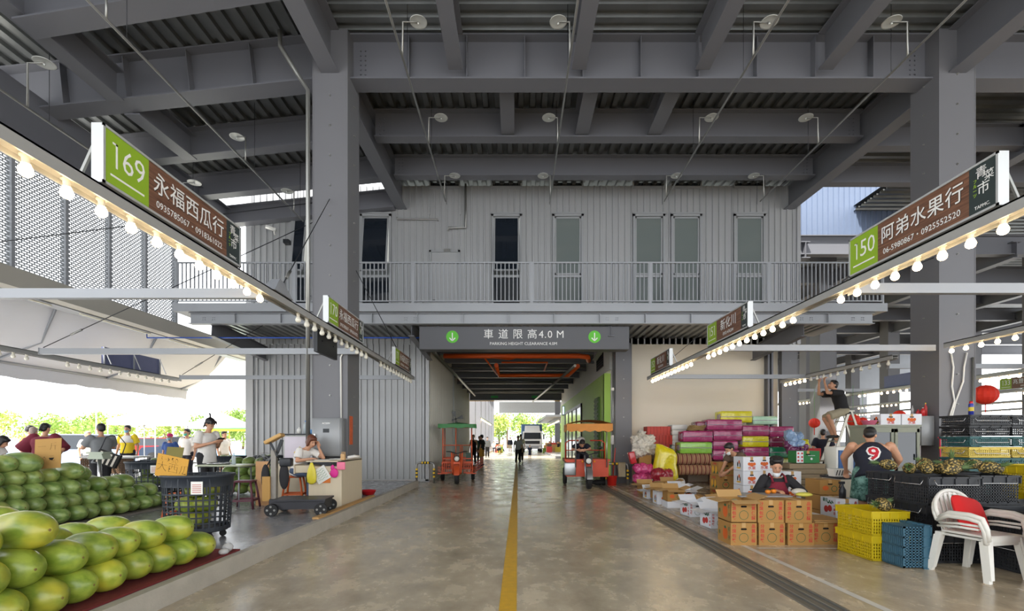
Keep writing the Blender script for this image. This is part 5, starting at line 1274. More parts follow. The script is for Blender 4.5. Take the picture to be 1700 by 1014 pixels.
def melon_proto(mt, l, d, bend=0.0, taper=0.06):
    m = MB(); n = 22; R = []
    for i in range(17):
        t = -1+2*i/16; t = max(-0.995, min(0.995, t)); r = d/2*(1-abs(t)**2.5)**0.5*(1+taper*t)
        R.append([(l/2*t, r*cos(2*pi*j/n), r*sin(2*pi*j/n)+bend*(1-t*t)*l) for j in range(n)])
    m.loft(R, True, True, True, True)
    o = m.build('melon', mt); tag(o, 'green melon', 'melon')
    m = MB(); m.ball((l/2-0.004,0,0), (0.005,0.012,0.012), 8, 5); m.build('stem_scar', scar_m, o)
    return Kind(o)
MY = [melon_proto(mel_y, 0.44, 0.265), melon_proto(mel_y, 0.40, 0.255, 0.02), melon_proto(mel_y, 0.54, 0.27, 0.02, 0.10)]
MG = [melon_proto(mel_g, 0.46, 0.25), melon_proto(mel_g, 0.40, 0.235, 0.02), melon_proto(mel_g, 0.58, 0.28, 0.02, 0.12)]
rm = random.Random(11)
def put_melon(K, x, y, z, lab, grp, yaw=0.0, pitch=0.0):
    return K.put((x+rm.uniform(-0.03,0.03), y+rm.uniform(-0.012,0.012), z), label=lab, group=grp, rot=(rm.uniform(0,6.28), pitch+rm.uniform(-0.04,0.04), yaw+rm.uniform(-0.16,0.16)))
red_mat = mat('dark_red_mat', (112,34,34), 0.85, 0, 0.15, 12, bump=0.2)
m = MB(); m.box(-4.6, -3.06, 1.6, 5.35, 0.18, 0.195); tag(m.build('floor_mat', red_mat), 'dark red mat under the front melon pile along the platform edge', 'mat')
gf = 'melons of the front pile'
for i in range(9): put_melon(MY[i % 2], -3.30, 4.94-0.272*i, 0.33, 'yellow green melon in the bottom row of the front pile', gf+', bottom row', -0.12)
for i in range(8): put_melon(MY[(i+1) % 2], -3.76, 4.80-0.272*i, 0.33, 'yellow green melon in the bottom row of the front pile', gf+', bottom row', -0.1)
for i, y in enumerate((4.66,4.36,4.08,3.80,3.52,3.24,2.96,2.68)): put_melon(MY[(i+1) % 2], -3.33-0.03*(i > 0), y, 0.545, 'yellow green melon in the middle row of the front pile', gf+', middle row', -0.15, -0.05)
for i, y in enumerate((4.50,4.22,3.94,3.66,3.38,3.1)): put_melon(MY[i % 2], -3.83, y, 0.56, 'yellow green melon in the middle row of the front pile', gf+', middle row', -0.15)
MY[2].put((-3.42,3.32,0.765), label='largest melon, lying on top of the front pile at the left edge', rot=(0.4,-0.10,-0.22), scale=(1.05,1,1))
put_melon(MY[0], -3.92, 3.58, 0.775, 'melon on the top layer of the front pile behind the largest one', 'top melons of the front pile', -0.1)
put_melon(MY[1], -3.95, 3.28, 0.775, 'melon on the top layer of the front pile behind the largest one', 'top melons of the front pile', -0.1)
put_melon(MY[0], -3.45, 3.0, 0.76, 'melon on the top layer of the front pile in front of the largest one', 'front top melons', -0.2)
m = MB(); m.box(-8.1, -6.28, 5.2, 8.95, 0.18, 0.205); tag(m.build('low_pallet', mat('grey_board', (120,114,106), 0.8, 0, 0.1)), 'thin grey board under the second melon pile', 'board')
ends = (8.85, 8.6, 8.1, 7.4, 6.6)
words = ['bottom','second','third','fourth','top']
for k in range(5):
    y = ends[k]; i = 0
    while y > 5.55:
        if k < 4 or y < 6.5: put_melon(MG[(i+k) % 2], -6.52-0.07*k, y, 0.33+0.187*k, 'green melon in the %s layer of the second pile' % words[k], 'second pile, %s layer' % words[k], 0.05*((i % 3)-1))
        if k < 4: put_melon(MG[i % 2], -7.02-0.07*k, y-0.1, 0.33+0.187*k, 'green melon in the %s layer of the second pile' % words[k], 'second pile, %s layer' % words[k])
        y -= 0.255; i += 1
MG[2].put((-6.75,6.55,1.08), label='long melon lying on top of the second pile at the left', rot=(0.2,0,0.1))
MG[2].put((-6.62,7.15,0.94), label='long two toned melon on the right shoulder of the second pile', rot=(1.2,0.02,-0.25), scale=0.9)
for k, n in enumerate((6,5,5,3)):
    for i in range(n):
        put_melon(MG[(i+k) % 2], -6.45+0.27*i+0.13*(k % 2), 10.9, 0.31+0.195*k, 'green melon seen end on in the third pile behind the fan', 'third pile behind the fan', pi/2)
# ---- handwritten price cards
kraft = mat('brown_card', (176,136,76), 0.85, 0, 0.06, 5); ink = mat('black_marker', (40,34,28), 0.8)
def price_card(loc, rot, w, h, lines, label, c=kraft):
    m = MB(); m.box(-w/2, w/2, -0.004, 0.004, 0, h); o = m.build('price_card', c); o.location = loc; o.rotation_euler = rot; tag(o, label, 'price card')
    if lines:
        m = MB()
        for body, s_, x, z in lines: m.text(body, s_, TM((x*w, -0.006, z*h), (1,0,0.0), (0,0,1)), 0.0006, bold=-0.004)
        m.build('handwriting', ink, o)
    return o
price_card((-6.55,6.75,1.0), (-0.12,-0.06,0.1), 0.34, 0.42, [('一 斤',0.12,0.0,0.72),('20 元',0.09,-0.02,0.32)], 'brown card reading 20 yuan standing on the second melon pile')
price_card((-4.10,5.72,0.945), (0.1,0.22,0.05), 0.36, 0.27, [('3→50',0.09,-0.12,0.80),('大西瓜',0.13,0.05,0.44)], 'yellow brown card about big watermelons stuck in the front black basket', mat('ochre_card', (198,148,60), 0.85, 0, 0.06, 5))
price_card((-7.35,10.35,0.97), (-0.2,0.05,0), 0.36, 0.28, None, 'blank olive card behind the second black basket', mat('olive_card', (140,130,72), 0.85))
price_card((-11.0,12.95,0.97), (0,0,0), 0.2, 0.3, None, 'narrow olive card on the basket behind the woman in grey', mat('olive_card', (140,130,72), 0.85))
# ---- black round baskets on castors
bk_m = mat('black_basket_plastic', (36,42,50), 0.5, 0, 0.1, 8)
def basket():
    t = thing('round_basket', '', 'basket')
    H0, H1, r0, r1 = 0.12, 0.80, 0.335, 0.375
    rr = lambda z: r0+(r1-r0)*(z-H0)/(H1-H0)
    def P(a, z, dr=0.0): r = rr(z)+dr; return (math.copysign(abs(cos(a))**0.85, cos(a))*r, math.copysign(abs(sin(a))**0.85, sin(a))*r*0.88, z)
    m = MB(); n = 30
    for i in range(n):
        a = 2*pi*i/n; m.bar(P(a,H0), P(a,H1), 0.018, 0.012, (cos(a),sin(a),0))
    for z, hh in ((0.14,0.05),(0.22,0.016),(0.29,0.016),(0.36,0.016),(0.43,0.016),(0.50,0.016),(0.57,0.02)):
        m.loft([[P(2*pi*j/40, z-hh/2, q) for j in range(40)] for q in (0.007,)]+[[P(2*pi*j/40, z+hh/2, 0.007) for j in range(40)]]+[[P(2*pi*j/40, z+hh/2, -0.005) for j in range(40)]]+[[P(2*pi*j/40, z-hh/2, -0.005) for j in range(40)]], True, False, False, False)
    m.build('lattice', bk_m, t)
    m = MB(); m.loft([[P(2*pi*j/40, z, q) for j in range(40)] for z, q in ((0.655,0.006),(0.76,0.008),(0.775,0.025),(0.80,0.025),(0.80,-0.004),(0.655,-0.004))], True, False, False, True)
    for i in range(0, 40, 2):
        a = 2*pi*i/40; m.bar(P(a,0.575,0.0), P(a,0.66,0.0), 0.022, 0.012, (cos(a),sin(a),0))
    m.build('rim', bk_m, t)
    m = MB(); m.lathe([(0.001,0.10),(0.325,0.10),(0.33,0.13),(0.001,0.13)], n=30, sy=0.88); m.build('bottom', bk_m, t)
    for a in (0.6,2.5,3.8,5.6):
        m = MB(); x, y = 0.27*cos(a), 0.24*sin(a); m.cyl((x,y-0.012,0.04),(x,y+0.012,0.04),0.04,n=12); m.box(x-0.015,x+0.015,y-0.02,y+0.02,0.05,0.10); m.build('castor', black_r, t)
    m = MB(); m.box(0.10,0.23,-0.352,-0.345,0.58,0.73); s_ = m.build('sticker', white_p, t); m = MB()
    for k in range(5): m.box(0.115,0.215,-0.3535,-0.352,0.60+0.022*k,0.608+0.022*k)
    m.build('print', mat('faded_red_print',(180,90,80),0.7), s_)
    return Kind(t)
KB = basket()
sp = [(-3.95,6.0,0.1,'front black basket of melons on castors beside the front pile'),(-7.25,9.55,0.4,'black basket of melons behind the right end of the second pile'),(-7.75,10.6,1.1,'black basket half hidden behind the second black basket'),
      (-11.3,13.2,0.2,'black basket heaped with melons left of the man in yellow'),(-7.6,12.8,0.3,'left of two black baskets behind the young person with phone'),(-6.75,13.2,0.9,'right of two black baskets near the ribbed wall')]
for x, y, rz, lab in sp:
    KB.put((x,y,0.18), rz, lab, 'black melon baskets'); K = MY if y < 7 else MG
    for j in range(10 if y < 10 else 5):
        a = j*2.4; r_ = 0.19 if j % 3 else 0.03; z = 0.18+0.26+(j//4)*0.17 if y < 10 else 0.18+0.62+(j//3)*0.12
        K[1].put((x+r_*cos(a)*0.8, y+r_*sin(a)*0.7, z), label='melon inside the '+lab.split(' of melons')[0].split(' heaped')[0][:60], group='melons in baskets', rot=(rm.uniform(0,6),0.1,a+1.5), scale=0.72)
# ---- stools
def stool(loc, rz, h, col, label, slat=False):
    t = thing('stool', label, 'stool', loc, rz)
    m = MB(); m.rbox(-0.16,0.16,-0.16,0.16,h-0.035,h,0.03,3); m.build('seat', col, t)
    for sx_ in (-1,1):
        for sy in (-1,1): m = MB(); m.tube([(sx_*0.13,sy*0.13,h-0.03),(sx_*0.16,sy*0.16,h*0.55),(sx_*0.19,sy*0.19,0.0)], 0.02, 8); m.build('leg', col, t)
    for z in (h*0.3,):
        for s_ in (-1,1): m = MB(); e = 0.175; m.bar((-e,s_*e,z),(e,s_*e,z),0.02,0.035); m.build('rung', col, t); m = MB(); m.bar((s_*e,-e,z),(s_*e,e,z),0.02,0.035); m.build('rung', col, t)
    return t
stool((-4.42,9.62,0.18), 0.2, 0.51, mat('orange_stool',(206,96,38),0.45), 'orange stool under the seated woman')
stool((-4.86,8.65,0.18), 0.2, 0.50, mat('dark_maroon_stool',(92,44,56),0.45), 'dark maroon plastic stool right of the front black basket')
stool((-5.0,7.25,0.18), 0.0, 0.46, mat('orange_brown_stool',(184,92,50),0.45), 'orange brown stool mostly hidden behind the front black basket')
# ---- counter desk
desk_m = mat('pale_oak_laminate', (206,192,166), 0.5, 0, 0.06, 2, stretch=(8,8,1))
t = thing('counter', 'pale wood counter desk at the platform edge in front of the column', 'counter', (0,0,0))
m = MB(); m.box(-3.24,-3.18,8.78,9.93,0.18,1.0); m.build('side_panel', desk_m, t)
m = MB(); m.box(-3.78,-3.24,8.78,8.84,0.18,0.92); m.build('front_panel', desk_m, t)
m = MB(); m.box(-3.82,-3.18,8.76,9.90,1.0,1.02); m.box(-3.24,-3.18,8.76,9.93,1.0,1.03); m.build('top', desk_m, t)
m = MB(); m.box(-4.06,-3.72,8.86,9.22,0.80,0.93); dw = m.build('drawer', desk_m, t); m = MB(); m.box(-4.08,-4.06,8.84,9.24,0.78,0.95); m.build('drawer_front', desk_m, dw)
m = MB(); m.box(-3.74,-3.36,8.765,8.775,0.95,0.98); m.build('drawer_rail', dark_m, t)
m = MB()
m.loft([[( -3.70+0.09*w_*cos(a), 8.72+0.035*w_*sin(a), z) for a in [2*pi*i/12 for i in range(12)]] for z, w_ in ((0.60,0.3),(0.64,0.9),(0.74,1.0),(0.86,0.8),(0.95,0.4),(0.99,0.25))], True, True, True, True)
tag(m.build('plastic_bag', mat('yellow_bag',(222,206,60),0.4,0,0.1,10,bump=0.4)), 'yellow plastic bag hanging on the front of the counter', 'bag')
o = price_card((-3.47,8.755,0.66), (0,-0.0,0), 0.26, 0.26, None, 'white card with green handwriting hung on counter front', white_p); o.rotation_euler = (0,-0.55,0)
m = MB()
for k in range(5): m.tube([(-0.09+0.03*i,-0.006,0.05+0.04*k+0.012*sin(i*2.1+k)) for i in range(7)], 0.003, 4)
m.build('handwriting', mat('green_marker',(60,140,70),0.7), o)
m = MB(); m.box(-3.56,-3.38,8.768,8.775,0.62,0.80); o = m.build('paper_sheet', mat('orange_paper',(216,120,50),0.7)); tag(o, 'orange paper sheet behind the white card on counter front', 'paper')
m = MB(); m.ball((-3.30,8.74,0.80),(0.075,0.025,0.085),14,10); m.ball((-3.33,8.74,0.90),(0.035,0.02,0.05),12,8); o = m.build('pouch', mat('magenta_pouch',(214,40,140),0.6)); tag(o, 'magenta pouch hanging on the counter front', 'pouch')
m = MB(); m.rbox(-3.25,-3.10,8.72,8.755,0.86,1.0,0.012,2); tag(m.build('pouch', mat('pink_pouch',(232,120,150),0.6)), 'pale pink pouch at the top corner of the counter', 'pouch')
m = MB(); m.rbox(-3.25,-3.17,8.9,8.98,1.03,1.08,0.01,2)
for i in range(4): m.cyl((-3.23+0.014*i,8.94,1.05),(-3.24+0.022*i,8.95,1.18),0.006,n=6)
m.box(-3.245,-3.175,8.905,8.975,1.03,1.14); tag(m.build('pen_holder', mat('pen_holder_tan',(200,160,110),0.6)), 'tan pen holder on the counter corner', 'pen holder')
m = MB(); m.box(-3.75,-3.45,8.95,9.25,1.021,1.03); m.box(-3.6,-3.3,9.3,9.55,1.021,1.035); tag(m.build('paper_stack', white_p), 'loose papers under the hand of the seated woman', 'paper')
m = MB(); m.tube([(-3.35,9.6,1.05),(-3.25,9.7,1.07),(-3.2,9.8,1.06)],0.03,8); tag(m.build('cloth', white_c), 'crumpled white cloth at the back of the counter', 'cloth')
# whiteboard + side cabinet + bottles
t = thing('side_cabinet', 'low cream cabinet behind the seated woman under the whiteboard', 'cabinet', (-5.0,10.15,0.18))
m = MB(); m.box(-0.05,0.75,0,0.4,0,0.72); m.build('body', desk_m, t); m = MB(); m.box(0.0,0.35,-0.015,0,0.45,0.68); d_ = m.build('drawer', desk_m, t); m = MB(); m.box(0.1,0.25,-0.03,-0.015,0.55,0.58); m.build('handle', dark_m, d_)
m = MB(); m.box(0.38,0.72,-0.015,0,0.05,0.68); m.build('door', desk_m, t)
t = thing('whiteboard', 'pinkish whiteboard with a yellow diamond sticker behind the seated woman', 'whiteboard', (-4.95,10.3,0.92))
m = MB(); m.box(0,0.58,0,0.02,0,0.56); m.build('panel', mat('pinkish_white',(214,204,214),0.4), t); m = MB()
m.box(-0.02,0.6,-0.005,0.025,0.55,0.575); m.box(-0.02,0,-0.005,0.025,0,0.56); m.box(0.58,0.6,-0.005,0.025,0,0.56); m.build('frame', zinc, t)
m = MB(); m.add([(0.33,-0.004,0.08),(0.46,-0.004,0.21),(0.33,-0.004,0.34),(0.20,-0.004,0.21)], [(0,1,2,3)]); d_ = m.build('diamond_sticker', mat('yellow_sticker',(224,196,40),0.6), t); m = MB(); m.text('福',0.13,TM((0.33,-0.006,0.21),(1,0,0),(0,0,1)),0.0005); m.build('lettering', mat('red_ink',(190,30,30),0.6), d_)
def bottle(loc, r, h, bm, cm, label, parts=True):
    t = thing('bottle', label, 'bottle', loc)
    m = MB(); m.lathe([(0.001,0),(r,0.003),(r,h*0.62),(r*0.85,h*0.72),(r*0.35,h*0.84),(r*0.33,h*0.93)], n=14); m.build('body', bm, t)
    m = MB(); m.lathe([(r*0.38,h*0.92),(r*0.38,h),(0.001,h)], n=12); m.build('cap', cm, t)
    return t
clear_b = mat('clear_plastic_bottle', (200,212,216), 0.1, 0, 0.02, alpha=0.55)
m = MB(); m.box(-5.0,-4.25,10.2,10.5,1.50,1.53); m.box(-4.98,-4.95,10.45,10.5,0.9,1.5); m.box(-4.3,-4.27,10.45,10.5,0.9,1.5); tag(m.build('wall_shelf', dark_m), 'dark shelf above the whiteboard holding bottles', 'shelf')
bottle((-4.52,10.35,1.53), 0.045, 0.28, clear_b, mat('blue_cap',(60,120,200),0.4), 'clear bottle with blue cap on the dark shelf')
bottle((-4.64,10.32,1.53), 0.05, 0.14, white_p, white_p, 'short white bottle on the dark shelf')
m = MB(); m.rbox(-4.48,-4.30,10.25,10.4,1.53,1.62,0.02,2); tag(m.build('tissue_pack', mat('blue_pack',(90,150,210),0.5)), 'blue packet on the dark shelf', 'packet')
m = MB(); m.ball((-3.98,9.9,1.1),(0.09,0.05,0.13),12,8); m.tube([(-4.04,9.9,1.18),(-3.98,9.9,1.36),(-3.92,9.9,1.18)],0.01,5); tag(m.build('bag', black_c), 'black bag hanging below the electric box', 'bag')
m = MB(); m.box(-3.505+0.005,-3.485,10.1,10.28,1.3,1.9); o = m.build('lucky_banner', mat('red_gold_paper',(196,90,50),0.6,0,0.5,30)); tag(o, 'narrow red and gold paper banner on the column side', 'banner')
# red basin, plank, plastic bag scrap
t = thing('basin', 'red plastic basin at the platform edge behind the counter', 'basin', (-3.30,10.75,0.185)); m = MB(); m.lathe([(0.001,0),(0.12,0),(0.165,0.09),(0.18,0.095),(0.178,0.10),(0.155,0.09),(0.11,0.012),(0.001,0.01)], n=28); m.build('bowl', mat('red_plastic',(206,26,34),0.35), t)
m = MB(); m.bar((-3.08,7.4,0.20),(-3.10,10.4,0.20),0.10,0.03); tag(m.build('plank', mat('raw_plank',(186,146,92),0.7,0,0.12,5,stretch=(1,8,1))), 'narrow wooden plank lying along the kerb', 'plank')
m = MB(); m.ball((-3.12,5.22,0.24),(0.05,0.07,0.05),8,6); m.ball((-3.10,5.12,0.22),(0.05,0.06,0.035),8,6); tag(m.build('plastic_scrap', mat('clear_film',(210,210,210),0.2,alpha=0.6)), 'scrap of clear plastic at the end of the red mat', 'plastic film')
# ---- platform scale
t = thing('platform_scale', 'wheeled platform weighing scale with tall post and tilted display', 'scale', (-3.55,8.05,0.18), 0.12)
iron = mat('worn_dark_iron', (62,62,66), 0.45, 0.5, 0.15, 5)
m = MB(); m.box(-0.42,0.42,-0.28,0.28,0.23,0.26); m.build('deck', iron, t)
m = MB(); m.box(-0.40,0.40,-0.25,0.25,0.10,0.225); m.box(-0.5,-0.42,-0.12,0.12,0.05,0.25); m.build('frame', iron, t)
for x in (-0.40,0.36):
    for y in (-0.30,0.30):
        m = MB(); m.cyl((x,y-0.03,0.10),(x,y+0.03,0.10),0.10,n=24); w_ = m.build('wheel', black_r, t); m = MB(); [m.cyl((x+0.055*cos(a),y-0.032,0.10+0.055*sin(a)),(x+0.055*cos(a),y+0.032,0.10+0.055*sin(a)),0.018,n=8) for a in [k*pi/2 for k in range(4)]]; m.build('wheel_hub', zinc, w_)
m = MB(); m.box(-0.50,-0.42,-0.05,0.05,0.25,1.05); m.build('post', mat('taped_grey_post',(136,130,122),0.5,0.1,0.2,14), t)
m = MB(); m.bar((-0.42,0,1.0),(-0.34,0,1.22),0.03,0.05); m.bar((-0.40,-0.04,0.95),(-0.52,-0.04,1.2),0.02,0.03); m.build('display_arm', dark_m, t)
m = MB(); T0 = m.T; m.T = Matrix.Translation((-0.46,0,1.24)) @ Matrix.Rotation(-0.5,4,'Y'); m.rbox(-0.15,0.15,-0.10,0.10,-0.03,0.03,0.015,2); m.T = T0; d_ = m.build('display', mat('display_ochre',(190,150,90),0.5), t)
m = MB(); m.T = Matrix.Translation((-0.46,0,1.24)) @ Matrix.Rotation(-0.5,4,'Y'); m.box(-0.11,0.11,-0.07,0.07,0.03,0.034); m.build('screen', mat('lcd_pale',(196,206,196),0.2), d_)
m = MB(); m.ball((-0.30,-0.02,0.62),(0.08,0.05,0.22),12,8); m.ball((-0.60,0.0,0.6),(0.07,0.05,0.22),12,8); m.tube([(-0.6,0,0.75),(-0.46,0,1.0),(-0.31,0,0.8)],0.012,5); m.build('black_bag', black_c, t)
m = MB(); m.box(-0.62,-0.50,-0.09,-0.05,0.22,0.62); m.build('card_wrap', kraft, t)
m = MB(); m.rbox(-0.36,-0.18,-0.08,0.08,0.78,0.92,0.02,2); m.build('tray', dark_m, t)
m = MB(); m.box(-4.86,-4.62,9.0,9.03,0.18,1.0); tag(m.build('plywood_board', mat('plywood',(196,150,104),0.7,0,0.08,3)), 'upright plywood board left of the weighing scale post', 'board')
# ---- pedestal fan
def fan(loc, rz, h, r, label, st_m=dark_m):
    t = thing('fan', label, 'fan', loc, rz)
    m = MB(); m.lathe([(0.001,0),(0.18,0),(0.17,0.03),(0.02,0.05)], n=20); m.build('base', st_m, t)
    m = MB(); m.cyl((0,0,0.04),(0,0,h-0.02),0.014); m.build('pole', zinc, t)
    m = MB(); m.cyl((0,-0.02,h),(0,0.12,h),0.05,0.04,14); m.build('motor', st_m, t)
    m = MB()
    for k in range(28): a = 2*pi*k/28; m.tube([(0.03*cos(a),-0.07,h+0.03*sin(a)),(r*0.8*cos(a),-0.07,h+r*0.8*sin(a)),(r*cos(a),-0.02,h+r*sin(a)),(r*0.5*cos(a),0.05,h+r*0.5*sin(a))],0.0018,4)
    for q, y in ((r,-0.02),(r*0.5,-0.07)): m.tube([(q*cos(2*pi*i/28),y,h+q*sin(2*pi*i/28)) for i in range(28)],0.004,5,True)
    m.build('guard', zinc, t)
    for k in range(4):
        a = 2*pi*k/4+0.3; b_ = MB(); b_.loft([[(r*s_*0.85*cos(a+o_), -0.035+0.02*o_, h+r*s_*0.85*sin(a+o_)) for o_ in (-0.28,0.28)] for s_ in (0.15,0.6,1.0)], False, False, False, True); b_.build('blade', mat('fan_blade_grey',(120,122,126),0.4), t)
    return t
fan((-5.28,10.15,0.18), 0.2, 0.79, 0.17, 'small pedestal fan standing before the third melon pile')
fan((-2.78,22.0,0), 0.3, 2.35, 0.42, 'large industrial fan high on a pole behind the green roofed tricycle')
# ---- folding table with tray and bottle
t = thing('folding_table', 'light folding table with a metal tray in front of the young person', 'table', (-5.35,8.9,0.18))
m = MB(); m.rbox(-0.42,0.42,-0.25,0.25,0.74,0.77,0.012,2); m.build('top', mat('pale_green_top',(190,196,170),0.4), t)
for x in (-0.35,0.35): m = MB(); m.tube([(x,-0.2,0),(x,-0.2,0.72),(x,0.2,0.72),(x,0.2,0)],0.014,6); m.build('leg_frame', steel_lt, t)
m = MB(); m.lathe([(0.001,0),(0.17,0),(0.21,0.03),(0.2,0.035),(0.165,0.008),(0.001,0.006)],(0,0,0),24); o = m.build('tray', chrome); o.location = (-5.45,8.85,0.951); tag(o, 'round metal tray on the folding table', 'tray')
bottle((-5.18,8.85,0.951), 0.035, 0.21, clear_b, white_p, 'clear water bottle on the folding table')
# ---- pedestal scale at the far left and wicker table
t = thing('dial_scale', 'pale green pedestal scale between the two large women', 'scale', (-8.28,9.6,0.18))
pg = mat('pale_grey_green', (170,178,160), 0.45)
m = MB(); m.box(-0.17,0.17,-0.12,0.12,0.95,0.98); m.build('pan', pg, t); m = MB(); m.prism([(-0.16,0.84),(0.16,0.84),(0.12,0.95),(-0.12,0.95)], 'y', -0.1, 0.1); m.build('head', pg, t); m = MB(); m.cyl((0,0,0.03),(0,0,0.85),0.035); m.build('post', chrome, t); m = MB(); m.box(-0.2,0.2,-0.2,0.2,0,0.04); m.build('base', pg, t)
m = MB(); m.loft([[(0.14*w_*cos(a), 0.08*w_*sin(a), z) for a in [2*pi*i/12 for i in range(12)]] for z, w_ in ((0.0,0.8),(0.1,1.1),(0.3,1.0),(0.42,0.5),(0.5,0.6))], True, True, True, True); o = m.build('plastic_bag', mat('white_pink_bag',(228,208,212),0.5,0,0.12,8)); o.location = (-7.95,9.5,0.18); tag(o, 'white and pink plastic bag on floor beside the pedestal scale', 'bag')
t = thing('wicker_table', 'white topped table with a brown woven front between the two large women', 'table', (-9.5,11.35,0.18))
m = MB(); m.box(-0.5,0.75,-0.3,0.3,0.80,0.84); m.build('top', white_p, t); m = MB(); lattice(m, (-0.48,-0.28,0.45), (1.2,0,0), (0,0,0.34), 24, 8, 0.022, 0.02); m.build('woven_front', mat('brown_wicker',(120,92,66),0.7), t)
for x in (-0.45,0.7):
    for y in (-0.25,0.25): m = MB(); m.cyl((x,y,0),(x,y,0.8),0.02); m.build('leg', steel_lt, t)
# ================================================================ cartons
card_b = mat('carton_brown', (166,124,66), 0.8, 0, 0.06, 3); card_in = mat('carton_inside', (184,146,92), 0.85, 0, 0.05, 3); card_w = mat('carton_white', (218,220,226), 0.6, 0, 0.04, 3); card_g = mat('carton_green', (44,120,66), 0.6, 0, 0.05, 3)
red_ink = mat('red_carton_ink', (184,52,44), 0.7, 0, 0.02); green_ink = mat('green_carton_ink', (30,92,60), 0.7, 0, 0.02); blk_hole = mat('hand_hole_dark', (22,18,14), 0.9); org_ink = mat('orange_carton_ink', (206,96,34), 0.7, 0, 0.1, 20); yel_ink = mat('yellow_carton_ink', (228,176,40), 0.7)
INK = [red_ink, green_ink, blk_hole, org_ink, yel_ink]
def ring(m, c, r, t_, n=24, ux=(1,0,0), uz=(0,0,1), r2=None):
    ux, uz, c = Vector(ux), Vector(uz), Vector(c); r2 = r2 or r
    R = [[tuple(c+ux*(r-t_*k)*cos(2*pi*j/n)+uz*(r2-t_*k)*sin(2*pi*j/n)) for k in (0,1)] for j in range(n+1)]
    m.loft(R, False, False, False, False)
def disc(m, c, r, r2=None, n=18, ux=(1,0,0), uz=(0,0,1)):
    ux, uz, c = Vector(ux), Vector(uz), Vector(c); r2 = r2 or r
    m.add([tuple(c+ux*r*cos(2*pi*j/n)+uz*r2*sin(2*pi*j/n)) for j in range(n)], [tuple(range(n))], False)
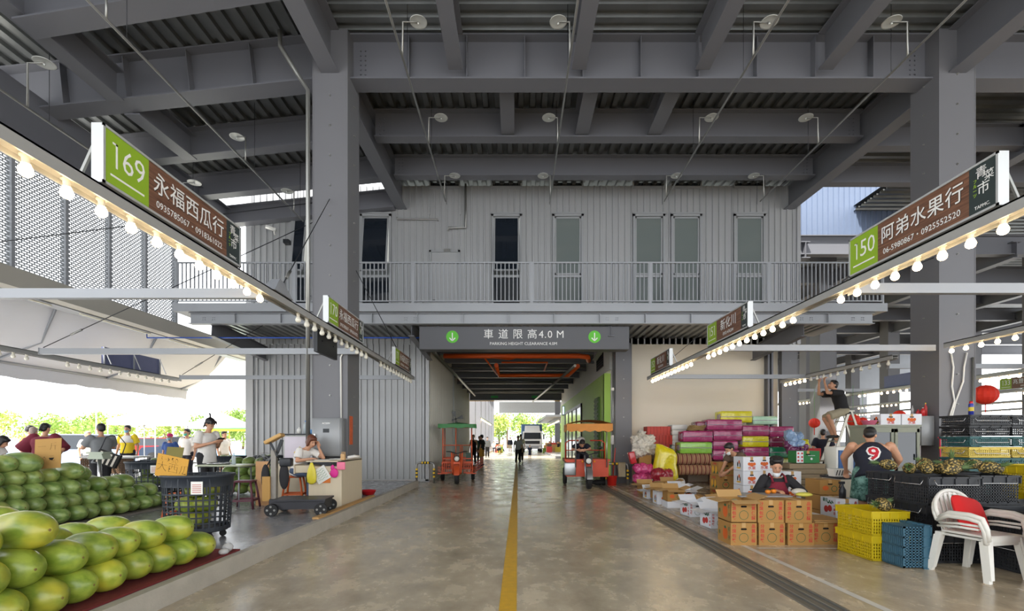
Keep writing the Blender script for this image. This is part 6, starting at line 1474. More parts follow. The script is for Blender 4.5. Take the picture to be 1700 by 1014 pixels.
def carton(style, w, d, h, opened=False, name='carton'):
    """front face at y=0 facing -Y, printed side at x=0 facing -X"""
    body = {'persimmon': card_b, 'pear': card_b, 'plain': card_b, 'tomato': card_w, 'orange': card_w, 'green': card_g}[style]
    t = thing(name, '', 'carton'); e = 0.004
    m = MB()
    if opened:
        for a in ((0,w,0,e),(0,w,d-e,d),(0,e,0,d),(w-e,w,0,d)): m.box(a[0],a[1],a[2],a[3],0,h)
        m.box(0,w,0,d,0,0.01)
    else: m.box(0,w,0,d,0,h)
    m.build('box', body, t)
    if opened:
        fl = card_in if body is card_b else card_w
        for (p, q, dirv) in (((0,0,h),(w,0,h),(0,-0.75,-0.18)),((0,d,h),(w,d,h),(0,0.55,0.55)),((0,0,h),(0,d,h),(-0.9,0,-0.1)),((w,0,h),(w,d,h),(0.8,0,0.3))):
            m = MB(); v = Vector(dirv)*(0.19 if abs(dirv[0]) > 0 else 0.17); p, q = Vector(p), Vector(q); nn = (q-p).cross(v).normalized()*0.002
            m.add([tuple(p-nn),tuple(q-nn),tuple(q+v-nn),tuple(p+v-nn),tuple(p+nn),tuple(q+nn),tuple(q+v+nn),tuple(p+v+nn)], [(0,1,2,3),(7,6,5,4),(0,4,5,1),(1,5,6,2),(2,6,7,3),(3,7,4,0)], False)
            m.build('flap', fl, t)
    else:
        m = MB(); m.box(w/2-0.025, w/2+0.025, -0.002, d+0.002, h-0.06, h+0.002); m.build('tape', mat('tan_tape', (186,148,92), 0.4), t)
    m = MB(); y = -0.0015
    def T2(s_, size, x, z, ink, side=False):
        m.m = ink
        M = TM((x, y, z), (1,0,0), (0,0,1)) if not side else TM((-0.0015, x, z), (0,-1,0), (0,0,1))
        m.text(s_, size, M, 0.0, bold=0.0012)
    m.m = 2; m.cyl((w*0.42,y,h*0.72),(w*0.42,y-0.0005,h*0.72),0.012,n=10); m.cyl((w*0.58,y,h*0.72),(w*0.58,y-0.0005,h*0.72),0.012,n=10); m.box(w*0.42,w*0.58,y-0.0005,y,h*0.72-0.012,h*0.72+0.012)
    if style == 'persimmon':
        for i, (a, b_) in enumerate(zip('分級包裝','品質保證')): T2(a, 0.055, w*0.13, h*(0.84-0.21*i), 0); T2(b_, 0.055, w*0.87, h*(0.84-0.21*i), 0)
        m.m = 1; ring(m, (w*0.5,y,h*0.34), 0.062, 0.006)
        m.m = 3; disc(m, (-0.0015,d*0.42,h*0.45), 0.075, 0.085, ux=(0,-1,0)); m.m = 1; disc(m, (-0.002,d*0.42,h*0.72), 0.03, 0.02, ux=(0,-1,0)); T2('柿', 0.06, d*0.12, h*0.68, 1, True); T2('子', 0.06, d*0.12, h*0.3, 1, True); T2('香', 0.06, d*0.85, h*0.4, 1, True)
    elif style == 'tomato':
        m.m = 1; ring(m, (w*0.5,y,h*0.34), 0.06, 0.006)
        for i, (a, b_) in enumerate(zip('分級包裝','品質保證')): T2(a, 0.04, w*0.12, h*(0.8-0.18*i), 0); T2(b_, 0.04, w*0.88, h*(0.8-0.18*i), 0)
        m.m = 0; disc(m, (-0.0015,d*0.62,h*0.38), 0.05, 0.05, ux=(0,-1,0)); disc(m, (-0.002,d*0.38,h*0.44), 0.048, 0.048, ux=(0,-1,0))
        m.m = 1
        for k in range(7): disc(m, (-0.0016,d*(0.2+0.05*k),h*(0.78+0.06*sin(k*2.0))), 0.016, 0.014, 8, ux=(0,-1,0))
        T2('蕃茄', 0.06, d*0.68, h*0.86, 1, True)
        for i, a in enumerate('小番茄'): T2(a, 0.04, d*0.1, h*(0.6-0.2*i), 0, True)
    elif style == 'pear':
        m.m = 1; ring(m, (w*0.5,y,h*0.36), 0.075, 0.012); T2('甲', 0.07, w*0.5, h*0.36, 0)
        m.m = 0; m.box(0.01,w-0.01,y-0.0004,y,h*0.03,h*0.06)
        m.m = 4; disc(m, (-0.0015,d*0.7,h*0.45), 0.04, 0.08, ux=(0,-1,0)); disc(m, (-0.0015,d*0.3,h*0.45), 0.04, 0.08, ux=(0,-1,0)); m.m = 1; disc(m, (-0.0018,d*0.55,h*0.22), 0.035, 0.03, ux=(0,-1,0)); disc(m, (-0.0018,d*0.15,h*0.22), 0.03, 0.03, ux=(0,-1,0)); T2('水果禮盒', 0.05, d*0.5, h*0.86, 0, True)
    elif style == 'orange':
        m.m = 3; disc(m, (w*0.36,y,h*0.5), 0.03); disc(m, (w*0.64,y,h*0.5), 0.03); disc(m, (w*0.5,y,h*0.46), 0.04); T2('水果', 0.075, w*0.5, h*0.2, 0)
        m.m = 3; disc(m, (-0.0015,d*0.4,h*0.62), 0.03, 0.035, ux=(0,-1,0)); m.m = 2; disc(m, (-0.0015,d*0.55,h*0.45), 0.025, 0.05, ux=(0,-1,0)); disc(m, (-0.0015,d*0.3,h*0.4), 0.02, 0.05, ux=(0,-1,0)); m.m = 4; disc(m, (-0.0015,d*0.45,h*0.2), 0.09, 0.015, ux=(0,-1,0))
    elif style == 'green':
        m.m = 5; m.box(0.0,w*0.3,y-0.0004,y,0.005,h-0.005); m.m = 0
        for k in range(3): disc(m, (w*0.08,y-0.001,h*(0.2+0.3*k)), 0.02); disc(m, (w*0.24,y-0.001,h*(0.2+0.3*k)), 0.02)
        m.m = 5; disc(m, (w*0.65,y,h*0.35), 0.022); m.box(w*0.5,w*0.8,y-0.0004,y,h*0.6,h*0.63)
    else:
        m.m = 1; ring(m, (w*0.7,y,h*0.4), 0.05, 0.01); m.m = 3; disc(m, (w*0.28,y,h*0.45), 0.05, 0.04)
    m.build('print', INK+[card_w], t)
    return Kind(t)
KP = carton('persimmon', 0.345, 0.41, 0.298); KPo = carton('persimmon', 0.345, 0.41, 0.298, True)
gp = 'persimmon cartons'
pos4 = ('leftmost','second from left','third from left','rightmost')
for i, x in enumerate((2.84,3.215,3.60,3.96)):
    KP.put((x,6.42+0.05*(i == 3),0), 0, pos4[i]+' brown persimmon carton in the bottom row in front of the apron woman', gp)
KPo.put((2.84,6.42,0.30), 0, 'open brown persimmon carton with raised flaps on top at the left of the stack', gp)
KP.put((3.20,6.42,0.30), 0, 'middle brown persimmon carton in the upper row, right of the open one', gp)
KP.put((3.56,6.40,0.30), 0, 'right hand brown persimmon carton in the upper row', gp)
KP.put((3.25,6.86,0.30), 0, 'persimmon carton in the second rank directly before the apron woman', gp); KP.put((3.62,6.86,0.30), 0, 'persimmon carton in the second rank, at the right hand of the apron woman', gp)
KP.put((3.25,6.86,0), 0, 'persimmon carton under the second rank, behind the bottom row, left', gp); KP.put((3.62,6.86,0), 0, 'persimmon carton under the second rank, behind the bottom row, right', gp)
m = MB(); m.box(3.96,4.45,6.42,6.95,0.30,0.31); m.box(4.0,4.42,6.5,7.0,0.311,0.32); tag(m.build('flat_cardboard', card_in), 'loose brown cardboard sheets on the rightmost bottom carton', 'cardboard')
m = MB(); m.box(3.12,3.85,6.75,7.22,0.60,0.615); o = m.build('sorting_board', mat('grey_lid_board',(150,152,156),0.45,0.2)); tag(o, 'grey sorting board on the cartons under the hands of the apron woman', 'board')
def fruit(loc, r, mt, label, leafy=True, grp=None):
    m = MB(); m.lathe([(0.001,-r*0.78),(r*0.6,-r*0.72),(r,-r*0.1),(r*0.9,r*0.45),(r*0.4,r*0.72),(0.001,r*0.66)], n=16); o = m.build('persimmon', mt); o.location = loc; tag(o, label, 'fruit', grp)
    m = MB(); [disc(m, (0.4*r*cos(a),0.4*r*sin(a),r*0.75), r*0.3, n=8, ux=(1,0,0), uz=(0,1,0)) for a in (0,1.6,3.1,4.7)]; m.build('calyx', mat('calyx_green',(110,120,60),0.7), o)
per_m = mat('persimmon_orange', (226,132,30), 0.35, 0, 0.08, 8)
fruit((3.78,7.12,0.645), 0.042, per_m, 'orange persimmon at the right hand of the apron woman', grp=None)
fruit((3.66,7.05,0.645), 0.04, per_m, 'orange persimmon in the middle of the grey sorting board')
fruit((2.98,6.62,0.56), 0.045, mat('netted_fruit',(150,140,110),0.6), 'pale wrapped fruit in the open persimmon carton')
m = MB(); m.ball((0,0,0.03),(0.11,0.09,0.04),12,8); o = m.build('cloth_pile', mat('yellow_net',(216,206,90),0.8,0,0.1,20,bump=0.5)); o.location = (3.98,6.7,0.62); o.scale = (1,1,0.8); tag(o, 'yellow foam net pile on the cartons beside the apron woman', 'foam net')
m = MB(); m.ball((0,0,0.04),(0.10,0.08,0.05),12,8); o = m.build('cloth', mat('pale_cloth',(210,204,190),0.8,0,0.1,20,bump=0.5)); o.location = (4.08,7.0,0.61); tag(o, 'crumpled pale cloth at the left hand of the apron woman', 'cloth')
# white tomato cartons
KT = carton('tomato', 0.32, 0.36, 0.27); KTo = carton('tomato', 0.32, 0.36, 0.27, True)
KTo.put((3.05,7.60,0), 0.10, 'open white tomato carton on floor left of the persimmon cartons', 'white tomato cartons'); KTo.put((3.12,8.75,0), 0.12, 'open white tomato carton farther back along the drain', 'white tomato cartons')
KTo.put((3.45,8.3,0), 0.3, 'open white carton with spread flaps behind the two front tomato cartons', 'white tomato cartons')
KT.put((4.62,7.0,0.0), 0.0, 'bottom white tomato carton right of the persimmon cartons', 'white tomato cartons'); KT.put((4.62,7.0,0.272), 0.0, 'middle white tomato carton of the small stack beside the man in the vest', 'white tomato cartons')
KT.put((4.30,7.25,0.0), 0.0, 'white tomato carton half hidden behind the loose cardboard', 'white tomato cartons')
t = thing('spray_bottle', 'dark spray bottle standing on the white tomato cartons', 'spray bottle', (4.78,7.1,0.544)); m = MB(); m.lathe([(0.001,0),(0.045,0),(0.047,0.12),(0.018,0.18),(0.016,0.21)], n=14); m.build('bottle', dark_m, t); m = MB(); m.box(-0.05,0.03,-0.012,0.012,0.21,0.245); m.bar((-0.03,0,0.21),(-0.05,0,0.15),0.01,0.012); m.build('trigger', dark_m, t)
# the row of cartons running back along the drain
KA = carton('pear', 0.36, 0.42, 0.30); KAo = carton('pear', 0.36, 0.42, 0.30, True); KL = carton('plain', 0.34, 0.40, 0.24); KLo = carton('plain', 0.34, 0.40, 0.24, True); KO = carton('orange', 0.33, 0.40, 0.265); KOo = carton('orange', 0.33, 0.40, 0.2, True)
row = [(KLo,3.10,9.95,0.13,'brown carton with fruit print at the near end of the long row by the drain'),(KL,3.55,9.9,0,'brown carton to the right of the near end of the long row'),(KO,3.05,10.5,0,'low white carton second in the long row by the drain'),(KLo,3.12,10.95,0.05,'open brown carton third in the long row by the drain'),
       (KOo,3.10,11.45,0,'low white open carton fourth in the long row'),(KLo,3.15,12.0,0.05,'open brown carton fifth in the long row by the drain'),(KLo,3.22,12.6,0,'open brown carton at the far end of the long row'),(KOo,3.6,10.6,0.1,'white open carton in the second file of the long row'),(KOo,3.65,11.3,0.1,'white open carton behind in the second file of the long row'),(KLo,3.7,12.1,0.1,'open brown carton at the back of the second file')]
for K, x, y, z, lab in row: K.put((x,y,z), rm.uniform(-0.06,0.06), lab, 'cartons of the long row by the drain')
m = MB(); m.box(3.1,3.42,9.95,10.33,0,0.13); tag(m.build('carton', card_w), 'low pink and white carton under the near end of the long row', 'carton')
KLo.put((3.9,9.0,0), 0.5, 'small open brown carton on floor between the rows', 'loose cartons'); KAo.put((4.15,9.3,0), 0.2, 'open brown carton in front of the pear cartons', 'loose cartons')
# pear cartons stacked
for x, y, z, lab in ((4.40,10.6,0,'bottom left brown pear carton of the tall stack'),(4.78,10.6,0,'bottom middle brown pear carton of the tall stack'),(5.16,10.6,0,'bottom right brown pear carton of the tall stack'),
                     (4.40,10.6,0.305,'second level left brown pear carton of the tall stack'),(4.78,10.6,0.305,'second level middle brown pear carton of the tall stack'),(5.16,10.62,0.305,'second level right brown pear carton of the tall stack'),
                     (4.42,10.6,0.61,'topmost closed brown pear carton with green ring on tall stack')): KA.put((x,y,z), 0, lab, 'brown pear cartons')
KAo.put((4.86,10.5,0.61), 0.05, 'open pear carton on top of the stack, reached into by the man in brown', 'brown pear cartons')
bottle((4.62,10.75,0.915), 0.035, 0.22, clear_b, white_p, 'clear bottle on top of the pear cartons')
# white orange cartons
for i in range(4): KO.put((4.28,9.15,0.27*i), 0, ['bottom','second','third','top'][i]+' white fruit carton of the tall stack left of the apron woman', 'white fruit cartons')
for i in range(4): KO.put((4.62,9.35,0.27*i-0.0), 0, ['bottom','second','third','top'][i]+' white fruit carton of the stack directly behind the apron woman', 'white fruit cartons')
for i in range(3): KO.put((5.02,9.1,0.27*i), 0, ['bottom','second','top'][i]+' white fruit carton of the stack right of the apron woman', 'white fruit cartons')
KGn = carton('green', 0.46, 0.30, 0.24); KGn.put((5.55,9.6,0.94), 0, 'green carton with red and white end on top of flattened boxes', None)
fl_m = mat('flattened_boxes', (140,124,100), 0.85, 0, 0.2, 10)
for i in range(9):
    m = MB(); m.box(-0.35,0.35,-0.25,0.25,0,0.095); o = m.build('flattened_carton', fl_m); o.location = (5.75+rm.uniform(-0.04,0.04),9.8,0.104*i); o.rotation_euler = (0,0,rm.uniform(-0.08,0.08)); tag(o, 'bundle of flattened cartons in the grey brown stack under the green carton', 'cardboard', 'flattened cartons')
for x, y, z, lab in ((4.98,7.95,0.0,'lowest plain brown carton behind the tomato cartons'),(4.98,7.95,0.25,'middle plain brown carton behind the tomato cartons'),(4.98,7.95,0.5,'top plain brown carton with faint print behind the tomato cartons')): KL.put((x,y,z), 0, lab, 'plain brown cartons')
KL.put((5.75,7.75,0.0), 0, 'brown carton on floor behind the man in the vest', 'plain brown cartons'); KL.put((5.9,7.0,0.5), 0, 'brown carton the man in the vest is reaching toward', None); KL.put((5.9,7.0,0.25), 0, 'second brown carton under the one the man in the vest reaches for', None); KL.put((5.9,7.0,0.0), 0, 'bottom brown carton of the three behind the black crates', None)
# cream cupboard, basket, cooler
t = thing('cream_cupboard', 'low cream cupboard with black top left of the man in the vest', 'cupboard', (5.42,8.1,0)); m = MB(); m.box(0,0.85,0,0.5,0,0.74); m.build('body', mat('cream_cupboard_paint',(206,200,180),0.5), t); m = MB(); m.box(-0.02,0.87,-0.02,0.52,0.74,0.78); m.build('top', dark_m, t); m = MB(); m.box(0.02,0.42,-0.012,0,0.03,0.72); m.build('door', mat('cream_cupboard_paint',(206,200,180),0.5), t)
t = thing('wire_basket', 'small white patterned basket on the cream cupboard', 'basket', (5.35,8.15,0.78)); m = MB(); m.taperbox(0.02,0.26,0.02,0.18,0,0.13,0.02,0.02); m.build('body', white_p, t); m = MB(); [m.bar((0.03+0.045*i,-0.002,0.02),(0.05+0.045*i,-0.012,0.11),0.012,0.004,(0,1,0)) for i in range(5)]; m.build('pattern', dark_m, t)
t = thing('air_cooler', 'white air cooler with blue grille behind the man in the vest', 'cooler', (6.15,9.3,0.0)); m = MB(); m.rbox(0,0.5,0,0.4,0,1.27,0.03,2); m.build('body', white_p, t); m = MB(); lattice(m, (0.03,-0.012,0.75), (0.15,0,0), (0,0,0.45), 3, 16, 0.012, 0.02); m.box(0.03,0.18,-0.005,0,0.75,1.2); m.build('grille', mat('cooler_blue',(90,130,190),0.5), t)
m = MB(); lattice(m, (0.32,-0.012,0.75), (0.15,0,0), (0,0,0.45), 3, 16, 0.012, 0.02); m.build('side_grille', mat('cooler_blue',(90,130,190),0.5), t)
# cabinet
t = thing('display_cabinet', 'tall grey green cabinet with an arched glass door behind the man in the vest', 'cabinet', (6.95,9.6,0)); gm_ = mat('cabinet_grey_green', (140,144,128), 0.5, 0, 0.05); 
m = MB(); m.box(0,1.05,0,0.5,0,1.66); m.box(-0.02,1.07,-0.02,0.52,1.66,1.70); m.build('body', gm_, t)
for x0_ in (0.03,0.54):
    m = MB(); m.box(x0_,x0_+0.05,-0.03,0,0.05,1.62); m.box(x0_+0.43,x0_+0.48,-0.03,0,0.05,1.62); m.box(x0_,x0_+0.48,-0.03,0,1.55,1.62); m.box(x0_,x0_+0.48,-0.03,0,0.75,0.85); m.box(x0_,x0_+0.48,-0.02,0,0.05,0.75)
    d_ = m.build('door', gm_, t); m = MB(); m.box(x0_+0.05,x0_+0.43,-0.012,-0.008,0.85,1.55); m.build('pane', glass_d, d_); m = MB(); m.box(x0_+0.40,x0_+0.42,-0.05,-0.03,1.0,1.12); m.build('handle', dark_m, d_)
KT2 = carton('orange', 0.4, 0.3, 0.22); KT2.put((7.3,9.7,1.70), 0, 'white carton on top of the grey green cabinet, left', None); KT2.put((7.72,9.7,1.70), 0, 'white carton on top of the grey green cabinet, right', None)
t = thing('basin', 'pink plastic basin on top of the grey green cabinet', 'basin', (7.14,9.8,1.70)); m = MB(); m.lathe([(0.001,0),(0.10,0),(0.14,0.09),(0.15,0.095),(0.13,0.09),(0.09,0.01),(0.001,0.01)], n=24); m.build('bowl', mat('pink_plastic',(226,120,150),0.4), t)
# electric box posters and things on top of it
m = MB(); m.box(8.405,8.413,10.15,10.50,1.34,1.60); o = m.build('calendar', mat('green_picture_card',(110,160,70),0.6,0,0.5,14)); tag(o, 'green picture card stuck on the right electric box', 'calendar')
m = MB(); m.box(8.44,8.45,10.12,10.46,0.96,1.28); o = m.build('poster', mat('white_pink_poster',(226,214,220),0.7)); tag(o, 'white poster with pink fruit drawings hanging under the right electric box', 'poster'); m = MB(); disc(m, (8.438,10.35,1.15),0.07,0.06,ux=(0,-1,0)); disc(m, (8.438,10.2,1.12),0.03,0.08,ux=(0,-1,0)); m.build('print', mat('magenta_ink',(186,60,110),0.7), o)
for i, (y, r, h, c, lab) in enumerate(((10.15,0.04,0.18,'red_can','red tin on top of the right electric box, right one'),(10.27,0.04,0.15,'red_can','red tin on top of the right electric box, left one'),(10.42,0.03,0.24,'silver_can','slim silver bottle on top of the right electric box'),(10.2,0.03,0.28,'yellow_can','red bottle with yellow cap on top of the right electric box'))):
    bottle((8.52+0.1*(i == 3),y,1.90), r, h, mat(c, {'red_can':(190,40,44),'silver_can':(170,170,172),'yellow_can':(180,50,50)}[c], 0.4), mat('cap_'+str(i), [(200,200,200),(190,40,44),(160,160,160),(230,200,40)][i], 0.4), lab)
for i in range(2): fruit((8.53,10.46+0.085*i,1.935), 0.042, per_m, ['small orange fruit on the electric box nearest its edge','small orange fruit second from the edge on the electric box'][i])
m = MB(); m.tube([(8.62,9.9,1.45),(8.75,9.86,1.40),(8.9,9.88,1.46)],[0.012,0.03,0.012],8); m.tube([(8.66,9.9,1.45),(8.67,9.9,1.0),(8.66,9.9,0.7)],0.012,6); m.tube([(8.74,9.9,1.42),(8.76,9.9,1.0),(8.74,9.9,0.75)],0.01,6); tag(m.build('ribbon', mat('red_pink_ribbon',(220,50,80),0.6)), 'red and pink plastic ribbons tied to the elbow pipes', 'ribbon')
# ================================================================ crates
def crate(w, d, h, mt, handle=False, name='plastic_crate', nx=None):
    t = thing(name, '', 'crate'); x, y = w/2, d/2; nx = nx or int(w/0.032); ny = int(d/0.032); nz = max(3, int(h*0.62/0.034)); s_ = 0.012
    m = MB(); m.T = Matrix.Identity(4)
    for (o_, u, v, n_) in (((-x+s_,-y+s_,0.02),(w-2*s_,0,0),(0,0,h*0.66),nx),((x-s_,y-s_,0.02),(-(w-2*s_),0,0),(0,0,h*0.66),nx),((-x+s_,y-s_,0.02),(0,-(d-2*s_),0),(0,0,h*0.66),ny),((x-s_,-y+s_,0.02),(0,d-2*s_,0),(0,0,h*0.66),ny)): lattice(m, o_, u, v, n_, nz, 0.014, 0.006, 0.012)
    m.build('mesh_sides', mt, t)
    m = MB(); z0 = h*0.66+0.02; th = 0.008
    for a in ((-x,x,-y,-y+th),(-x,x,y-th,y),(-x,-x+th,-y,y),(x-th,x,-y,y)): m.box(a[0],a[1],a[2],a[3],z0,h-0.01)
    for a in ((-x-0.012,x+0.012,-y-0.012,-y+0.01),(-x-0.012,x+0.012,y-0.01,y+0.012),(-x-0.012,-x+0.01,-y,y),(x-0.01,x+0.012,-y,y)): m.box(a[0],a[1],a[2],a[3],h-0.018,h)
    for k in range(5):
        q = -x+w*k/4; m.box(q-0.006,q+0.006,-y-0.012,-y,z0,h); m.box(q-0.006,q+0.006,y,y+0.012,z0,h)
        q = -y+d*k/4; m.box(-x-0.012,-x,q-0.006,q+0.006,z0,h)
        m.box(x,x+0.012,q-0.006,q+0.006,z0,h)
    m.build('rim', mt, t)
    m = MB(); lattice(m, (-x+0.005,-y+0.005,0.01), (w-0.01,0,0), (0,d-0.01,0), max(3,int(w/0.11)), int(d/0.028), 0.02, 0.014, 0.010); m.build('bottom', mt, t)
    if handle:
        m = MB(); m.tube([(-x*0.82,-y-0.012,h-0.03),(-x*0.78,-y-0.035,h-0.09),(x*0.78,-y-0.035,h-0.09),(x*0.82,-y-0.012,h-0.03)],0.005,6); m.build('wire_handle', chrome, t)
        m = MB(); m.tube([(-x-0.012,-y*0.8,h-0.03),(-x-0.035,-y*0.75,h-0.09),(-x-0.035,y*0.75,h-0.09),(-x-0.012,y*0.8,h-0.03)],0.005,6); m.build('wire_handle', chrome, t)
    return Kind(t)
yel_c = mat('yellow_crate_plastic', (196,172,18), 0.45, 0, 0.05, 6); blk_c = mat('black_crate_plastic', (38,40,44), 0.5, 0, 0.15, 8); teal_m = mat('teal_crate_plastic', (44,92,94), 0.5, 0, 0.08, 6); ylw_p = mat('pale_yellow_crate_plastic', (216,190,84), 0.5, 0, 0.06, 6); blue_cm = mat('slate_blue_crate_plastic', (60,100,120), 0.5, 0, 0.06, 6); mint_m = mat('mint_crate_plastic', (110,190,160), 0.5)
KY = crate(0.42, 0.62, 0.29, yel_c); KB2 = crate(0.62, 0.5, 0.33, blk_c, True); KBl = crate(0.46, 0.32, 0.30, blue_cm)
KY.put((4.30,5.88,0), 0, 'lower bright yellow crate at the corner of the stall', 'stacked yellow crates'); KY.put((4.30,5.88,0.285), 0, 'upper bright yellow crate holding two pineapples', 'stacked yellow crates')
o = KBl.put((4.335,5.40,0.235), 0, 'slate blue crate standing on end in front of the yellow crates', rot=(0,pi/2,0)); o.location = (4.19,5.40,0.235)
for x, y, n_, w1 in ((4.95,5.72,3,'front left'),(5.62,5.95,3,'front middle'),(5.05,6.3,3,'rear left'),(5.75,6.5,3,'rear middle'),(6.3,6.35,2,'front right')):
    for k in range(n_): KB2.put((x,y,0.325*k), rm.uniform(-0.03,0.03), ['bottom','second','top'][k]+' black crate with wire handle in the '+w1+' stack behind the white chair', 'black pineapple crates')
for k in range(2): KB2.put((5.35,5.25+0.0,0.325*k) if False else (5.55,5.25,0.325*k), 0.03, ['lower','upper'][k]+' black crate low on floor right behind the white chair', 'low black crates')
for k in range(2): KB2.put((6.2,5.2,0.325*k), 0.0, ['lower','upper'][k]+' black crate on floor at the right edge of the picture', 'low black crates')
# tall nested stack with coloured rims
cols = [('teal',teal_m),('teal',teal_m),('teal',teal_m),('teal',teal_m),('teal',teal_m),('teal',teal_m),('teal',teal_m),('pale yellow',ylw_p),('teal',teal_m),('black',blk_c),('black',blk_c)]
KS = {}
for nm_, c in (('teal',teal_m),('pale yellow',ylw_p),('black',blk_c)): KS[nm_] = crate(0.62, 0.5, 0.155, c, True)
ords = ['lowest','second','third','fourth','fifth','sixth','seventh','eighth','ninth','tenth','topmost']
for col_, (x, w1) in enumerate(((7.05,'left'),(7.72,'right'))):
    for k, (nm_, c) in enumerate(cols): KS[nm_].put((x,7.45+0.04*col_,0.162*k), rm.uniform(-0.02,0.02), '%s crate, %s, in the %s of two tall coloured stacks' % (ords[k], nm_, w1), 'tall coloured crate stacks')
KY2 = crate(0.62, 0.46, 0.38, yel_c)
for k in range(3): KY2.put((6.75,6.25,0.08+0.35*k-0.08), 0.05, ['bottom','middle','top'][k]+' large yellow crate near the right edge', 'large yellow crates')
t = thing('aerosol_can', 'blue and yellow spray can on top of the tall crate stack', 'spray can', (6.95,7.4,1.78)); m = MB(); m.lathe([(0.001,0),(0.033,0),(0.033,0.16),(0.02,0.18)], n=14); m.build('can', mat('can_blue',(50,60,150),0.4), t); m = MB(); m.lathe([(0.022,0.175),(0.022,0.21),(0.001,0.212)], n=12); m.build('cap', mat('can_red_cap',(200,40,40),0.4), t); m = MB(); m.lathe([(0.0335,0.06),(0.0335,0.12)], n=14); m.build('band', yel_c, t)
m = MB(); m.rbox(-0.28,0.28,-0.04,0.04,0,0.60,0.04,3); o = m.build('wooden_board', mat('varnished_wood',(150,84,44),0.4,0,0.12,4)); o.location = (5.10,4.62,0.33); o.rotation_euler = (0,0,0.2); tag(o, 'varnished wooden chair back cut by the right edge of the picture', 'chair back')
m = MB(); m.box(-0.2,0.2,-0.02,0.02,0,0.34); o.location.z = 0.34; q_ = m.build('support', mat('varnished_wood',(150,84,44),0.4,0,0.12,4), o); q_.location = (0,0,-0.34)
# ---- pineapples
m_, nt, b = nodes('pineapple_skin'); tc = N(nt,'ShaderNodeTexCoord'); 
vo = N(nt,'ShaderNodeTexVoronoi'); vo.inputs['Scale'].default_value = 42; nt.links.new(tc.outputs['Object'], vo.inputs['Vector'])
r = N(nt,'ShaderNodeValToRGB'); r.color_ramp.elements[0].position = 0.25; r.color_ramp.elements[0].color = (*L((196,168,96)),1); r.color_ramp.elements[1].position = 0.55; r.color_ramp.elements[1].color = (*L((62,56,34)),1)
nt.links.new(vo.outputs['Distance'], r.inputs['Fac']); nt.links.new(r.outputs['Color'], b.inputs['Base Color']); b.inputs['Roughness'].default_value = 0.6
bp = N(nt,'ShaderNodeBump'); bp.invert = True; bp.inputs['Strength'].default_value = 0.8; bp.inputs['Distance'].default_value = 0.01; nt.links.new(vo.outputs['Distance'], bp.inputs['Height']); nt.links.new(bp.outputs['Normal'], b.inputs['Normal'])
pine_m = m_; crown_m = mat('pineapple_leaves', (98,122,74), 0.6, 0, 0.25, 14)
m = MB(); R = []
for i in range(15):
    a = i/14; z = 0.20*a; r_ = 0.068*(sin(pi*min(0.98,max(0.03,a)))**0.45)*(1.05-0.18*a)
    R.append([((r_*(1+0.05*((i+j) % 2)))*cos(2*pi*(j+0.5*(i % 2))/18), (r_*(1+0.05*((i+j) % 2)))*sin(2*pi*(j+0.5*(i % 2))/18), z) for j in range(18)])
m.loft(R, True, True, True, True); po = m.build('pineapple', pine_m); tag(po, 'pineapple', 'pineapple')
m = MB()
for k in range(26):
    a = k*2.4; l = 0.05+0.055*(k/26)+0.02*sin(k); tilt = 0.9-0.8*k/26; dx, dy = cos(a), sin(a)
    b0 = Vector((0.012*dx,0.012*dy,0.195+0.012*k/26*2)); tip = b0+Vector((dx*sin(tilt),dy*sin(tilt),cos(tilt)))*l; md = b0.lerp(tip,0.5)+Vector((dx,dy,0))*(-0.006); s_ = Vector((-dy,dx,0))*0.008
    m.add([tuple(b0-s_),tuple(b0+s_),tuple(md+s_*0.8),tuple(md-s_*0.8),tuple(tip)], [(0,1,2,3),(3,2,4)], False)
m.build('crown', crown_m, po)
KPi = Kind(po)
KPi.put((5.14,5.72,0.985), 0, 'upright pineapple standing among the others on the front left black crates')
spots = [(4.78,5.62,0.985,1.35,2.6),(4.92,5.60,0.985,1.4,1.4),(5.02,5.85,0.985,1.45,0.3),(4.75,5.85,0.985,1.4,-0.7),(5.55,5.82,0.985,1.3,0.8),(5.72,5.90,0.985,1.4,2.2),(5.85,5.85,0.985,1.45,-1.2),(5.45,6.05,0.985,1.4,1.9),(5.65,6.3,1.0,1.35,0.2),(5.85,6.35,1.0,1.4,-2.2),(5.5,6.45,1.0,1.3,2.9),(6.0,6.5,1.0,1.4,1.1),(5.15,6.25,1.0,1.45,0.6),(4.95,6.3,1.0,1.4,-1.9)]
for x, y, z, tilt, yw in spots: KPi.put((x+0.07*sin(tilt)*-sin(yw)*0-0.0,y,z+0.06), label='pineapple lying on the '+('front left' if x < 5.3 and y < 6 else 'middle' if x > 5.3 and y < 6.2 else 'rear')+' black crates', group='pineapples on the '+('front left' if x < 5.3 and y < 6 else 'middle' if x > 5.3 and y < 6.2 else 'rear')+' black crates', rot=(tilt,0,yw))
KPi.put((4.33,5.82,0.62), label='left of two pineapples lying in the upper yellow crate', rot=(1.45,0,2.0)); KPi.put((4.36,5.66,0.62), label='right of two pineapples lying in the upper yellow crate', rot=(1.4,0,-1.2))
